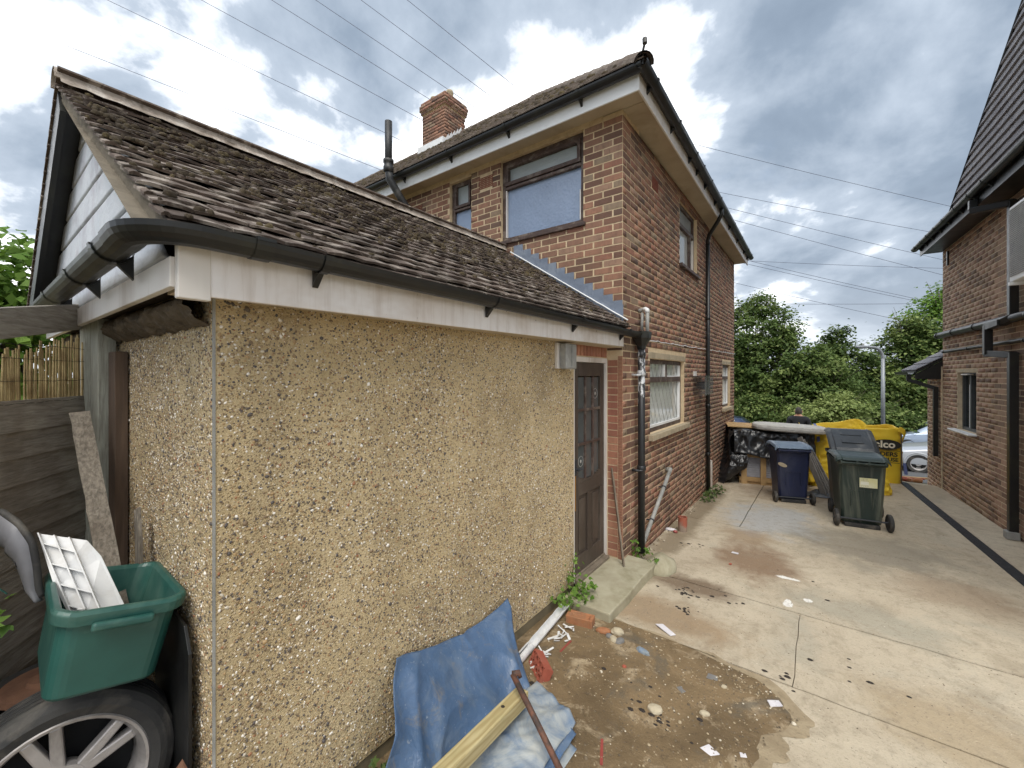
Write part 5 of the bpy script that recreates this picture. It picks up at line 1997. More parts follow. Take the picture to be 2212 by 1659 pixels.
PWd, PDp, PH = 1.12, 0.95, 0.62
for x in (0.03, 0.36, 0.62, 0.92):
    PL(MB().box(x, x + 0.095, -0.022, 0.0, -0.0, PH), 'upright_board', 'pallet_wood', bevel=0.003)
PL(MB().box(0.0, PWd, -0.018 + 0.019, 0.02, PH - 0.09, PH), 'top_rail', 'pallet_wood', bevel=0.003)
PL(MB().box(0.0, PWd, 0.001, 0.02, 0.06, 0.14), 'bottom_rail', 'pallet_wood', bevel=0.003)
mb = MB()
mb.bar((0.66, -0.03, PH - 0.03), (1.05, -0.03, 0.22), 0.018, 0.09, up=(0, 0, 1))
PL(mb, 'brace_board', 'pallet_wood', bevel=0.003)
for y in (0.02, 0.42, 0.82):
    PL(MB().box(0.0, PWd, y + 0.003, y + 0.10, 0.0, 0.06), 'bearer', 'pallet_wood', bevel=0.004)
k = 0
z = 0.143
while z < PH - 0.02:
    PL(MB().box(0.02 + random.uniform(-0.006, 0.006), PWd - 0.02, 0.024 + random.uniform(0, 0.012), PDp, z, z + 0.041), 'paving_slab', 'slab_stack', bevel=0.004)
    z += 0.0455
sheet = thing('black_sheeting', (-1.3, 9.3, PZ), 'crumpled black plastic sheeting draped over the pallet stack', 'plastic sheet', None, prz)


def crumple(p, sc_, amp, off=0.0):
    """flat facets meeting in sharp creases"""
    v = Vector(p) * sc_ + Vector((off, off * 1.3, -off))
    v2 = v + Vector((mnoise.noise(v * 0.7), mnoise.noise(v * 0.7 + Vector((5, 5, 5))), mnoise.noise(v * 0.7 + Vector((9, 2, 4))))) * 0.5
    d, _ = mnoise.voronoi(v2 * 0.8)
    d2, _ = mnoise.voronoi(v2 * 1.9 + Vector((3, 1, 2)))
    return ((d[1] - d[0]) * -0.7 + (d2[1] - d2[0]) * -0.3 + 0.3) * amp


def drape(u, v):
    """a sheet over a box 1.2 x 1.05, 1.05 high; u across, v from the front hem over the top"""
    W0, W1, Y0_, Y1_, ZT = -0.12, 1.22, -0.07, 1.08, 1.03
    hem = 0.60 + 0.025 * math.sin(u * 9 + 0.6) - 0.10 * u
    front = ZT - hem
    total = front + (Y1_ - Y0_) + 0.7
    s = v * total
    x = W0 + (W1 - W0) * u
    flare = 0.0
    if s < front:
        y_ = Y0_ - 0.10 * (1 - s / front) ** 1.5
        z_ = hem + s
    elif s < front + (Y1_ - Y0_):
        y_ = Y0_ + (s - front)
        z_ = ZT + 0.02 * math.sin(u * 9)
    else:
        y_ = Y1_ + 0.05
        z_ = ZT - (s - front - (Y1_ - Y0_))
    edge_ = min(abs(s - front), abs(s - front - (Y1_ - Y0_)))
    c = crumple((x * 1.0, y_, z_), 5.5, 0.11)
    return (x, y_ - c * (0.9 if s < front else 0.2), z_ + c * (0.2 if s < front else 0.5))


o = link('sheet', MB().grid(drape, 90, 110), 'black_sheet', None, smooth=True, solid=0.003)
o.parent = sheet


def drape_side(u, v):
    """the left fall of the sheet down to the ground"""
    y_ = -0.15 + 1.2 * u
    z_ = 1.02 * (1 - v) + 0.01
    x = -0.13 - 0.16 * v ** 1.3 * (1 + 0.5 * math.sin(u * 6)) - 0.05 * math.sin(v * 7 + u * 9)
    c = crumple((x, y_, z_), 4.5, 0.13, 3.0)
    return (x - c * 0.7, y_ - c * 0.3 + (-0.12 * v if u < 0.15 else 0), max(0.006, z_))


o = link('side_fold', MB().grid(drape_side, 60, 50), 'black_sheet', None, smooth=True, solid=0.003)
o.parent = sheet


def drape_front_corner(u, v):
    x = -0.16 + 0.26 * u - 0.14 * v * (1 - u)
    z_ = 0.62 - 0.60 * v * (1 - 0.55 * u)
    y_ = -0.10 - 0.10 * math.sin(PI * v) - 0.08 * v
    c = crumple((x, y_, z_), 6, 0.10, 7.0)
    return (x, y_ - c, max(0.01, z_))


o = link('corner_fold', MB().grid(drape_front_corner, 24, 36), 'black_sheet', None, smooth=True, solid=0.003)
o.parent = sheet
# inner pack that carries the sheet
o = link('inner_stack', MB().box(0.0, 1.10, 0.05, 1.0, 0.625, 0.985), 'slab_stack', None, bevel=0.01)
o.parent = pal
# scrap of sheeting on the ground by the boards
mb = MB().grid(lambda u, v: (-0.22 + 0.42 * u, 8.92 + 0.34 * v, zg(9) + 0.012 + max(0, 0.10 * math.sin(PI * u) * math.sin(PI * v) * (0.6 + crumple((u * 0.5, v * 0.5, 0), 5, 2.0)))), 26, 20)
tag(link('plastic_scrap', mb, 'bin_grey', smooth=True), 'scrap of grey plastic sheet on the concrete between the bins', 'plastic sheet')

# concrete slab and plywood lying on the stack
simple('rough_concrete', rgb(206, 204, 198), rgb(188, 186, 180), 9, 0.95, bump=0.9, dirt=rgb(150, 146, 138), dirt_amt=0.5, bscale=40, bdist=0.012)
mb = MB()
outl = []
for i in range(28):
    a_ = 2 * PI * i / 28
    rx_, ry_ = 0.62, 0.36
    cx_ = math.copysign(abs(math.cos(a_)) ** 0.55, math.cos(a_)) * rx_
    sy_ = math.copysign(abs(math.sin(a_)) ** 0.6, math.sin(a_)) * ry_
    jj = 1 + 0.05 * mnoise.noise(Vector((cx_ * 5, sy_ * 5, 0)))
    outl.append((cx_ * jj, sy_ * jj))
lay = [(0.90, 0.0), (0.985, 0.02), (1.0, 0.06), (0.98, 0.10), (0.93, 0.115)]
vs, fs = [], []
for (f, z_) in lay:
    vs += [(x * f, y * f, z_ + 0.006 * mnoise.noise(Vector((x * 9, y * 9, z_ * 30)))) for x, y in outl]
for i in range(len(lay) - 1):
    for j in range(28):
        fs.append((i * 28 + j, i * 28 + (j + 1) % 28, i * 28 + 28 + (j + 1) % 28, i * 28 + 28 + j))
fs += [tuple(range(28))[::-1], tuple(range((len(lay) - 1) * 28, len(lay) * 28))]
mb.add(vs, fs)
o = tag(link('concrete_slab', mb, 'rough_concrete'), 'thick grey concrete slab lying on top of the black sheeting', 'slab')
o.location = (-0.52, 9.68, PZ + 1.055)
o.rotation_euler = (0, R(2), R(14))
mb = MB().box(-0.52, 0.5, -0.4, 0.42, 0, 0.02)
o = tag(link('plywood_board', mb, 'pallet_wood', bevel=0.002), 'bare orange plywood board on the stack next to the house wall', 'board')
o.location = (-1.12, 9.92, PZ + 1.075)
o.rotation_euler = (0, R(1), R(13))

# boards leaning between the sheeting and the bins
simple('weathered_board', rgb(146, 142, 136), rgb(116, 112, 108), 5, 0.85, bump=0.5, dirt=rgb(78, 74, 70), dirt_amt=0.6)
labs = ['widest of the grey boards leaning beside the blue bin', 'middle grey board of the leaning bundle by the blue bin', 'thin dark board at the edge of the leaning bundle by the bins', 'short pale board poking out above the leaning bundle']
for i in range(4):
    b0 = Vector((0.05 + 0.05 * i, 8.98 + 0.05 * i, zg(9.1) + 0.004))
    b1 = Vector((-0.33 + 0.045 * i, 9.36 + 0.06 * i, 0.84 - 0.05 * i))
    o = MB().bar(b0, b1, (0.10, 0.08, 0.05, 0.06)[i], 0.018, up=(-0.6, -0.8, 0))
    tag(link('leaning_board', o, 'weathered_board', bevel=0.002), labs[i], 'board', 'boards leaning by the bins')

# ------------------------------------------------------------------ yellow bulk bags
simple('bag_yellow', rgb(250, 218, 64), rgb(242, 204, 50), 3, 0.5, bump=0.35, dirt=rgb(206, 160, 50), dirt_amt=0.4, bscale=16, bdist=0.012)
simple('bag_print', rgb(34, 36, 30), rgb(42, 42, 36), 8, 0.6, bump=0.1)
simple('strap_blue', rgb(110, 124, 176), rgb(92, 104, 150), 10, 0.7, bump=0.2)
simple('strap_grey', rgb(110, 96, 72), rgb(90, 80, 64), 10, 0.7, bump=0.2)


def bag_mesh(w, d, h, seed, sag=0.1, amp=0.1, bulge=0.06):
    mb = MB()
    nu, nv = 72, 34

    def f(u, v):
        a_ = u * 2 * PI
        cx_ = math.copysign(abs(math.cos(a_)) ** 0.42, math.cos(a_)) * w / 2
        cy_ = math.copysign(abs(math.sin(a_)) ** 0.42, math.sin(a_)) * d / 2
        b_ = 1 + bulge * math.sin(PI * min(1, v * 1.05))
        top = h - sag * (0.5 + 0.5 * mnoise.noise(Vector((math.cos(a_) * 1.2 + seed, math.sin(a_) * 1.2, 0.3))))
        z_ = v * top
        p = Vector((cx_ * b_, cy_ * b_, z_))
        c = crumple(p, 4.6, amp, seed) * (0.35 + 0.9 * v)
        return (p.x * (1 + c), p.y * (1 + c), z_)
    mb.grid(f, nu, nv)
    return mb


b1 = thing('bulk_bag', g_(0.20, 10.4), 'torn yellow bulk bag heaped with soil behind the bins', 'bag', 'yellow bulk bags on the drive', R(10))
o = link('sack', bag_mesh(1.0, 0.92, 1.14, 2.0, 0.30, 0.42, 0.05), 'bag_yellow', None, smooth=True, solid=0.004)
o.parent = b1
mb = MB().grid(lambda u, v: (-0.46 + 0.92 * u, -0.40 + 0.80 * v, 0.90 + 0.10 * math.sin(PI * u) * math.sin(PI * v) + 0.03 * mnoise.noise(Vector((u * 9, v * 9, 0)))), 36, 36)
o = link('soil_heap', mb, 'dirt', None, smooth=True)
o.parent = b1


def collar(u, v):
    a_ = PI * (0.08 + 0.95 * u)
    r1, r2 = 0.50, 0.44
    x = r1 * math.copysign(abs(math.cos(a_)) ** 0.5, math.cos(a_))
    y_ = r2 * abs(math.sin(a_)) ** 0.5
    z_ = 0.92 + 0.30 * v * (0.8 + 0.35 * math.sin(u * 7)) - 0.22 * max(0, u - 0.75)
    c = crumple((x, y_, z_), 5, 0.12, 5)
    k = 1 + 0.12 * v + c
    return (x * k, y_ * k, z_)


o = link('collar', MB().grid(collar, 60, 16), 'bag_yellow', None, smooth=True, solid=0.004)
o.parent = b1


def flap(u, v):
    x = 0.34 + 0.26 * u + 0.12 * v
    z_ = (0.86 - 0.25 * u) * (1 - v) + 0.015
    y_ = -0.50 - 0.10 * v - 0.06 * math.sin(u * 8 + v * 3)
    c = crumple((x, y_, z_), 5, 0.16, 11)
    return (x + c * 0.3, y_ - c, max(0.008, z_ + 0.03 * mnoise.noise(Vector((u * 12, 0, 0))) * v))


o = link('loose_flap', MB().grid(flap, 36, 50), 'bag_yellow', None, smooth=True, solid=0.003)
o.parent = b1


def flap2(u, v):
    x = -0.62 + 0.30 * u
    z_ = 0.80 * (1 - v) + 0.10
    y_ = -0.46 - 0.07 * math.sin(u * 6 + v * 5)
    c = crumple((x, y_, z_), 5.5, 0.16, 15)
    return (x + c * 0.4, y_ - c, z_)


o = link('loose_flap', MB().grid(flap2, 24, 40), 'bag_yellow', None, smooth=True, solid=0.003)
o.parent = b1
mb = MB()
mb.tube([(-0.33, -0.02, 1.16), (-0.35, -0.28, 1.14), (-0.36, -0.44, 1.0), (-0.35, -0.47, 0.85)], 0.001, 4)
mb = MB().grid(lambda u, v: (-0.36 + 0.045 * u, -0.05 - 0.44 * math.sin(v * PI / 2), 1.18 - 0.36 * (1 - math.cos(v * PI / 2))), 1, 14)
o = link('lifting_strap', mb, 'strap_blue', None, solid=0.004)
o.parent = b1


def text_mesh(txt, size, extrude=0.0008, bold=0.0):
    cu = bpy.data.curves.new('lettering', 'FONT')
    cu.body = txt
    cu.size = size
    cu.align_x = 'LEFT'
    cu.offset = bold
    cu.extrude = extrude
    tmp = bpy.data.objects.new('lettering', cu)
    COL.objects.link(tmp)
    dg = bpy.context.evaluated_depsgraph_get()
    me = bpy.data.meshes.new_from_object(tmp.evaluated_get(dg))
    bpy.data.objects.remove(tmp)
    bpy.data.curves.remove(cu)
    return me


b2 = thing('bulk_bag', g_(0.83, 11.6), 'upright yellow bulk bag with printed black lettering behind the torn bag', 'bag', 'yellow bulk bags on the drive', R(6))
o = link('sack', bag_mesh(0.86, 0.86, 1.16, 9.0, 0.10, 0.08, 0.05), 'bag_yellow', None, smooth=True, solid=0.004)
o.parent = b2
sack2 = o


def on_bag(me, x, z, mat, name):
    me.materials.clear()
    me.materials.append(M[mat])
    o_ = bpy.data.objects.new(name, me)
    COL.objects.link(o_)
    o_.parent = b2
    o_.location = (x, -0.49, z)
    o_.rotation_euler = (R(90), 0, 0)
    return o_


simple('print_white', rgb(236, 232, 214), None, 8, 0.6)
mb = MB()
mb.add([(0.22 * math.cos(2 * PI * i / 40), 0.105 * math.sin(2 * PI * i / 40), 0) for i in range(40)], [tuple(range(40))])
on_bag(mb.mesh('printed_oval'), 0.16, 0.80, 'bag_print', 'printed_oval')
o = on_bag(text_mesh('elco', 0.19, bold=0.006), -0.03, 0.745, 'print_white', 'lettering')
o.location.y -= 0.004
on_bag(text_mesh('DERS', 0.115, bold=0.004), 0.06, 0.575, 'bag_print', 'lettering')
on_bag(text_mesh('OUSE', 0.095, bold=0.003), 0.10, 0.475, 'bag_print', 'lettering')
for z in (0.445, 0.685):
    mb = MB().box(-0.05, 0.36, -0.004, 0.004, -0.0005, 0.0005)
    on_bag(mb.mesh('printed_line'), 0.0, z, 'bag_print', 'printed_line')


def loop(u, v):
    a_ = PI * v
    return (0.34 + 0.10 * math.sin(a_) + 0.03 * u, -0.40 - 0.08 * math.sin(a_) + 0.20 * v, 1.06 - 0.26 * (1 - math.cos(a_)) * 0.5 + 0.10 * u)


o = link('corner_loop', MB().grid(loop, 8, 14), 'bag_yellow', None, smooth=True, solid=0.006)
o.parent = b2
for x in (-0.36, 0.37):
    mb = MB().grid(lambda u, v: (x + 0.025 * u, -0.475 - 0.012 * math.sin(PI * v), 0.05 + 0.98 * v), 1, 10)
    o = link('seam_strap', mb, 'strap_grey', None, solid=0.004)
    o.parent = b2
mb = MB().grid(lambda u, v: (0.40 + 0.05 * u + 0.02 * v, -0.50 - 0.02 * v, 0.46 - 0.22 * v), 2, 8)
o = link('lifting_strap', mb, 'strap_blue', None, solid=0.004)
o.parent = b2


# ------------------------------------------------------------------ things by the garage door
mb = slab_mb(-1.805, -1.365, 3.14, 4.30, 0.14)
mb.v = [(x, y, z - zg(y) + 0.068 + 0.004 * mnoise.noise(Vector((x * 5, y * 5, 1)))) if z > zg(y) - 0.03 else (x, y, zg(y) - 0.08) for (x, y, z) in mb.v]
tag(link('concrete_step', mb, 'step_concrete', bevel=0.012), 'mossy concrete doorstep slab in front of the garage door', 'step')
wlgt = thing('wall_light', (GX, 3.16, 2.06), 'weathered grey bulkhead light box on the pebbledash beside the door', 'lamp')
link('back_plate', MB().box(GX + 0.001, GX + 0.028, 3.03, 3.17, 2.055, 2.275), 'white_paint', wlgt, bevel=0.004)
link('housing', MB().box(GX + 0.029, GX + 0.10, 3.06, 3.245, 2.05, 2.27), 'grey_plastic', wlgt, bevel=0.014, seg=3)
link('cover_rib', MB().box(GX + 0.1003, GX + 0.108, 3.145, 3.165, 2.06, 2.26), 'grey_plastic', wlgt, bevel=0.003)
# lump of cement and collar round the pipe foot
mb = MB()


def lump(c, rx_, ry_, rz_, seed, n=18, m=10, amp=0.18, flat=True):
    mb = MB()
    for i in range(m + 1):
        th = PI * i / m
        for j in range(n):
            ph = 2 * PI * j / n
            p = Vector((math.sin(th) * math.cos(ph), math.sin(th) * math.sin(ph), math.cos(th)))
            k = 1 + amp * mnoise.noise(p * 1.7 + Vector((seed, 0, seed * 2)))  + amp * 0.4 * mnoise.noise(p * 5 + Vector((seed, 3, 0)))
            mb.v.append((c[0] + p.x * rx_ * k, c[1] + p.y * ry_ * k, c[2] + p.z * rz_ * k))
    for i in range(m):
        for j in range(n):
            j2 = (j + 1) % n
            mb.f.append((i * n + j, (i + 1) * n + j, (i + 1) * n + j2, i * n + j2))
    return mb


tag(link('cement_lump', lump((-1.36, 4.42, -0.02), 0.15, 0.22, 0.11, 3.0), 'step_concrete', smooth=True), 'rounded cement lump between the doorstep and the downpipe', 'rubble')
for i, lab in enumerate(['thick thin-slatted timber strip leaning in the door corner', 'slim dark timber strip leaning in the door corner']):
    o = MB().bar((-1.62 + 0.03 * i, HY - 0.10 - 0.05 * i, 0.075), (-1.775 + 0.02 * i, HY - 0.028 - 0.012 * i, 1.02 - 0.08 * i), 0.018, 0.010)
    tag(link('timber_strip', o, 'old_wood'), ['longer grey timber strip leaning in the corner beside the door', 'shorter grey timber strip leaning in the corner beside the door'][i], 'timber', 'timber strips by the door')
pp = thing('waste_pipe', (-1.62, 4.56, 0.05), 'grey plastic waste pipe slanting up the brick wall', 'pipe')
P0, P1 = Vector((-1.60, 4.56, 0.10)), Vector((-1.595, 5.58, 0.74))
link('pipe', MB().tube([P0, P1], 0.024, 10), 'grey_plastic', pp, smooth=True)
link('elbow', MB().tube([P1 - (P1 - P0) * 0.02, P1 + Vector((0, 0.025, 0.02)), P1 + Vector((-0.02, 0.04, 0.015)), P1 + Vector((-0.06, 0.045, 0.0))], 0.028, 10), 'grey_plastic', pp, smooth=True)
for f in (0.3, 0.75):
    c = P0.lerp(P1, f)
    dr_ = (P1 - P0).normalized()
    link('pipe_clip', MB().tube([c - dr_ * 0.008, c + dr_ * 0.008], 0.031, 10).bar(c, c + Vector((-0.065, 0, 0)), 0.012, 0.012), 'dark_metal', pp)
tp = thing('clay_pipe', (-1.47, 5.72, zg(5.72)), 'short stub of rusty red clay pipe standing on the concrete', 'pipe')
t = NT('clay')
spz = t.new('ShaderNodeSeparateXYZ')
t.l.new(t.pos, spz.inputs[0])
col = t.mix(t.step(t.math('ADD', t.math('MULTIPLY', spz.outputs['Z'], 3.0), t.noise(14, 5)), 0.45, 0.75), rgb(150, 132, 116), rgb(158, 90, 70))
t.bump(t.noise(60, 5), 0.3, 0.004)
M['clay'] = t.done(col, 0.85)
z0 = zg(5.72)
link('wall', MB().lathe([(0.056, z0), (0.056, z0 + 0.19), (0.044, z0 + 0.19), (0.044, z0 + 0.01), (0.056, z0)], (-1.47, 5.72, 0), 'Z', 24), 'clay', tp, smooth=False)


def scrap(name, c, sx, sy, sz, rz, mat, label, cat, amp=0.15, tilt=0.0):
    o = link(name, lump((0, 0, 0), sx, sy, sz, c[0] * 7 + c[1] * 3, 10, 6, amp), mat, smooth=False)
    o.location = (c[0], c[1], zg(c[1]) + sz * 0.8 + (c[2] if len(c) > 2 else 0))
    o.rotation_euler = (tilt, 0, rz)
    return tag(o, label, cat)


def sheet_scrap(name, c, w_, d_, rz, mat, label, cat, th=0.006, tilt=0.06):
    mb = MB().prism([(-w_ / 2, -d_ / 2, 0), (w_ / 2 * 0.9, -d_ / 2 * 0.8, 0), (w_ / 2, d_ / 2 * 0.9, 0), (-w_ / 2 * 0.7, d_ / 2, 0)], (0, 0, th))
    o = link(name, mb, mat, bevel=0.001)
    o.location = (c[0], c[1], zg(c[1]) + 0.004 + w_ * abs(math.sin(tilt)) / 2 + (c[2] if len(c) > 2 else 0))
    o.rotation_euler = (0, tilt, rz)
    return tag(o, label, cat)


simple('paper', rgb(226, 222, 224), rgb(206, 202, 206), 12, 0.7, bump=0.2)
simple('blue_wrap', rgb(110, 134, 160), rgb(150, 154, 152), 30, 0.4, bump=0.3)
simple('red_plastic', rgb(158, 74, 68), rgb(140, 64, 58), 10, 0.45)
simple('old_brick', rgb(176, 122, 84), rgb(150, 100, 70), 14, 0.9, bump=0.6, dirt=rgb(120, 110, 90), dirt_amt=0.5, bscale=50)
simple('slate_scrap', rgb(132, 130, 126), rgb(112, 110, 108), 12, 0.7, bump=0.3)
simple('pale_stone', rgb(196, 184, 158), rgb(172, 160, 136), 16, 0.9, bump=0.5)
simple('white_plastic', rgb(232, 232, 230), rgb(216, 216, 216), 8, 0.4, bump=0.08, dirt=rgb(168, 160, 146), dirt_amt=0.4)

# frogged brick, broken piece and stones below the step
bk = thing('loose_brick', (-1.56, 3.0, 0), 'old orange frogged brick lying below the doorstep', 'brick', None, R(12))
mb = MB()
hx, hy, hz = 0.108, 0.05, 0.066
mb.add([(-hx, -hy, 0), (hx, -hy, 0), (hx, hy, 0), (-hx, hy, 0), (-hx, -hy, hz), (hx, -hy, hz), (hx, hy, hz), (-hx, hy, hz),
        (-hx + 0.025, -hy + 0.014, hz), (hx - 0.025, -hy + 0.014, hz), (hx - 0.025, hy - 0.014, hz), (-hx + 0.025, hy - 0.014, hz),
        (-hx + 0.04, -hy + 0.024, hz - 0.018), (hx - 0.04, -hy + 0.024, hz - 0.018), (hx - 0.04, hy - 0.024, hz - 0.018), (-hx + 0.04, hy - 0.024, hz - 0.018)],
       [(0, 3, 2, 1), (0, 1, 5, 4), (1, 2, 6, 5), (2, 3, 7, 6), (3, 0, 4, 7), (4, 5, 9, 8), (5, 6, 10, 9), (6, 7, 11, 10), (7, 4, 8, 11),
        (8, 9, 13, 12), (9, 10, 14, 13), (10, 11, 15, 14), (11, 8, 12, 15), (12, 13, 14, 15)])
o = link('body', mb, 'old_brick', None, bevel=0.004)
o.parent = bk
bk.location.z = zg(3.0) + 0.004
scrap('brick_fragment', (-1.36, 3.0), 0.06, 0.035, 0.022, 0.4, 'old_brick', 'flat broken brick fragment beside the frogged brick', 'brick', 0.1)
scrap('stone', (-1.265, 3.045), 0.05, 0.04, 0.03, 0.2, 'pale_stone', 'largest pale stone in the little heap by the step', 'stone')
scrap('stone', (-1.21, 2.96), 0.045, 0.03, 0.02, 1.2, 'slate_scrap', 'grey slate lump in the little heap by the step', 'stone')
scrap('stone', (-1.255, 2.95), 0.04, 0.028, 0.02, 2.2, 'pale_stone', 'flat buff stone at the front of the little heap by the step', 'stone')
scrap('stone', (-1.30, 2.97), 0.03, 0.025, 0.018, 2.9, 'slate_scrap', 'small dark stone at the left of the little heap by the step', 'stone')
# perforated brick
pbk = thing('perforated_brick', (-1.55, 2.30, 0), 'red perforated brick tipped on edge beside the blue tarpaulin', 'brick', None, R(-38))
bm = bmesh.new()
mb = MB()
hx, hz, dp = 0.105, 0.10, 0.068
# front plate with holes: ring each hole into a grid of quads
cols_, rows_ = 4, 2
cw_, ch_ = 2 * hx / cols_, hz / rows_
for i in range(cols_):
    for j in range(rows_):
        cx_, cz_ = -hx + cw_ * (i + 0.5), ch_ * (j + 0.5)
        outer = []
        inner = []
        for q in range(16):
            a_ = 2 * PI * q / 16 + PI / 16
            ca, sa = math.cos(a_), math.sin(a_)
            m_ = max(abs(ca) / (cw_ / 2), abs(sa) / (ch_ / 2))
            outer.append((cx_ + ca / m_, 0, cz_ + sa / m_))
            inner.append((cx_ + 0.017 * ca, 0, cz_ + 0.017 * sa))
        k = len(mb.v)
        mb.v += outer + inner + [(p[0], 0.055, p[2]) for p in inner]
        for q in range(16):
            q2 = (q + 1) % 16
            mb.f += [(k + q, k + q2, k + 16 + q2, k + 16 + q), (k + 16 + q, k + 16 + q2, k + 32 + q2, k + 32 + q)]
        mb.f.append(tuple(k + 32 + q for q in range(16)))
mb.add([(-hx, 0, 0), (hx, 0, 0), (hx, dp, 0), (-hx, dp, 0), (-hx, 0, hz), (hx, 0, hz), (hx, dp, hz), (-hx, dp, hz)], [(0, 3, 2, 1), (4, 5, 6, 7), (1, 2, 6, 5), (2, 3, 7, 6), (3, 0, 4, 7)])
simple('red_brick', rgb(172, 92, 72), rgb(152, 80, 62), 14, 0.85, bump=0.4, dirt=rgb(140, 110, 96), dirt_amt=0.4)
o = link('body', mb, 'red_brick', None, fix=False)
o.parent = pbk
o.rotation_euler = (R(-28), 0, 0)
pbk.location.z = 0.005

# litter and fragments on the ground
sheet_scrap('tile_fragment', (-0.985, 3.33), 0.16, 0.055, -0.5, 'paper', 'white and brown tile fragment lying beyond the stone heap', 'tile')
scrap('crushed_packet', (-1.03, 2.95), 0.055, 0.028, 0.018, -0.3, 'blue_wrap', 'crumpled blue packet on the damp ground', 'litter', 0.3)
scrap('crushed_packet', (-1.60, 5.64), 0.07, 0.03, 0.02, 0.3, 'paper', 'crumpled white packet against the house wall by the clay pipe', 'litter', 0.3)
scrap('crushed_packet', (-1.53, 5.60), 0.03, 0.025, 0.018, 0.1, 'red_plastic', 'small red end of packet beside the crumpled white packet', 'litter', 0.3)
sheet_scrap('paper_scrap', (-0.80, 5.35), 0.075, 0.05, 0.1, 'paper', 'small pale scrap of paper in the middle of the drive', 'litter', 0.002)
sheet_scrap('tile_fragment', (-0.23, 2.97), 0.085, 0.05, 0.7, 'paper', 'pale triangular tile chip at the edge of the bare concrete', 'tile')
sheet_scrap('paper_scrap', (-0.47, 2.38), 0.085, 0.06, -0.35, 'paper', 'square white card scrap on the damp ground near the camera', 'litter', 0.002)
sheet_scrap('paper_scrap', (-0.33, 2.46), 0.035, 0.03, 0.5, 'paper', 'tiny white scrap beside the square white card', 'litter', 0.002)
sheet_scrap('slate_fragment', (-0.58, 2.98), 0.07, 0.055, 0.2, 'slate_scrap', 'grey slate flake on the damp patch edge', 'slate')
sheet_scrap('slate_fragment', (-0.71, 2.74), 0.05, 0.055, 1.0, 'slate_scrap', 'pale grey slate flake in the middle of the damp patch', 'slate')
scrap('stone', (-0.55, 2.62), 0.03, 0.02, 0.016, 0.4, 'pale_stone', 'cream stone alone on the damp patch', 'stone')
scrap('stone', (-0.50, 2.93), 0.018, 0.015, 0.013, 0.4, 'pale_stone', 'small white pebble beside the grey slate flake', 'stone')
scrap('stone', (-0.79, 2.47), 0.045, 0.04, 0.02, 0.4, 'pale_stone', 'rounded buff stone half sunk in the damp patch', 'stone')
scrap('brick_chip', (-1.08, 2.72), 0.016, 0.013, 0.012, 0.4, 'red_brick', 'small red brick chip in the middle of the damp patch', 'brick')
scrap('brick_chip', (-0.79, 4.98), 0.018, 0.014, 0.012, 0.9, 'red_brick', 'small red brick chip on the drive by the white paint splash', 'brick')
o = tag(link('red_strip', MB().bar((-1.50, 2.735, 0.012), (-1.505, 2.585, 0.008), 0.012, 0.006), 'red_plastic'), 'thin red plastic strip on the ground below the frogged brick', 'litter')
o = tag(link('red_strip', MB().bar((-0.96, 2.10, 0.01), (-0.90, 1.96, 0.01), 0.014, 0.006), 'red_plastic'), 'thin red plastic strip at the bottom edge near the iron bar', 'litter')

# broken white pipe by the wall and its splinters
wp = thing('broken_pipe', (-1.72, 2.6, 0), 'split white plastic pipe lying along the garage wall foot', 'pipe')


def split_pipe(u, v):
    p = Vector((-1.665, 2.22, 0.035)).lerp(Vector((-1.735, 3.10, 0.06)), u)
    wid = 1.0 if u < 0.28 else 0.62 + 0.12 * mnoise.noise(Vector((u * 14, 0, 0)))
    a_ = -PI / 2 + (v - 0.5) * 2 * PI * 0.94 * wid
    return p + Vector((math.cos(a_) * 0.032, 0, math.sin(a_) * 0.032 + 0.0))


link('pipe', MB().grid(split_pipe, 70, 14), 'white_plastic', wp, smooth=True, solid=0.003)
for i in range(34):
    f = random.random()
    c = Vector((-1.60 + 0.07 * f + random.gauss(0, 0.035), 2.36 + 0.66 * f + random.gauss(0, 0.03), 0.012 + random.random() * 0.02))
    a_ = random.random() * PI
    l_ = random.uniform(0.015, 0.045)
    d_ = Vector((math.cos(a_), math.sin(a_), random.uniform(-0.2, 0.3)))
    link('splinter', MB().bar(c - d_ * l_, c + d_ * l_, random.uniform(0.008, 0.018), 0.002, up=(random.uniform(-0.5, 0.5), random.uniform(-0.5, 0.5), 1)), 'white_plastic', wp)

# damp earth and gravel where the slab is missing
mb = MB()
poly_e = [(-1.70, 3.20), (-1.30, 3.24), (-0.95, 3.27), (-0.55, 3.18), (-0.36, 3.16), (-0.24, 3.06), (-0.12, 2.92), (-0.17, 2.78), (-0.27, 2.66), (-0.26, 2.52), (-0.30, 2.36), (-0.42, 2.2), (-0.40, 2.0), (-0.62, 1.7), (-0.55, 1.2), (-0.7, 0.6), (-0.8, 0.1), (-1.0, -0.6)]


def edge_x(y):
    best = None
    for (xa, ya), (xb, yb) in zip(poly_e, poly_e[1:]):
        if min(ya, yb) <= y <= max(ya, yb) and abs(yb - ya) > 1e-6:
            x = xa + (xb - xa) * (y - ya) / (yb - ya)
            best = x if best is None else max(best, x)
    return best if best is not None else -1.2


def damp(u, v):
    y = -0.6 + 3.82 * v
    x0 = -3.35
    x1 = edge_x(y) + 0.035 * mnoise.noise(Vector((y * 6, 1, 0))) + 0.02 * mnoise.noise(Vector((y * 17, 4, 0)))
    x = x0 + (x1 - x0) * u
    e = min(1.0, (1 - u) * 14)
    return (x, y, zg(y) + 0.004 + e * (0.006 + 0.006 * mnoise.noise(Vector((x * 3, y * 3, 0))) + 0.003 * mnoise.noise(Vector((x * 14, y * 14, 5)))))


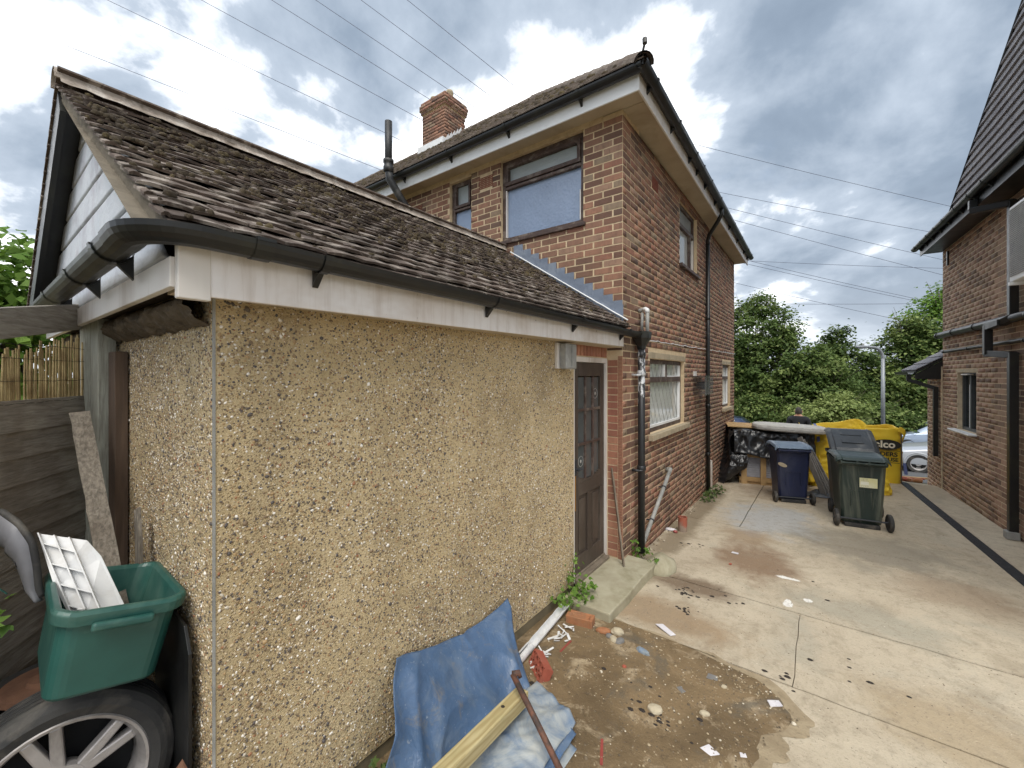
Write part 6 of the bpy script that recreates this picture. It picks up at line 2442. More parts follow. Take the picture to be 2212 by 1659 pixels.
t = NT('damp_earth')
n1 = t.noise(1.6, 8, 0.65, 0.6)
col = t.mix(t.step(n1, 0.36, 0.62), rgb(142, 120, 88), rgb(106, 88, 62))
n2 = t.noise(4.5, 8, 0.7, 0.5, off=(4, 4, 0))
col = t.mix(t.math('MULTIPLY', t.step(n2, 0.54, 0.66), 0.8), col, rgb(186, 168, 138))
n3 = t.noise(2.2, 8, 0.7, 0.5, off=(14, 1, 0))
col = t.mix(t.math('MULTIPLY', t.step(n3, 0.55, 0.65), 0.7), col, rgb(98, 92, 80))
n4 = t.noise(30, 5, 0.7)
col = t.mix(t.math('MULTIPLY', t.step(n4, 0.58, 0.68), 0.6), col, rgb(74, 62, 48))
n5 = t.noise(55, 4, 0.7, off=(3, 3, 3))
col = t.mix(t.math('MULTIPLY', t.step(n5, 0.64, 0.7), 0.6), col, rgb(196, 180, 150))
t.bump(t.math('ADD', t.noise(22, 8, 0.7), t.noise(90, 5, 0.7)), 0.7, 0.012)
M['damp_earth'] = t.done(col, t.math('ADD', 0.55, t.math('MULTIPLY', t.noise(3, 5), 0.4)))


def fringe(u, v):
    x, y, z = damp(u, v)
    y = y + 0.07 * v * (0.4 + mnoise.noise(Vector((x * 5, 3, 1))))
    x = x + (0.10 + 0.09 * mnoise.noise(Vector((y * 4, 7, 0))) + 0.05 * mnoise.noise(Vector((y * 13, 2, 0)))) * u
    return (x, y, zg(y) + 0.0028)


t = NT('dusty_fringe')
n1 = t.noise(5, 5, 0.7, 0.6)
col = t.mix(t.step(n1, 0.36, 0.62), rgb(172, 156, 128), rgb(146, 130, 104))
n4 = t.noise(30, 5, 0.7)
col = t.mix(t.math('MULTIPLY', t.step(n4, 0.56, 0.68), 0.6), col, rgb(104, 92, 76))
t.bump(t.noise(60, 5, 0.7), 0.6, 0.01)
M['dusty_fringe'] = t.done(col, 0.85)
structure('dusty_edge', MB().grid(fringe, 40, 110), 'dusty_fringe', smooth=True)
damp_o = structure('damp_earth', MB().grid(damp, 60, 110), 'damp_earth', smooth=True)
V, F, RN = [], [], []
ex3, ey3, ez3 = Vector((1, 0, 0)), Vector((0, 1, 0)), Vector((0, 0, 1))
n_ = 0
while n_ < 2600:
    y = random.uniform(1.2, 3.2)
    x = random.uniform(-1.75, edge_x(y) + 0.02)
    pz = math.exp(-((x + 0.45) / 0.22) ** 2) * math.exp(-((y - 2.95) / 0.25) ** 2)
    if random.random() > 0.25 + 0.7 * pz + 0.35 * mnoise.noise(Vector((x * 3, y * 3, 9))):
        continue
    s = random.uniform(0.002, 0.006) * (1.8 if random.random() < 0.06 else 1)
    dome(V, F, RN, Vector((x, y, zg(y) + 0.009)), ex3, ey3, ez3, s * 1.2, s, s)
    n_ += 1
for i in range(900):
    y = random.uniform(2.2, 9.0)
    x = random.uniform(-1.6, 1.3)
    s = random.uniform(0.0015, 0.0045)
    dome(V, F, RN, Vector((x, y, zg(y))), ex3, ey3, ez3, s * 1.3, s, s * 0.8)
for i in range(260):
    y = random.uniform(4.6, 10.5)
    s = random.uniform(0.003, 0.010)
    dome(V, F, RN, Vector((HX + 0.02 + abs(random.gauss(0, 0.05)), y, zg(y))), ex3, ey3, ez3, s * 1.3, s, s * 0.8)
mb_g = np_mesh('gravel', np.array([tuple(v) for v in V]), np.array(F), 'gravel', damp_o, RN, True, kind='stuff')
simple('coal_black', rgb(44, 38, 34), rgb(58, 50, 44), 20, 0.9, bump=0.5)
V, F, RN = [], [], []
for (cx_, cy_, n_, sp_) in ((-1.02, 4.05, 26, 0.09), (-0.95, 3.72, 12, 0.05), (-1.28, 5.3, 10, 0.10), (-0.75, 4.2, 6, 0.12), (-0.1, 4.9, 3, 0.2), (-0.75, 2.42, 14, 0.06), (-0.95, 2.55, 8, 0.2), (-1.2, 2.4, 8, 0.2), (0.3, 3.4, 3, 0.3), (-0.2, 3.28, 7, 0.05), (0.1, 3.7, 3, 0.2)):
    for i in range(n_):
        x, y = random.gauss(cx_, sp_), random.gauss(cy_, sp_ * 0.6)
        s = random.uniform(0.004, 0.016)
        dome(V, F, RN, Vector((x, y, zg(y) + (0.008 if y < 3.2 and x < -0.2 else 0))), ex3, ey3, ez3, s * 1.5, s, s * 0.55)
np_mesh('dark_crumbs', np.array([tuple(v) for v in V]), np.array(F), 'coal_black', damp_o, RN, False, kind='stuff')

# ------------------------------------------------------------------ blue tarpaulin, timber and iron bar
t = NT('tarp_blue')
n1 = t.noise(2.5, 7, 0.6, 0.3)
col = t.mix(t.step(n1, 0.35, 0.65), rgb(86, 112, 146), rgb(70, 94, 124))
n2 = t.noise(9, 8, 0.7, 0.6, stretch=(1, 1, 0.5))
col = t.mix(t.math('MULTIPLY', t.step(n2, 0.56, 0.7), 0.6), col, rgb(128, 118, 100))
n3 = t.noise(40, 5, 0.7)
col = t.mix(t.math('MULTIPLY', t.step(n3, 0.62, 0.7), 0.5), col, rgb(170, 176, 180))
n6 = t.noise(5, 6, 0.7, 0.8, off=(1, 2, 3))
col = t.mix(t.math('MULTIPLY', t.step(n6, 0.48, 0.66), 0.45), col, rgb(116, 128, 140))
t.bump(t.math('ADD', t.math('ABSOLUTE', t.math('SUBTRACT', t.noise(4, 5, 0.6, 1.2), 0.5)), t.math('MULTIPLY', t.noise(90, 3), 0.04)), 0.4, 0.04)
M['tarp_blue'] = t.done(col, 0.4, spec=0.5)
t = NT('tarp_inside')
n2 = t.noise(6, 8, 0.7, 0.7)
col = t.mix(t.step(n2, 0.36, 0.68), rgb(106, 126, 150), rgb(176, 178, 172))
t.bump(t.noise(9, 5), 0.4, 0.012)
M['tarp_inside'] = t.done(col, 0.6)
tarp = thing('blue_tarpaulin', (-1.6, 1.8, 0), 'crumpled muddy blue tarpaulin slumped against the pebbledashed wall', 'tarpaulin')


def bil(a, b, c, d, u, v):
    return (a * (1 - u) + b * u) * (1 - v) + (d * (1 - u) + c * u) * v


TL, TR = Vector((-1.795, 1.36, 0.52)), Vector((-1.79, 2.32, 0.37))
BRr, BLl = Vector((-1.42, 2.06, 0.03)), Vector((-1.50, 1.02, 0.02))


def tarp_f(u, v):
    p = bil(TL, TR, BRr, BLl, u, v)
    # the peak at the right end of the top hem
    p.z += 0.05 * max(0, u - 0.75) * 4 * (1 - v) - 0.05 * math.sin(PI * u) * (1 - v)
    out_ = 0.05 * math.sin(PI * v) * (1 - 0.5 * u)
    w_ = mnoise.noise(Vector((p.y * 3, p.z * 3, 4)))
    c = crumple((p.x, p.y * 0.7, p.z * 1.1), 2.4, 0.05, 2.0) + 0.022 * (1 - 2 * abs(math.sin(p.y * 4.2 + p.z * 6 + 2.0 * w_))) * (0.3 + v) + 0.012 * (1 - 2 * abs(math.sin(p.y * 9 - p.z * 12 + 3 * w_)))
    p.x += out_ + c
    p.x = max(p.x, -1.803)
    p.z += 0.2 * c
    return p


link('sheet', MB().grid(tarp_f, 80, 60), 'tarp_blue', tarp, smooth=True, solid=0.002)


def fold(k):
    def f(u, v):
        A, B, C, D = Vector((-1.42, 2.15, 0.07)), Vector((-1.10, 2.06, 0.07)), Vector((-1.10, 1.50, 0.04)), Vector((-1.52, 1.20, 0.05))
        p = bil(A, B, C, D, u, v)
        p.z += 0.012 * (2 - k) + 0.025 * math.sin(PI * u) * math.sin(PI * v) * (1.3 - 0.4 * k)
        p += Vector((0.03 * k * (u), -0.05 * k, -0.03 * k))
        p.z += crumple((p.x, p.y, k), 6, 0.05, k * 3.0) * (0.5 + 0.5 * u)
        if u > 0.86:
            p.z -= (u - 0.86) * 0.5 * (0.4 if k == 0 else 0.2)
        p.z = max(p.z, 0.014 + 0.004 * (2 - k))
        return p
    return f


for k in range(3):
    link('fold', MB().grid(fold(k), 50, 50), 'tarp_inside' if k != 1 else 'tarp_blue', tarp, smooth=True, solid=0.002)

t = NT('treated_timber')
sp3 = t.new('ShaderNodeSeparateXYZ')
tco = t.new('ShaderNodeTexCoord')
wv = t.new('ShaderNodeTexWave', wave_type='RINGS', rings_direction='X')
wv.inputs['Scale'].default_value = 9
wv.inputs['Distortion'].default_value = 5
wv.inputs['Detail'].default_value = 3
mp = t.new('ShaderNodeMapping')
mp.inputs['Scale'].default_value = (0.35, 3, 3)
t.l.new(tco.outputs['Object'], mp.inputs['Vector'])
t.l.new(mp.outputs[0], wv.inputs['Vector'])
col = t.mix(wv.outputs['Fac'], rgb(196, 182, 138), rgb(168, 150, 104))
col = t.mix(t.math('MULTIPLY', t.step(t.noise(6, 6, 0.6), 0.5, 0.7), 0.35), col, rgb(162, 160, 116))
t.bump(wv.outputs['Fac'], 0.15, 0.003)
M['treated_timber'] = t.done(col, 0.65)
ptm = thing('timber_post', (-1.35, 1.8, 0.1), 'pale treated timber post with a knot resting on the blue tarpaulin', 'timber')
T0, T1 = Vector((-1.345, 1.875, 0.20)), Vector((-1.31, 1.20, 0.27))
dT = (T1 - T0).normalized()
o = link('post', MB().box(-0.02, (T1 - T0).length + 0.25, -0.038, 0.038, -0.038, 0.038), 'treated_timber', ptm, bevel=0.006, seg=3)
o.matrix_parent_inverse = Matrix()
o.parent = None
yv = Vector((0, 0, 1)).cross(dT).normalized()
mw = Matrix((dT, yv, dT.cross(yv))).transposed().to_4x4()
o.matrix_basis = Matrix.Translation(T0) @ mw
o.parent = ptm
o.matrix_parent_inverse = world_of(ptm).inverted()
kn = link('knot', MB().lathe([(0.0, 0.0008), (0.010, 0.0006), (0.0115, -0.001)], (0, 0, 0), 'Z', 14), 'coal_black', o)
kn.matrix_parent_inverse = Matrix()
kn.location = (0.17, -0.006, 0.0385)
t = NT('rusty_iron')
col = t.mix(t.step(t.noise(14, 8, 0.7, 0.5), 0.4, 0.62), rgb(76, 66, 62), rgb(128, 88, 70))
t.bump(t.noise(60, 6), 0.4, 0.004)
M['rusty_iron'] = t.done(col, 0.75, 0.35)
ib = thing('iron_bar', (-1.3, 1.8, 0.2), 'rusty iron bar with hooked end leaning across the timber post', 'iron bar')
I0, I1 = Vector((-1.375, 1.84, 0.335)), Vector((-0.95, 1.69, 0.10))
link('bar', MB().tube([I0, I0.lerp(I1, 0.5) + Vector((0, 0, 0.003)), I1], 0.0155, 12), 'rusty_iron', ib, smooth=True)
link('hook', MB().tube([I0, I0 + Vector((0.02, 0.03, 0.0)), I0 + Vector((0.03, 0.03, -0.022))], [0.018, 0.016, 0.012], 10), 'rusty_iron', ib, smooth=True)


# ------------------------------------------------------------------ the fence corner on the left
t = NT('fence_wood')
gr1 = t.noise(7, 7, 0.65, 0.6, stretch=(1, 1, 9))
col = t.mix(t.step(gr1, 0.32, 0.68), rgb(176, 170, 160), rgb(128, 122, 113))
col = t.mix(t.math('MULTIPLY', t.step(t.noise(2.2, 6, 0.6, 0.4, off=(3, 1, 4)), 0.5, 0.68), 0.5), col, rgb(112, 100, 88))
t.bump(t.noise(9, 8, 0.7, 0.5, stretch=(1, 1, 10)), 0.7, 0.006)
M['fence_wood'] = t.done(col, 0.9)
t = NT('post_wood')
gr1 = t.noise(9, 7, 0.65, 0.6, stretch=(9, 9, 0.8))
col = t.mix(t.step(gr1, 0.32, 0.68), rgb(178, 180, 168), rgb(138, 136, 126))
t.bump(t.noise(9, 8, 0.7, 0.5, stretch=(10, 10, 1)), 0.7, 0.006)
M['post_wood'] = t.done(col, 0.9)
simple('brown_timber', rgb(96, 78, 64), rgb(76, 62, 52), 5, 0.9, bump=0.5, stretch=(6, 6, 0.7), dirt=rgb(120, 102, 86), dirt_amt=0.3)
simple('reed', rgb(186, 166, 120), rgb(150, 128, 88), 14, 0.75, bump=0.3, dirt=rgb(110, 86, 52), dirt_amt=0.5)
FA, FB = Vector((-3.50, 0.445, 0)), Vector((-2.05, -0.615, 0))
fd = (FB - FA).normalized()
fnn = Vector((-fd.y, fd.x, 0))
if fnn.dot(Vector((0, 0, 0)) - FA) < 0:
    fnn = -fnn
fence = thing('board_fence', (-3.5, 0.45, 0), 'weathered grey overlap board fence with reed screening above', 'fence')
L_ = (FB - FA).length
z = 0.06
k = 0
while z < 1.78:
    h = 0.135
    a_, b_ = FA + Vector((0, 0, z)), FB + Vector((0, 0, z))
    dz = random.uniform(-0.006, 0.006)
    mb = MB().add([a_ + fnn * 0.016, b_ + fnn * 0.016, b_ + fnn * 0.004 + Vector((0, 0, h + 0.02 + dz)), a_ + fnn * 0.004 + Vector((0, 0, h + 0.02)),
                   a_ + fnn * 0.004, b_ + fnn * 0.004, b_ - fnn * 0.004 + Vector((0, 0, h + 0.02 + dz)), a_ - fnn * 0.004 + Vector((0, 0, h + 0.02))],
                  [(0, 1, 2, 3), (5, 4, 7, 6), (4, 5, 1, 0), (3, 2, 6, 7), (0, 3, 7, 4), (1, 5, 6, 2)])
    link('board', mb, 'fence_wood', fence, bevel=0.003)
    z += 0.128
    k += 1
# reed screen: single canes with wire bindings
cane = []
s = 0.02
top0 = 2.20
while s < L_ - 0.3:
    r_ = random.uniform(0.0035, 0.006)
    cane.append((s, r_))
    s += r_ * 2 + random.uniform(-0.001, 0.004)
    if random.random() < 0.03:
        s += 0.012
for (s, r_) in cane:
    p = FA + fd * s - fnn * 0.004
    tp_ = 2.23 - 0.19 * s + random.uniform(-0.05, 0.02)
    jx = random.uniform(-0.012, 0.012)
    link('reed_cane', MB().tube([p + Vector((0, 0, 1.70)), p + fd * jx * 0.5 + fnn * random.uniform(-0.003, 0.003) + Vector((0, 0, 1.95)), p + fd * jx + Vector((0, 0, tp_))], [r_, r_ * 0.95, r_ * 0.8], 6), 'reed', fence)
for zz_ in (1.86, 1.97, 2.08, 2.15):
    pts = [FA + fd * (0.02 + i * 0.03) + fnn * (0.004 + 0.003 * (i % 2)) + Vector((0, 0, zz_ + 0.006 * mnoise.noise(Vector((i * 0.5, zz_ * 9, 0))))) for i in range(30)]
    link('binding_wire', MB().tube(pts, 0.0013, 5), 'coal_black', fence)
# slanting top board
a_, b_ = Vector((-3.60, 0.50, 2.30)), Vector((-2.75, -0.10, 2.19))
mb = MB()
mb.bar(a_ + Vector((0, 0, 0.07)), b_ + Vector((0, 0, -0.02)), 0.022, 0.145)
link('top_board', mb, 'fence_wood', fence, bevel=0.004)
link('post', MB().obox((-3.50, 0.462, 1.15), fd, fnn, (0, 0, 1), 0.036, 0.03, 1.20), 'post_wood', fence, bevel=0.004)
link('post', MB().obox((-3.365, 0.50, 1.24), (1, 0.15, 0), (-0.15, 1, 0), (0, 0, 1), 0.052, 0.040, 1.26), 'post_wood', fence, bevel=0.004)
link('packing_board', MB().box(-3.27, -3.10, 0.505, 0.56, 0.0, 2.13), 'brown_timber', fence, bevel=0.004)
tag(link('hanging_cable', MB().tube([(-3.62, 0.33, 2.44), (-3.56, 0.36, 2.34), (-3.47, 0.40, 2.27)], 0.005, 6), 'grey_plastic'), 'short grey cable hanging from the gutter to the fence post', 'cable')

# ------------------------------------------------------------------ wheels and tyres
simple('alloy', rgb(186, 182, 180), rgb(160, 156, 154), 7, 0.4, 0.45, bump=0.15, dirt=rgb(92, 86, 82), dirt_amt=0.6)
simple('inside_black', rgb(12, 12, 13), None, 5, 0.9)


def tyre_mb(R_, r_, w_, n=64, tread=True):
    """axis X; R_ outer, r_ bead radius, w_ width"""
    h = w_ / 2
    prof = [(r_, -h * 0.82), (r_ + 0.012, -h * 0.92), (r_ + (R_ - r_) * 0.45, -h), (R_ - 0.03, -h * 0.93), (R_ - 0.008, -h * 0.8), (R_, -h * 0.62)]
    if tread:
        for f in (-0.45, -0.15, 0.15, 0.45):
            prof += [(R_, h * (f - 0.04)), (R_ - 0.007, h * (f - 0.03)), (R_ - 0.007, h * (f + 0.03)), (R_, h * (f + 0.04))]
    prof += [(R_, h * 0.62), (R_ - 0.008, h * 0.8), (R_ - 0.03, h * 0.93), (r_ + (R_ - r_) * 0.45, h), (r_ + 0.012, h * 0.92), (r_, h * 0.82), (r_ - 0.0, h * 0.5), (r_, -h * 0.5)]
    return MB().lathe(prof, (0, 0, 0), 'X', n, close=True)


def rim_parts(r_, w_, spokes, twin, L, parent, detail=True):
    h = w_ / 2
    mb = MB().lathe([(r_ * 1.01, h * 0.80), (r_ * 1.05, h * 0.90), (r_ * 1.03, h * 0.96), (r_ * 0.99, h * 0.94), (r_ * 0.94, h * 0.70), (r_ * 0.90, h * 0.45), (r_ * 0.86, -h * 0.4), (r_ * 0.93, -h * 0.85), (r_, -h * 0.85), (r_ * 0.98, 0)], (0, 0, 0), 'X', 48, close=True)
    rim = L(mb, 'rim', 'alloy', parent, smooth=False)
    L(MB().lathe([(0.0, -h * 0.3), (r_ * 0.86, -h * 0.3)], (0, 0, 0), 'X', 24), 'rim_back', 'inside_black', rim)
    for i in range(spokes):
        a0 = 2 * PI * i / spokes + 0.35
        for da in ((-0.13, 0.13) if twin else (0,)):
            mb = MB()
            a1 = a0 + da
            i0 = Vector((h * 0.52, 0.22 * r_ * math.cos(a0 + da * 0.9), 0.22 * r_ * math.sin(a0 + da * 0.9)))
            i1 = Vector((h * 0.56, 0.92 * r_ * math.cos(a1 * 1.0 + da * 0.35), 0.92 * r_ * math.sin(a1 + da * 0.35)))
            dd = (i1 - i0).normalized()
            sv_ = Vector((1, 0, 0)).cross(dd)
            w0, w1 = (0.085 * r_, 0.075 * r_) if twin else (0.16 * r_, 0.10 * r_)
            vs = [i0 + sv_ * w0, i0 - sv_ * w0, i1 - sv_ * w1, i1 + sv_ * w1]
            vs2 = [v + Vector((-0.045 * (r_ / 0.22), 0, 0)) for v in vs]
            mid_ = [v + Vector((0.004, 0, 0)) for v in vs]
            mb.add(vs + vs2, [(0, 3, 2, 1), (4, 5, 6, 7), (0, 1, 5, 4), (1, 2, 6, 5), (2, 3, 7, 6), (3, 0, 4, 7)])
            L(mb, 'spoke', 'alloy', rim, bevel=0.006 * r_ / 0.22)
    hb = MB().lathe([(0.0, h * 0.60), (r_ * 0.13, h * 0.60), (r_ * 0.16, h * 0.56), (r_ * 0.30, h * 0.54), (r_ * 0.32, h * 0.30), (r_ * 0.30, 0)], (0, 0, 0), 'X', 24)
    hub = L(hb, 'hub', 'alloy', rim)
    for i in range(5):
        a_ = 2 * PI * i / 5
        L(MB().lathe([(0.0, h * 0.551), (r_ * 0.04, h * 0.551)], (0, r_ * 0.22 * math.cos(a_), r_ * 0.22 * math.sin(a_)), 'X', 8), 'bolt_hole', 'inside_black', rim)
    return rim


def under(t_):
    def L(mb, name, mat, parent=None, **kw):
        o = link(name, mb, mat, None, **kw)
        o.parent = parent or t_
        return o
    return L


whl = thing('alloy_wheel', (-2.27, 0.225, 0.49), 'scuffed silver alloy car wheel with black tyre standing under the green box', 'wheel')
whl.rotation_euler = (R(12), R(-6), R(-8))
L = under(whl)
L(tyre_mb(0.325, 0.232, 0.21), 'tyre', 'rubber', smooth=False)
rim_parts(0.232, 0.21, 5, True, L, whl)
for (zc_, dx, lab, vis) in ((0.11, 0.0, 'black tyre lying flat on the ground at the bottom of the tyre stack', 1), (0.325, 0.01, 'black tyre lying in the middle of the stack by the fence', 1), (0.54, -0.01, 'black tyre lying on top of the stack by the fence', 1)):
    ty = thing('tyre', (-2.72 + dx, 0.235, zc_), lab, 'tyre', 'tyres stacked by the fence')
    ty.rotation_euler = (0, R(90), 0.4 * zc_)
    under(ty)(tyre_mb(0.27, 0.18, 0.205, 48), 'carcass', 'rubber', smooth=False)
o = tag(link('tyre', tyre_mb(0.28, 0.19, 0.20, 40), 'rubber'), 'black tyre lying flat under the alloy wheel', 'tyre', 'tyres stacked by the fence')
o.rotation_euler = (0, R(90), 0)
o.location = (-2.20, 0.24, 0.105)
simple('rust', rgb(132, 96, 74), rgb(104, 74, 58), 12, 0.95, bump=0.6)
o = tag(link('rusty_disc', MB().lathe([(0.0, 0.03), (0.05, 0.035), (0.06, 0.02), (0.14, 0.02), (0.145, 0.0), (0.0, 0.0)], (0, 0, 0), 'Z', 28), 'rust', smooth=False), 'rusty brown disc lying on top of the tyre stack', 'disc')
o.location = (-2.72, 0.22, 0.648)

# ------------------------------------------------------------------ green recycling box and what is in it
simple('box_green', rgb(40, 88, 80), rgb(32, 74, 68), 5, 0.38, bump=0.08, dirt=rgb(96, 124, 112), dirt_amt=0.5)
bxc = thing('recycling_box', (-2.29, 0.315, 0.865), 'dark green plastic recycling box balanced on the car wheel', 'box')
bxc.rotation_euler = (R(-12), R(-3), R(-3))
L = under(bxc)
hx, hy, hh = 0.285, 0.178, 0.30
secs = []


def rr(hx_, hy_, z_, c=0.05, n=5):
    pts = []
    for (sx, sy_, a0) in ((1, 1, 0), (-1, 1, PI / 2), (-1, -1, PI), (1, -1, 3 * PI / 2)):
        for i in range(n + 1):
            a_ = a0 + (PI / 2) * i / n
            pts.append((sx * (hx_ - c) + c * math.cos(a_), sy_ * (hy_ - c) + c * math.sin(a_), z_))
    return pts


def rim_z(p, z_, amt=0.018):
    # the rim dips along the short sides
    return (p[0], p[1], z_ - amt * math.cos(p[1] / hy * PI / 2) * max(0, abs(p[0]) / hx - 0.8) * 5)


rings = [rr(hx - 0.045, hy - 0.038, 0.0, 0.04), rr(hx - 0.035, hy - 0.028, 0.012, 0.05), rr(hx - 0.018, hy - 0.014, hh - 0.055, 0.055), rr(hx - 0.016, hy - 0.012, hh - 0.05, 0.055), rr(hx + 0.004, hy + 0.006, hh - 0.048, 0.06),
         rr(hx + 0.008, hy + 0.010, hh - 0.012, 0.06), rr(hx + 0.002, hy + 0.004, hh, 0.058), rr(hx - 0.014, hy - 0.012, hh, 0.05), rr(hx - 0.022, hy - 0.02, hh - 0.015, 0.05), rr(hx - 0.055, hy - 0.048, 0.02, 0.045)]
mb = MB()
m_ = len(rings[0])
for rg in rings:
    mb.v += [rim_z(p, p[2]) if p[2] > 0.2 else p for p in rg]
for i in range(len(rings) - 1):
    for j in range(m_):
        j2 = (j + 1) % m_
        mb.f.append((i * m_ + j, i * m_ + j2, (i + 1) * m_ + j2, (i + 1) * m_ + j))
mb.f.append(tuple(range(m_))[::-1])
mb.f.append(tuple((len(rings) - 1) * m_ + j for j in range(m_)))
bxo = L(mb, 'body', 'box_green', smooth=False, bevel=0.003)
L(MB().box(hx + 0.004, hx + 0.030, -0.085, 0.085, hh - 0.075, hh - 0.045), 'handle', 'box_green', bxo, bevel=0.010, seg=3)
L(MB().box(-hx - 0.030, -hx - 0.004, -0.085, 0.085, hh - 0.075, hh - 0.045), 'handle', 'box_green', bxo, bevel=0.010, seg=3)
t = NT('murky_water')
M['murky_water'] = t.done(rgb(52, 62, 34), 0.05, spec=0.6)
mb = MB()
mb.add([(p[0], p[1], 0.13) for p in rr(hx - 0.045, hy - 0.04, 0.13, 0.045)], [tuple(range(m_))])
L(mb, 'stagnant_water', 'murky_water', bxo)

t = NT('plank_wood')
gr1 = t.noise(10, 5, 0.65, 0.5, stretch=(8, 8, 0.9))
col = t.mix(t.step(gr1, 0.34, 0.66), rgb(146, 137, 124), rgb(94, 87, 78))
col = t.mix(t.math('MULTIPLY', t.step(t.noise(7, 5, 0.6, 0.4, off=(3, 1, 4)), 0.5, 0.68), 0.5), col, rgb(84, 72, 60))
t.bump(t.noise(10, 5, 0.7, 0.5, stretch=(10, 10, 1)), 0.8, 0.006)
M['plank_wood'] = t.done(col, 0.9)
plank = MB()
p0, p1 = Vector((-2.47, 0.42, 0.90)), Vector((-3.14, 0.375, 1.80))
nrm = (p1 - p0).normalized()
sv_ = nrm.cross(Vector((0.6, -0.1, 0.75))).normalized()
nv_ = sv_.cross(nrm)
prev = None
N = 16
for i in range(N + 1):
    c = p0.lerp(p1, i / N)
    for q, (sx, nz) in enumerate(((-1, -1), (1, -1), (1, 1), (-1, 1))):
        wv_ = 0.038 * (1 + 0.10 * mnoise.noise(Vector((i * 0.7, sx * 3, 0))) * (2.0 if sx < 0 else 0.6))
        plank.v.append(tuple(c + sv_ * sx * wv_ + nv_ * nz * 0.010 + nrm * (0.03 * mnoise.noise(Vector((sx * 5, 0, 2))) if i == N else 0)))
for i in range(N):
    for q in range(4):
        q2 = (q + 1) % 4
        plank.f.append((i * 4 + q, i * 4 + q2, i * 4 + 4 + q2, i * 4 + 4 + q))
plank.f += [(3, 2, 1, 0), (N * 4, N * 4 + 1, N * 4 + 2, N * 4 + 3)]
tag(link('plank', plank, 'plank_wood'), 'long split grey plank standing in the green box and leaning on the fence', 'plank')
mb = MB().prism([(-2.62, 0.50, 0.96), (-2.55, 0.50, 0.96), (-2.575, 0.50, 1.24), (-2.61, 0.50, 1.37), (-2.625, 0.50, 1.30), (-2.66, 0.50, 1.35)], (0, 0.016, 0))
tag(link('plank', mb, 'plank_wood', bevel=0.002), 'short jagged plank standing in the back of the green box', 'plank')
# white moulded plastic piece
wpl = thing('broken_moulding', (-2.4, 0.27, 1.1), 'broken white ribbed plastic panel sticking out of the green box', 'plastic panel')
A_, B_, C_, D_ = Vector((-2.53, 0.185, 1.36)), Vector((-2.45, 0.315, 1.31)), Vector((-2.30, 0.42, 1.00)), Vector((-2.28, 0.275, 0.99))
ux = (B_ - A_)
vx = (D_ - A_)
nz_ = ux.cross(vx).normalized()
if nz_.z < 0:
    nz_ = -nz_
mb = MB().prism([A_, B_, B_.lerp(C_, 0.2) + ux * 0.12, C_, D_, A_.lerp(D_, 0.5) - ux * 0.1], nz_ * 0.004)
link('panel', mb, 'white_plastic', wpl, bevel=0.001)
for f in (0.05, 0.36, 0.66):
    mb = MB().bar(A_ + ux * f + nz_ * 0.014, A_ + ux * f + vx * 0.95 + nz_ * 0.012, 0.004, 0.028, up=nz_)
    link('rib', mb, 'white_plastic', wpl)
for f in (0.1, 0.3, 0.5, 0.7, 0.88):
    mb = MB().bar(A_ + vx * f + ux * 0.04 + nz_ * 0.011, A_ + vx * (f + 0.05) + ux * 0.66 + nz_ * 0.012, 0.004, 0.020, up=nz_)
    link('rib', mb, 'white_plastic', wpl)
mb = MB()
pts = [A_ + vx * 0.72 + ux * 0.3 + nz_ * 0.03 + ux * 0.10 * math.cos(i * 1.1) + nz_ * 0.012 * math.sin(i * 1.1) + vx * (0.018 * i / 3) for i in range(34)]
link('coiled_cable', mb.tube(pts, 0.004, 6), 'white_plastic', wpl, smooth=True)
# grey curved trim
ctr = thing('wheel_arch_trim', (-2.5, 0.1, 1.2), 'grey curved plastic wheel arch trim hooked over the green box', 'car trim')
simple('trim_grey', rgb(118, 118, 122), rgb(102, 102, 106), 6, 0.45, bump=0.08, dirt=rgb(96, 94, 92), dirt_amt=0.4)
path = [Vector(p) for p in ((-2.78, -0.10, 1.46), (-2.66, 0.02, 1.48), (-2.57, 0.095, 1.465), (-2.50, 0.135, 1.42), (-2.46, 0.165, 1.35), (-2.445, 0.175, 1.26), (-2.44, 0.18, 1.17), (-2.43, 0.19, 1.12))]
wid = [0.13, 0.125, 0.12, 0.11, 0.10, 0.08, 0.06, 0.03]


def arch(u, v):
    f = u * (len(path) - 1)
    i = min(int(f), len(path) - 2)
    p = path[i].lerp(path[i + 1], f - i)
    w_ = wid[i] + (wid[i + 1] - wid[i]) * (f - i)
    inn = Vector((-0.20, -0.15, -0.55)).normalized() if u < 0.45 else Vector((-0.25 - 0.5 * (u - 0.45), -0.25, -0.55 + 0.9 * (u - 0.45))).normalized()
    bow = Vector((0.9, -0.5, 0.25)).normalized() * 0.03 * math.sin(PI * v)
    return p + inn * w_ * v + bow


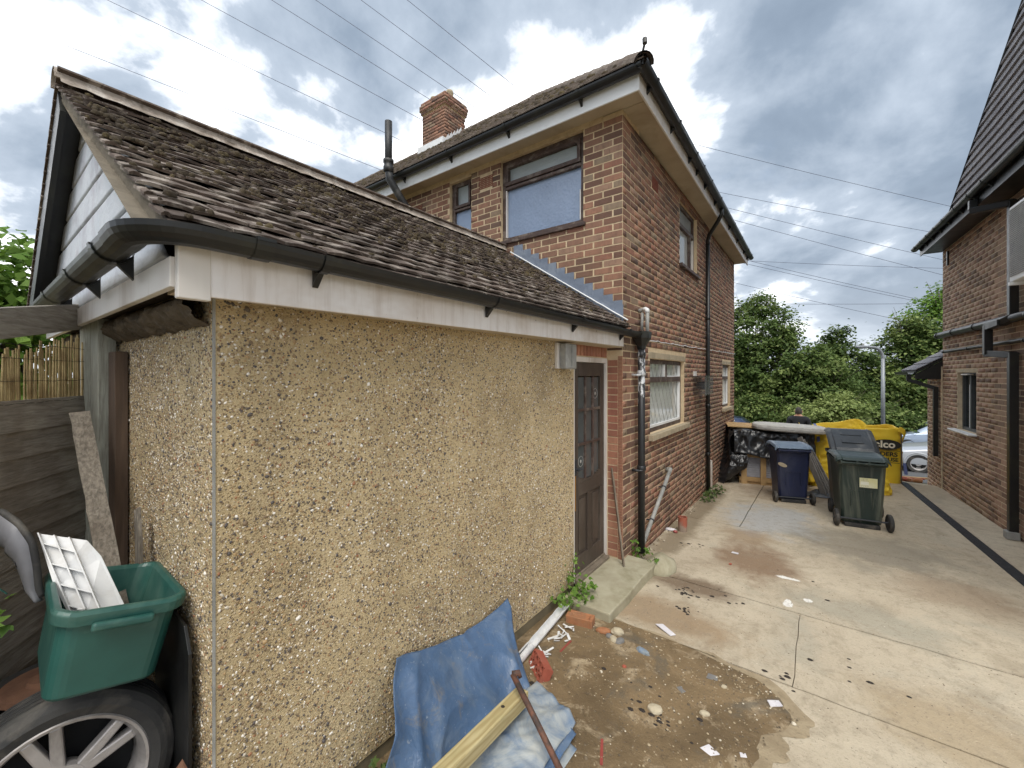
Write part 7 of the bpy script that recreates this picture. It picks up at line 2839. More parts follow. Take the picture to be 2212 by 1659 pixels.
link('panel', MB().grid(arch, 30, 8), 'trim_grey', ctr, smooth=True, solid=0.004)
link('rubber_edge', MB().tube([Vector(arch(i / 24, 0.0)) for i in range(24)], 0.012, 8), 'rubber', ctr, smooth=True)
mb = MB()
for u in (0.62, 0.82):
    c = Vector(arch(u, 0.82)) + Vector((0.9, -0.5, 0.25)).normalized() * 0.004
    mb.obox(c, (0.3, 0.2, -0.9), (0, 0, 1), (0.9, -0.5, 0.25), 0.010, 0.004, 0.002)
link('slot', mb, 'inside_black', ctr)
tag(link('plastic_board', MB().prism([(-1.935, 0.52, 0.30), (-1.935, 0.52, 0.93), (-1.99, 0.52, 1.02), (-2.5, 0.545, 1.0), (-2.5, 0.545, 0.30)], (0, 0.012, 0)), 'black_plastic', bevel=0.002), 'black plastic panel standing against the wall behind the wheel', 'board')
scrap('rusty_block', (-1.87, 0.485), 0.055, 0.045, 0.32, 0.3, 'rust', 'tall rusty brown block standing at the garage corner beside the wheel', 'rubble', 0.25)
tag(link('wire_netting', MB().tube([(-2.9, -0.02, 1.15), (-2.75, 0.05, 1.2), (-2.62, 0.09, 1.17)], 0.003, 5).tube([(-2.9, 0.0, 1.1), (-2.74, 0.06, 1.16), (-2.62, 0.11, 1.12)], 0.003, 5), 'box_green'), 'loose strands of green wire by the fence', 'wire')


# ------------------------------------------------------------------ foliage
def mat_leaf(name, stops, trans=0.35):
    t = NT(name)
    col = t.ramp(t.rnd(), stops)
    t.done(col, 0.55, spec=0.3)
    tr = t.new('ShaderNodeBsdfTranslucent')
    t.l.new(col, tr.inputs['Color'])
    mx = t.new('ShaderNodeMixShader')
    mx.inputs[0].default_value = trans
    t.l.new(t.b.outputs[0], mx.inputs[1])
    t.l.new(tr.outputs[0], mx.inputs[2])
    t.l.new(mx.outputs[0], t.n['Material Output'].inputs['Surface'])
    M[name] = t.m


mat_leaf('leaf_mid', [(0.0, rgb(76, 98, 50)), (0.5, rgb(104, 124, 66)), (1.0, rgb(144, 158, 92))])
mat_leaf('leaf_dark', [(0.0, rgb(58, 78, 42)), (0.5, rgb(80, 102, 54)), (1.0, rgb(114, 130, 72))])
mat_leaf('leaf_pale', [(0.0, rgb(112, 130, 72)), (0.5, rgb(142, 156, 92)), (1.0, rgb(170, 180, 116))])
mat_leaf('leaf_bright', [(0.0, rgb(88, 122, 48)), (0.5, rgb(108, 142, 58)), (1.0, rgb(134, 164, 76))])
simple('bark', rgb(92, 84, 74), rgb(72, 64, 56), 9, 0.95, bump=0.6, stretch=(1, 1, 0.3))


def leaf_cloud(blobs, n_clump, per, size, clump_r, seed, droop=0.3):
    """blobs: (centre, radii); leaves gathered in clumps, mostly towards the outside of each blob"""
    rg = np.random.default_rng(seed)
    vol = np.array([b[1][0] * b[1][1] * b[1][2] for b in blobs]) ** 0.7
    pick = rg.choice(len(blobs), n_clump, p=vol / vol.sum())
    d = rg.normal(size=(n_clump, 3))
    d /= np.linalg.norm(d, axis=1)[:, None]
    rad = rg.uniform(0.35, 1.04, n_clump) ** 0.6
    C = np.array([b[0] for b in blobs])[pick] + d * rad[:, None] * np.array([b[1] for b in blobs])[pick]
    N = n_clump * per
    cr = clump_r * rg.uniform(0.6, 1.4, n_clump)
    off = rg.normal(size=(n_clump, per, 3)) * np.array([1, 1, 0.55]) * cr[:, None, None] * 0.5
    P_ = (C[:, None, :] + off).reshape(-1, 3)
    nrm = rg.normal(size=(N, 3)) * 0.55 + np.array([0, 0, 0.9]) + np.repeat(d, per, axis=0) * 0.5
    nrm /= np.linalg.norm(nrm, axis=1)[:, None]
    a = rg.normal(size=(N, 3))
    u = np.cross(nrm, a)
    u /= np.linalg.norm(u, axis=1)[:, None]
    v = np.cross(nrm, u)
    s = size * rg.uniform(0.6, 1.35, N)[:, None]
    V = np.stack([P_ - u * s * 0.5, P_ - v * s * 0.32 + nrm * s * 0.08, P_ + u * s * 0.5 - nrm * s * 0.05, P_ + v * s * 0.32 + nrm * s * 0.08], axis=1).reshape(-1, 3)
    F = np.arange(4 * N).reshape(-1, 4)
    rn = np.clip(np.repeat(rg.uniform(0, 0.75, n_clump), per) + rg.uniform(0, 0.25, N), 0, 0.999)
    return V, F, rn


def tree(name, base, blobs, n_clump, per, size, clump_r, mat, label, cat, seed, trunk_r=0.12, limbs=7, group=None):
    t = thing(name, base, label, cat, group)
    rnd = random.Random(seed)
    b = Vector(base)
    mb = MB()
    cz = Vector(blobs[0][0])
    top = Vector((cz.x, cz.y, cz.z))
    pts = [b + Vector((0, 0, -0.3)), b.lerp(top, 0.33) + Vector((rnd.uniform(-.2, .2), rnd.uniform(-.2, .2), 0)), b.lerp(top, 0.66) + Vector((rnd.uniform(-.25, .25), rnd.uniform(-.2, .2), 0)), top]
    mb.tube(pts, [trunk_r, trunk_r * 0.8, trunk_r * 0.55, trunk_r * 0.3], 9)
    for i in range(limbs):
        bl_ = blobs[i % len(blobs)]
        s0 = pts[1].lerp(pts[2], rnd.random())
        e0 = Vector(bl_[0]) + Vector((rnd.uniform(-.9, .9) * bl_[1][0], rnd.uniform(-.9, .9) * bl_[1][1], rnd.uniform(-.5, .8) * bl_[1][2]))
        m0 = s0.lerp(e0, 0.5) + Vector((rnd.uniform(-.2, .2), rnd.uniform(-.2, .2), rnd.uniform(-.1, .35)))
        mb.tube([s0, m0, e0], [trunk_r * 0.42, trunk_r * 0.26, trunk_r * 0.08], 6)
        for q in range(2):
            e1 = e0 + Vector((rnd.uniform(-.8, .8), rnd.uniform(-.6, .6), rnd.uniform(-.1, .8)))
            mb.tube([m0, m0.lerp(e1, 0.55) + Vector((0, 0, 0.1)), e1], [trunk_r * 0.2, trunk_r * 0.12, trunk_r * 0.04], 5)
    link('trunk', mb, 'bark', t, smooth=True)
    V, F, rn = leaf_cloud(blobs, n_clump, per, size, clump_r, seed)
    np_mesh('crown', V, F, mat, t, rn)
    return t


def at_t(u, v, t_):
    """a point in the place from its bearing, used once here to set the trees out"""
    a = (u - 1106) / 892
    b_ = (v - 810) / 892
    return Vector((t_ * (-0.6 + 0.8 * a), t_ * (0.8 + 0.6 * a), 2 - t_ * b_))


GZt = -2.1
tree('tall_tree', (-3.4, 31.0, GZt), [((-3.6, 31, 4.6), (2.4, 2.0, 2.3)), ((-2.6, 30.5, 2.6), (2.6, 2.0, 2.2)), ((-4.8, 31, 1.2), (2.6, 2.0, 2.2)), ((-3.4, 31, 6.4), (1.0, 1.0, 1.1))], 560, 48, 0.21, 0.6, 'leaf_mid',
     'tall loose green tree rising beside the house corner', 'tree', 3, 0.16, 12, 'trees behind the road')
tree('bushy_tree', (-0.6, 30.5, GZt), [((-0.6, 30.5, 2.2), (1.9, 1.7, 1.7)), ((0.2, 30, 0.6), (2.0, 1.6, 1.7)), ((-1.5, 30, 0.4), (1.9, 1.6, 1.8))], 420, 48, 0.20, 0.55, 'leaf_mid',
     'mid height bushy tree just right of the tall loose tree', 'tree', 5, 0.12, 9, 'trees behind the road')
tree('bushy_tree', (1.1, 33.0, GZt), [((1.1, 33, 2.4), (1.5, 1.5, 1.9)), ((1.0, 33, 0.6), (2.2, 1.6, 1.8)), ((0.7, 33, 4.1), (0.7, 0.7, 1.0))], 380, 48, 0.21, 0.55, 'leaf_dark',
     'pointed dark tree in the middle of the tree line', 'tree', 8, 0.12, 9, 'trees behind the road')
tree('bushy_tree', (2.9, 33.5, GZt), [((2.9, 33.5, 1.2), (1.9, 1.6, 1.5)), ((2.6, 33, -0.2), (2.1, 1.6, 1.5))], 300, 48, 0.21, 0.55, 'leaf_mid',
     'lowest bushy tree in the tree line behind the street lamp', 'tree', 12, 0.12, 8, 'trees behind the road')
tree('tall_tree', (4.6, 34.5, GZt), [((4.5, 34.5, 2.8), (1.8, 1.6, 2.4)), ((4.2, 34, 0.4), (2.2, 1.6, 2.0)), ((4.3, 34.5, 4.6), (0.9, 0.9, 1.1))], 430, 48, 0.21, 0.6, 'leaf_mid',
     'tall green tree right of the street lamp', 'tree', 15, 0.15, 10, 'trees behind the road')
tree('tall_tree', (6.6, 36.5, GZt), [((6.4, 36.5, 5.0), (2.2, 1.8, 2.6)), ((6.2, 36, 1.5), (2.6, 1.8, 2.4))], 460, 48, 0.22, 0.65, 'leaf_bright',
     'tallest tree at the right against the neighbour house corner', 'tree', 18, 0.18, 10, 'trees behind the road')
tree('spreading_bush', (0.0, 27.5, -1.85), [((0.0, 27.5, -0.3), (1.3, 1.0, 0.8)), ((0.9, 27.8, 0.1), (1.1, 1.0, 0.75)), ((-0.8, 27.8, -0.6), (1.1, 1.0, 0.8))], 240, 44, 0.17, 0.45, 'leaf_pale',
     'pale green spreading bush in front of the dark hedge', 'bush', 21, 0.07, 14, 'bushes behind the road')
tree('spreading_bush', (2.1, 29.5, -1.9), [((2.1, 29.5, -0.4), (1.3, 1.0, 0.8)), ((2.9, 29.8, -0.6), (1.2, 1.0, 0.8))], 200, 44, 0.17, 0.45, 'leaf_mid',
     'green bush behind the street lamp foot', 'bush', 24, 0.07, 10, 'bushes behind the road')
tree('spreading_bush', (-2.2, 28.2, -1.85), [((-2.2, 28.2, -0.5), (1.3, 1.0, 1.0)), ((-3.2, 28.4, -0.3), (1.2, 1.0, 1.1))], 240, 44, 0.17, 0.45, 'leaf_mid',
     'green bush behind the parked car roof by the house corner', 'bush', 27, 0.07, 10, 'bushes behind the road')
V, F, rn = leaf_cloud([((x, 36.8 + 0.4 * math.sin(x), -0.2 + 0.3 * math.sin(x * 2.1)), (1.8, 1.0, 2.2)) for x in np.arange(-26, 40, 1.6)], 2600, 26, 0.34, 0.8, 44)
o = np_mesh('hedge_foliage', V, F, 'leaf_dark', None, rn)
tag(o, 'dark mass of hedge growing along the far side of the road', 'hedge', None, 'stuff')
tree('leafy_tree', (-13.5, 0.35, 0), [((-13.4, 0.4, 3.9), (1.6, 1.6, 1.0)), ((-13.8, -0.6, 3.1), (1.8, 1.8, 1.2)), ((-13.6, 1.0, 2.6), (1.4, 1.2, 1.2))], 300, 30, 0.20, 0.5, 'leaf_bright',
     'bright green tree beyond the fence at the left edge', 'tree', 33, 0.12, 8)


def plant(name, pts, n, size, mat, label, seed, spread=0.05, stem_r=0.003):
    t = thing(name, pts[0][0], label, 'plant')
    rg = random.Random(seed)
    mb = MB()
    V, F, RN = [], [], []
    for line in pts:
        line = [Vector(p) for p in line]
        mb.tube(line, stem_r, 5)
        for i in range(n):
            f = rg.random() * (len(line) - 1)
            k = min(int(f), len(line) - 2)
            c = line[k].lerp(line[k + 1], f - k) + Vector((rg.gauss(0, spread), rg.gauss(0, spread), rg.gauss(0, spread)))
            nn_ = Vector((rg.gauss(0.5, 0.5), rg.gauss(-0.2, 0.5), rg.gauss(0.7, 0.4))).normalized()
            uu = nn_.cross(Vector((rg.gauss(0, 1), rg.gauss(0, 1), rg.gauss(0, 1)))).normalized()
            vv = nn_.cross(uu)
            s = size * rg.uniform(0.6, 1.3)
            rn_ = rg.random()
            # a three-lobed leaf
            for ang in (-0.8, 0.0, 0.8):
                du = uu * math.cos(ang) + vv * math.sin(ang)
                dv = nn_.cross(du)
                ll = s * (1.0 if ang == 0 else 0.75)
                q = len(V)
                V += [c, c + du * ll * 0.5 + dv * ll * 0.24 + nn_ * ll * 0.05, c + du * ll - nn_ * ll * 0.08, c + du * ll * 0.5 - dv * ll * 0.24 + nn_ * ll * 0.05]
                F.append((q, q + 1, q + 2, q + 3))
                RN.append(min(0.999, rn_))
    link('stem', mb, 'bark', t)
    np_mesh('foliage', np.array([tuple(v) for v in V]), np.array(F), mat, t, RN)
    return t


plant('climbing_weed', [[(-1.79, 3.22, 0.02), (-1.78, 3.25, 0.16), (-1.775, 3.30, 0.34)], [(-1.76, 3.12, 0.05), (-1.72, 3.05, 0.12), (-1.69, 2.98, 0.14)], [(-1.74, 3.2, 0.06), (-1.66, 3.2, 0.13), (-1.60, 3.18, 0.10)],
                        [(-1.76, 3.25, 0.05), (-1.68, 3.33, 0.14), (-1.62, 3.30, 0.14)]], 46, 0.042, 'leaf_bright', 'leafy green weed climbing the wall beside the doorstep', 2, 0.042)
plant('weed', [[(-1.62, 4.42, 0.05), (-1.62, 4.38, 0.14), (-1.61, 4.36, 0.20)], [(-1.56, 4.50, 0.05), (-1.52, 4.48, 0.09)]], 16, 0.045, 'leaf_bright', 'small green weed at the foot of the hopper downpipe', 4, 0.02)
plant('weed', [[(-1.42, 4.33, 0.0), (-1.40, 4.30, 0.08), (-1.36, 4.30, 0.11)]], 14, 0.035, 'leaf_bright', 'small round leaved weed beside the cement lump', 6, 0.025)
plant('weed', [[(-1.58, 7.75, -0.1), (-1.52, 7.7, -0.02), (-1.46, 7.62, 0.0)], [(-1.56, 7.95, -0.1), (-1.48, 8.0, -0.02), (-1.42, 8.05, -0.02)], [(-1.58, 7.5, -0.1), (-1.5, 7.4, -0.06)]], 60, 0.045, 'leaf_dark', 'dark weeds growing round the foot of the far downpipe', 9, 0.05)
plant('weed', [[(-1.78, 1.02, 0.0), (-1.70, 1.08, 0.06), (-1.66, 1.16, 0.10)], [(-1.76, 1.2, 0.0), (-1.69, 1.25, 0.08)]], 40, 0.04, 'leaf_dark', 'green weed at the wall foot left of the tarpaulin', 11, 0.04)
plant('weed', [[(-2.62, 0.0, 0.98), (-2.60, 0.05, 1.08), (-2.58, 0.06, 1.15)]], 22, 0.05, 'leaf_bright', 'green weed poking through beside the grey trim', 13, 0.03)
plant('weed', [[(-2.42, 0.10, 0.0), (-2.44, 0.03, 0.4), (-2.45, -0.02, 0.72)]], 24, 0.05, 'leaf_bright', 'bright leaves between the tyre and the car wheel', 17, 0.03)

# ------------------------------------------------------------------ street lamp
lamp = thing('street_lamp', (1.78, 20.08, zg(20)), 'grey steel street lamp column with curved arm beyond the drive', 'street lamp')
simple('galvanised', rgb(150, 154, 158), rgb(132, 136, 140), 8, 0.5, 0.35, bump=0.1)
LB = Vector((1.78, 20.08, zg(20)))
link('column', MB().tube([LB, LB + Vector((0, 0, 1.15))], 0.085, 14).tube([LB + Vector((0, 0, 1.15)), LB + Vector((0, 0, 3.95))], [0.062, 0.055], 14), 'galvanised', lamp, smooth=True)
link('collar', MB().tube([LB + Vector((0, 0, 1.30)), LB + Vector((0, 0, 1.36))], 0.10, 14), 'dark_metal', lamp)
arm = [LB + Vector((0, 0, 3.9))] + [LB + Vector((-0.30 + 0.30 * math.cos(a), -0.2 + 0.2 * math.cos(a), 3.95 + 0.42 * math.sin(a))) for a in np.linspace(0, PI / 2, 8)] + [LB + Vector((-0.42, -0.28, 4.37))]
link('arm', MB().tube(arm, 0.05, 12), 'galvanised', lamp, smooth=True)
hd = MB().lathe([(0.0, -0.25), (0.05, -0.24), (0.095, -0.12), (0.10, 0.05), (0.06, 0.18), (0.0, 0.2)], (0, 0, 0), 'X', 14)
hd.v = [(LB.x - 0.60 + x * 0.83 - y * 0.0, LB.y - 0.40 + x * 0.55 + y, LB.z + 4.38 + z * 0.6) for (x, y, z) in hd.v]
link('lantern', hd, 'galvanised', lamp, smooth=True)
link('photocell', MB().lathe([(0.035, 0.0), (0.035, 0.07), (0.0, 0.09)], (LB.x - 0.58, LB.y - 0.38, LB.z + 4.42), 'Z', 10), 'grey_plastic', lamp)

# ------------------------------------------------------------------ cars
def paint(name, c1):
    t = NT(name)
    t.done(c1, 0.28, 0.35)
    t.b.inputs['Coat Weight'].default_value = 0.6
    t.b.inputs['Coat Roughness'].default_value = 0.06
    M[name] = t.m


paint('paint_silver', rgb(196, 200, 206))
paint('paint_blue', rgb(170, 184, 204))
paint('paint_black', rgb(30, 32, 38))
paint('paint_navy', rgb(40, 54, 84))
simple('lamp_glass', rgb(200, 206, 210), None, 5, 0.1)
# stations along the car: x from the nose, half width, sill z, belt z, top z, top half width
HATCH = [(0.0, 0.62, 0.30, 0.56, 0.60, 0.50), (0.10, 0.78, 0.22, 0.66, 0.72, 0.62), (0.45, 0.86, 0.20, 0.80, 0.86, 0.70), (0.95, 0.88, 0.20, 0.90, 0.96, 0.72), (1.10, 0.88, 0.20, 0.93, 1.02, 0.70), (1.75, 0.88, 0.20, 0.97, 1.42, 0.60),
         (2.15, 0.88, 0.20, 0.98, 1.52, 0.60), (3.0, 0.88, 0.20, 1.0, 1.54, 0.60), (3.75, 0.88, 0.20, 1.02, 1.46, 0.58), (4.1, 0.86, 0.22, 1.02, 1.18, 0.60), (4.25, 0.80, 0.26, 0.9, 0.98, 0.60), (4.30, 0.7, 0.34, 0.7, 0.75, 0.5)]
SALOON = [(0.0, 0.60, 0.32, 0.52, 0.56, 0.48), (0.10, 0.76, 0.24, 0.62, 0.67, 0.60), (0.5, 0.86, 0.20, 0.74, 0.80, 0.70), (1.25, 0.88, 0.19, 0.86, 0.91, 0.72), (1.42, 0.88, 0.19, 0.89, 0.96, 0.68), (2.15, 0.88, 0.19, 0.92, 1.36, 0.58),
          (2.6, 0.88, 0.19, 0.93, 1.43, 0.58), (3.2, 0.88, 0.19, 0.94, 1.42, 0.58), (3.85, 0.88, 0.19, 0.95, 1.05, 0.64), (4.35, 0.84, 0.22, 0.94, 1.0, 0.64), (4.5, 0.74, 0.3, 0.8, 0.86, 0.56)]


def car(name, loc, rz, st, label, mat, wheels=(0.82, 3.45), wr=0.315, glass=((1.75, 2.6), (2.68, 3.55)), ws=(1.13, 1.72), low=False):
    t = thing(name, loc, label, 'car', 'parked cars by the road', rz)
    L = under(t)

    def ring(s):
        x, w, zb, zbelt, zt, wt = s
        side_ = [(w * 0.90, zb), (w * 0.985, zb + 0.10), (w, zb + 0.30 * (zbelt - zb) + 0.05), (w * 0.985, zbelt - 0.06), (w * 0.95, zbelt), (wt, zt - 0.05), (wt * 0.82, zt - 0.008), (wt * 0.4, zt)]
        return [(x, -y, z) for (y, z) in side_] + [(x, y, z) for (y, z) in reversed(side_)]

    def interp(x):
        for a, b in zip(st, st[1:]):
            if a[0] <= x <= b[0]:
                f = (x - a[0]) / (b[0] - a[0])
                return tuple(p + (q - p) * f for p, q in zip(a, b))
        return st[-1]
    xs_ = sorted(set([s[0] for s in st] + list(np.linspace(0.02, st[-1][0] - 0.02, 44))))
    mb = MB()
    m_ = 16
    for x in xs_:
        mb.v += ring(interp(x))
    for i in range(len(xs_) - 1):
        xm = (xs_[i] + xs_[i + 1]) / 2
        for j in range(m_ - 1):
            if any(abs(xm - wx) < wr * 1.12 for wx in wheels) and j in (0, m_ - 2):
                continue
            mb.f.append((i * m_ + j, i * m_ + j + 1, (i + 1) * m_ + j + 1, (i + 1) * m_ + j))
    mb.f.append(tuple(range(m_))[::-1])
    mb.f.append(tuple((len(xs_) - 1) * m_ + j for j in range(m_)))
    body = L(mb, 'body', mat, smooth=True)
    L(MB().box(0.35, st[-1][0] - 0.35, -0.72, 0.72, 0.22, 0.55), 'underbody', 'inside_black', body)
    # glass
    for sgn in (-1, 1):
        for (xa, xb) in glass:
            mb = MB()
            n = 8
            for i in range(n + 1):
                x = xa + (xb - xa) * i / n
                s = interp(x)
                yb, zb_, yt, zt_ = s[1] * 0.952, s[3] + 0.015, s[5] * 1.004, s[4] - 0.07
                for (y, z) in ((yb + 0.006, zb_), (yt + 0.012, max(zt_, zb_ + 0.01))):
                    mb.v.append((x, sgn * y, z))
            for i in range(n):
                mb.f.append((2 * i, 2 * i + 1, 2 * i + 3, 2 * i + 2))
            L(mb, 'side_window', 'glass_car', body, solid=0.004)
    mb = MB()
    n, k_ = 6, 8
    for i in range(n + 1):
        x = ws[0] + (ws[1] - ws[0]) * i / n
        s = interp(x)
        for j in range(k_ + 1):
            y = (-1 + 2 * j / k_) * s[5] * 0.95
            mb.v.append((x - 0.01, y, s[4] + 0.012 - 0.035 * (abs(y) / s[5]) ** 3))
    for i in range(n):
        for j in range(k_):
            a_ = i * (k_ + 1) + j
            mb.f.append((a_, a_ + 1, a_ + k_ + 2, a_ + k_ + 1))
    L(mb, 'windscreen', 'glass_car', body)
    for wx in wheels:
        for sgn in (-1, 1):
            ty_ = MB().lathe([(wr * 0.66, -0.09), (wr * 0.95, -0.10), (wr, -0.07), (wr, 0.07), (wr * 0.95, 0.10), (wr * 0.66, 0.09)], (wx, sgn * 0.78, wr), 'Y', 32, close=True)
            wo = L(ty_, 'wheel', 'rubber', smooth=False)
            rimm = MB().lathe([(0.0, sgn * 0.06), (wr * 0.25, sgn * 0.07), (wr * 0.3, sgn * 0.05), (wr * 0.58, sgn * 0.05), (wr * 0.66, sgn * 0.09), (wr * 0.69, sgn * 0.095)], (wx, sgn * 0.78, wr), 'Y', 28)
            L(rimm, 'rim', 'alloy', wo, smooth=False)
            for q in range(5):
                a_ = 2 * PI * q / 5 + 0.3
                c = Vector((wx + wr * 0.44 * math.cos(a_), sgn * (0.78 + 0.052), wr + wr * 0.44 * math.sin(a_)))
                L(MB().obox(c, (math.cos(a_), 0, math.sin(a_)), (-math.sin(a_), 0, math.cos(a_)), (0, 1, 0), wr * 0.10, wr * 0.10, 0.004), 'rim_opening', 'inside_black', wo)
            # arch lip
            pts = [(wx + (wr + 0.055) * math.cos(a_), sgn * (interp(wx)[1] * 0.99), wr + (wr + 0.055) * math.sin(a_)) for a_ in np.linspace(-0.25, PI + 0.25, 16)]
            mb2 = MB()
            mb2.tube(pts, 0.016, 6)
            L(mb2, 'arch_lip', mat, body, smooth=True)
            mb2 = MB().lathe([(0.0, 0.0), (wr + 0.05, 0.0)], (wx, sgn * (interp(wx)[1] * 0.97), wr), 'Y', 28)
            mb2.v = [(x, y, max(z, 0.2)) for (x, y, z) in mb2.v]
            L(mb2, 'wheel_arch', 'inside_black', body)
    for sgn in (-1, 1):
        L(MB().lathe([(0.0, -0.07), (0.075, -0.05), (0.09, 0.0), (0.08, 0.05), (0.0, 0.07)], (1.68, sgn * 0.98, interp(1.68)[3] + 0.08), 'X', 12), 'door_mirror', 'white_clean' if not low else mat, body, smooth=True)
        L(MB().obox((0.20, sgn * 0.70, 0.62), (1, sgn * 0.5, 0.35), (-sgn * 0.5, 1, 0), (-0.35, 0, 1), 0.16, 0.05, 0.06), 'headlight', 'lamp_glass', body, bevel=0.02)
        L(MB().bar((1.45, sgn * 0.882, 0.52), (3.0, sgn * 0.884, 0.54), 0.01, 0.03), 'rubbing_strip', mat, body)
        for xh in (2.35, 3.2):
            L(MB().box(xh - 0.09, xh + 0.09, sgn * 0.872 - 0.02, sgn * 0.872 + 0.02, 0.82, 0.845), 'door_handle', mat, body, bevel=0.006)
    return t


car('parked_car', (1.75, 20.45, zg(20.3) + 0.02), R(3), SALOON, 'silver saloon car parked nearest the drive, front wheel showing', 'paint_silver', (0.86, 3.6), 0.315, ((2.2, 2.72), (2.8, 3.5)), (1.45, 2.12), True)
car('parked_car', (2.55, 29.4, zg(29.2)), R(4), HATCH, 'pale blue hatchback car parked behind the silver car', 'paint_blue', (0.85, 3.45))
car('parked_car', (-6.3, 18.6, zg(18.4) + 0.02), R(3), HATCH, 'dark blue car whose roof shows above the plywood board', 'paint_navy', (0.85, 3.45))
car('parked_car', (1.9, 33.0, zg(32.6)), R(4), SALOON, 'black car roof just showing behind the pale blue hatchback', 'paint_black', (0.86, 3.6), 0.315, ((2.2, 2.72), (2.8, 3.5)), (1.45, 2.12), True)

# ------------------------------------------------------------------ rubble and timber by the porch
rub = [(1.50, 13.0, 0.4), (1.62, 13.15, 1.2), (1.74, 12.95, 0.1), (1.56, 13.35, 2.0), (1.38, 13.2, 0.8), (1.80, 13.3, 1.6), (1.45, 13.5, 0.5), (1.68, 13.45, 2.6)]
names_ = ['nearest', 'second', 'third', 'fourth', 'fifth', 'sixth', 'seventh', 'rearmost']
for i, (x, y, a_) in enumerate(rub):
    o = link('rubble_brick', MB().box(-0.10, 0.10, -0.05, 0.05, 0, 0.065) if i % 2 else lump((0, 0, 0.04), 0.09, 0.06, 0.05, i * 3.1, 10, 6, 0.25), 'old_brick' if i % 3 else 'red_brick', bevel=0.004 if i % 2 else 0)
    o.location = (x, y, zg(y) + 0.02)
    o.rotation_euler = (random.uniform(-0.2, 0.2), random.uniform(-0.2, 0.2), a_)
    tag(o, names_[i] + ' broken brick of the rubble heap beside the porch corner', 'brick', 'rubble heap by the porch')
tag(link('timber_batten', MB().bar((0.95, 13.9, zg(13.9) + 0.06), (2.0, 13.55, zg(13.55) + 0.12), 0.07, 0.035), 'pallet_wood', bevel=0.003), 'pale timber batten lying across the rubble by the porch', 'timber')
tag(link('timber_batten', MB().bar((1.0, 13.6, zg(13.6) + 0.04), (1.9, 13.3, zg(13.3) + 0.10), 0.06, 0.03), 'red_brick', bevel=0.003), 'reddish timber batten in front of the pale one by the porch', 'timber')

# ------------------------------------------------------------------ overhead wires
simple('wire', rgb(84, 86, 104), None, 5, 0.6)
wires = [((-63.677, 2.242, 36.439), (-34.619, 24.036, 22.09), 'overhead wire nearest the garage ridge, lowest of the left bundle'), ((-55.354, 8.484, 38.323), (-31.211, 26.592, 23.883), 'second overhead wire above the garage roof from the left'),
         ((-48.072, 13.946, 38.323), (-30.135, 27.399, 26.126), 'third overhead wire from the left, ending at the chimney'), ((-37.489, 21.883, 34.287), (-29.955, 27.534, 28.368), 'short faint overhead wire just above the chimney'),
         ((-39.211, 20.592, 38.323), (-25.83, 30.628, 27.022), 'overhead wire passing behind the chimney pots'), ((-35.695, 23.229, 38.323), (-24.502, 31.623, 27.919), 'overhead wire over the middle of the house roof'),
         ((-32.108, 25.919, 38.323), (-22.601, 33.049, 28.771), 'overhead wire furthest right of the left bundle'), ((-8.431, 43.677, 24.063), (9.507, 57.13, 18.682), 'highest overhead wire between the two houses'),
         ((-8.251, 43.812, 19.937), (9.148, 56.861, 15.901), 'second highest overhead wire between the two houses'), ((-7.354, 44.484, 18.368), (9.148, 56.861, 13.435), 'third overhead wire down between the two houses'),
         ((-6.996, 44.753, 17.247), (9.507, 57.13, 11.865), 'fourth overhead wire down between the two houses'), ((-5.561, 45.83, 13.211), (9.507, 57.13, 12.538), 'nearly level wire leaving the house eaves'),
         ((-5.561, 45.83, 13.211), (7.534, 55.65, 9.534), 'upper of the twin wires sloping down from the eaves'), ((-5.561, 45.83, 12.852), (7.534, 55.65, 9.309), 'lower of the twin wires sloping down from the eaves'),
         ((-6.637, 45.022, 11.058), (6.637, 54.978, 7.381), 'lowest sloping wire just above the tree tops'), ((-6.637, 45.022, 9.085), (7.713, 55.785, 9.13), 'level wire crossing just above the tall loose tree')]
for i, (a_, b_, lab) in enumerate(wires):
    a_, b_ = Vector(a_), Vector(b_)
    if i < 7:
        e0, e1 = a_ + (a_ - b_) * 0.9, b_ + (b_ - a_) * 0.45
    else:
        e0, e1 = a_ + (a_ - b_) * 0.5, b_ + (b_ - a_) * 0.7
    pts = []
    for k in range(13):
        f = k / 12
        p = e0.lerp(e1, f)
        p.z -= 0.25 * math.sin(PI * f) if i >= 7 else 0.0
        pts.append(p)
    o = link('overhead_wire', MB().tube(pts, 0.024 if i < 7 else 0.018, 5), 'wire', smooth=True)
    tag(o, lab, 'wire', 'overhead wires')

# ------------------------------------------------------------------ the person seen from behind
per = thing('person', (-0.516, 13.99, zg(13.99)), 'person in a dark jacket with short grey hair walking away, seen from behind', 'person')
simple('skin', rgb(196, 150, 124), rgb(184, 138, 114), 8, 0.6)
simple('jacket', rgb(44, 46, 52), rgb(34, 36, 42), 8, 0.85, bump=0.4)
simple('trousers', rgb(58, 60, 70), rgb(48, 50, 58), 8, 0.85, bump=0.4)
simple('hair_grey', rgb(72, 66, 62), rgb(54, 50, 48), 30, 0.8, bump=0.5, stretch=(1, 1, 0.3))


def skin(name, verts, edges, radii, mat, sub=2, root=0):
    me = bpy.data.meshes.new(name)
    me.from_pydata(verts, edges, [])
    o = bpy.data.objects.new(name, me)
    COL.objects.link(o)
    me.materials.append(M[mat])
    md = o.modifiers.new('skin', 'SKIN')
    for i, r_ in enumerate(radii):
        me.skin_vertices[0].data[i].radius = r_ if isinstance(r_, tuple) else (r_, r_)
        me.skin_vertices[0].data[i].use_root = (i == root)
    md.use_smooth_shade = True
    s = o.modifiers.new('sub', 'SUBSURF')
    s.levels = s.render_levels = sub
    o.parent = per
    return o


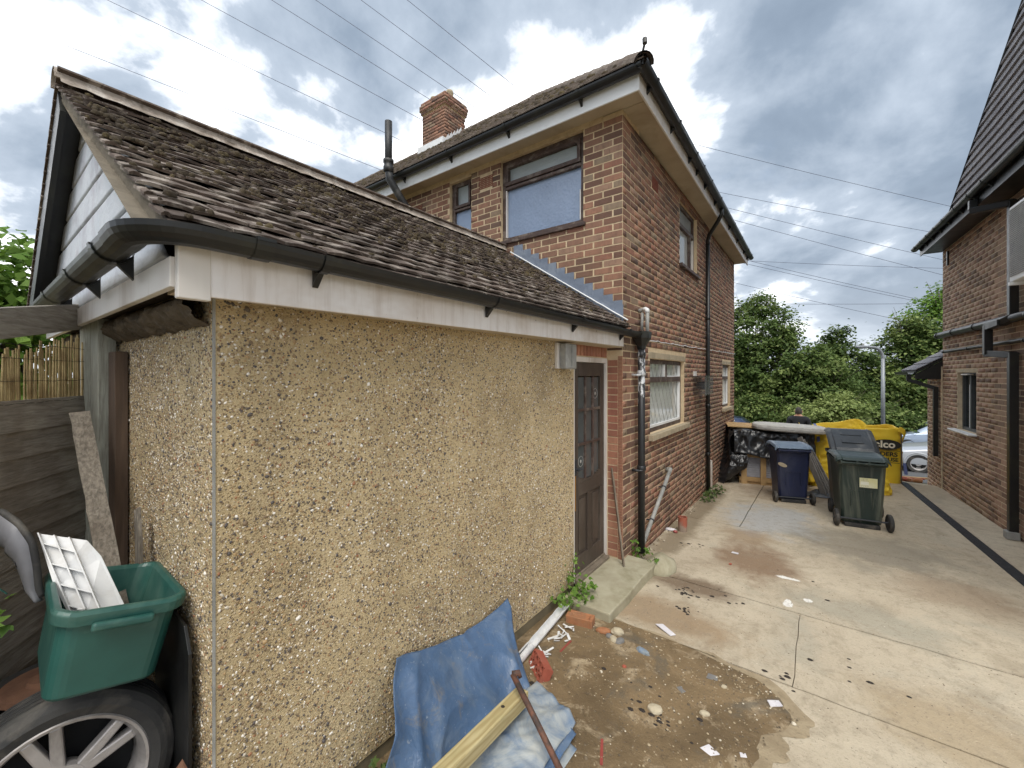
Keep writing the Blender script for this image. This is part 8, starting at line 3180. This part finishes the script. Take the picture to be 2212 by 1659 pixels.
# body faces +y (away from the camera), height 1.70 m
bv = [(0, 0, 0.95), (0, 0.0, 1.12), (0, 0.0, 1.30), (0, -0.01, 1.42), (0, 0.0, 1.49), (0, 0.02, 1.57), (0, 0.02, 1.63),
      (-0.17, 0, 1.40), (-0.21, 0.01, 1.36), (-0.25, -0.02, 1.10), (-0.25, 0.10, 0.88), (0.17, 0, 1.40), (0.21, 0.01, 1.36), (0.25, 0.02, 1.10), (0.26, 0.14, 0.90),
      (-0.10, 0, 0.90), (-0.11, 0.06, 0.50), (-0.11, 0.0, 0.09), (-0.11, 0.12, 0.04), (0.10, 0, 0.90), (0.11, -0.02, 0.50), (0.11, -0.14, 0.10), (0.11, -0.03, 0.04)]
be = [(0, 1), (1, 2), (2, 3), (3, 4), (4, 5), (5, 6), (3, 7), (7, 8), (8, 9), (9, 10), (3, 11), (11, 12), (12, 13), (13, 14), (0, 15), (15, 16), (16, 17), (17, 18), (0, 19), (19, 20), (20, 21), (21, 22)]
brd = [(0.155, 0.11), (0.15, 0.105), (0.17, 0.11), (0.14, 0.10), 0.06, (0.075, 0.09), (0.07, 0.085), 0.075, 0.068, 0.05, 0.038, 0.075, 0.068, 0.05, 0.038, 0.095, 0.065, 0.045, 0.04, 0.095, 0.065, 0.045, 0.04]
bo = skin('body', bv, be, brd, 'skin')
jk = skin('jacket', [(0, 0, 0.86), (0, 0, 1.12), (0, 0, 1.30), (0, -0.01, 1.42), (0, -0.005, 1.475), (-0.17, 0, 1.40), (-0.21, 0.01, 1.36), (-0.25, -0.02, 1.10), (-0.25, 0.09, 0.90), (0.17, 0, 1.40), (0.21, 0.01, 1.36), (0.25, 0.02, 1.10), (0.26, 0.13, 0.92)],
          [(0, 1), (1, 2), (2, 3), (3, 4), (3, 5), (5, 6), (6, 7), (7, 8), (3, 9), (9, 10), (10, 11), (11, 12)],
          [(0.185, 0.13), (0.18, 0.13), (0.195, 0.13), (0.165, 0.115), (0.08, 0.08), 0.09, 0.082, 0.062, 0.05, 0.09, 0.082, 0.062, 0.05], 'jacket')
tr_ = skin('trousers', [(0, 0, 0.98), (0, 0, 0.90), (-0.10, 0, 0.86), (-0.11, 0.06, 0.50), (-0.11, 0.0, 0.10), (0.10, 0, 0.86), (0.11, -0.02, 0.50), (0.11, -0.14, 0.11)],
           [(0, 1), (1, 2), (2, 3), (3, 4), (1, 5), (5, 6), (6, 7)], [(0.165, 0.12), (0.16, 0.12), 0.105, 0.078, 0.06, 0.105, 0.078, 0.06], 'trousers')
for (sx, y0_, z0_) in ((-0.11, 0.0, 0.0), (0.11, -0.14, 0.01)):
    o = link('shoe', lump((sx, y0_ + 0.06, 0.045 + z0_), 0.05, 0.13, 0.05, 1.0, 12, 8, 0.04), 'coal_black', None, smooth=True)
    o.parent = per
hd = MB()
for i in range(15):
    th = PI * i / 14
    for j in range(20):
        ph = 2 * PI * j / 20
        x, y, z = math.sin(th) * math.cos(ph), math.sin(th) * math.sin(ph), math.cos(th)
        wj = 0.078 * (1 if z > -0.2 else 1 - 0.35 * (-z - 0.2))
        hd.v.append((x * wj, y * 0.098 + 0.02 + (0.012 if y > 0 and z < -0.4 else 0), 1.60 + z * 0.122))
for i in range(14):
    for j in range(20):
        hd.f.append((i * 20 + j, (i + 1) * 20 + j, (i + 1) * 20 + (j + 1) % 20, i * 20 + (j + 1) % 20))
o = link('head', hd, 'skin', None, smooth=True)
o.parent = per
hed = o
for sgn in (-1, 1):
    e = link('ear', lump((sgn * 0.080, 0.015, 1.595), 0.012, 0.024, 0.036, 2.0 + sgn, 10, 8, 0.1), 'skin', None, smooth=True)
    e.parent = hed
    e = link('eye', lump((sgn * 0.032, 0.110, 1.61), 0.012, 0.008, 0.009, 5.0, 8, 6, 0.0), 'white_clean', None, smooth=True)
    e.parent = hed
e = link('nose', lump((0, 0.124, 1.585), 0.014, 0.02, 0.026, 4.0, 8, 6, 0.05), 'skin', None, smooth=True)
e.parent = hed
e = link('mouth', lump((0, 0.112, 1.545), 0.024, 0.006, 0.006, 4.0, 8, 6, 0.0), 'terracotta', None, smooth=True)
e.parent = hed
hr = MB()
for i in range(10):
    th = PI * 0.66 * i / 9
    for j in range(20):
        ph = 2 * PI * j / 20
        x, y, z = math.sin(th) * math.cos(ph), math.sin(th) * math.sin(ph), math.cos(th)
        if y > 0.2 and z < 0.45:
            z = max(z, 0.45)
        k = 1.06 if y < 0.3 else 1.03
        hr.v.append((x * 0.078 * k, y * 0.098 * k + 0.02, 1.60 + z * 0.122 * 1.05))
for i in range(9):
    for j in range(20):
        hr.f.append((i * 20 + j, (i + 1) * 20 + j, (i + 1) * 20 + (j + 1) % 20, i * 20 + (j + 1) % 20))
o = link('hair', hr, 'hair_grey', None, smooth=True)
o.parent = per
for (hx_, hy_, hz_, sg) in ((-0.25, 0.11, 0.86, -1), (0.26, 0.15, 0.88, 1)):
    vv_ = [(hx_, hy_, hz_ + 0.02), (hx_, hy_ + 0.015, hz_ - 0.05)]
    ee_ = [(0, 1)]
    rr_ = [(0.022, 0.034), (0.016, 0.038)]
    for q, (oy, ln_) in enumerate(((-0.026, 0.06), (-0.009, 0.072), (0.009, 0.068), (0.026, 0.052))):
        b0 = len(vv_)
        vv_ += [(hx_, hy_ + 0.016 + oy, hz_ - 0.075), (hx_ - sg * 0.006, hy_ + 0.02 + oy, hz_ - 0.075 - ln_ * 0.5), (hx_ - sg * 0.018, hy_ + 0.024 + oy, hz_ - 0.075 - ln_ * 0.95)]
        ee_ += [(1, b0), (b0, b0 + 1), (b0 + 1, b0 + 2)]
        rr_ += [0.009, 0.008, 0.007]
    b0 = len(vv_)
    vv_ += [(hx_ - sg * 0.012, hy_ + 0.05, hz_ - 0.03), (hx_ - sg * 0.018, hy_ + 0.062, hz_ - 0.06)]
    ee_ += [(0, b0), (b0, b0 + 1)]
    rr_ += [0.010, 0.008]
    skin('hand', vv_, ee_, rr_, 'skin', 1)
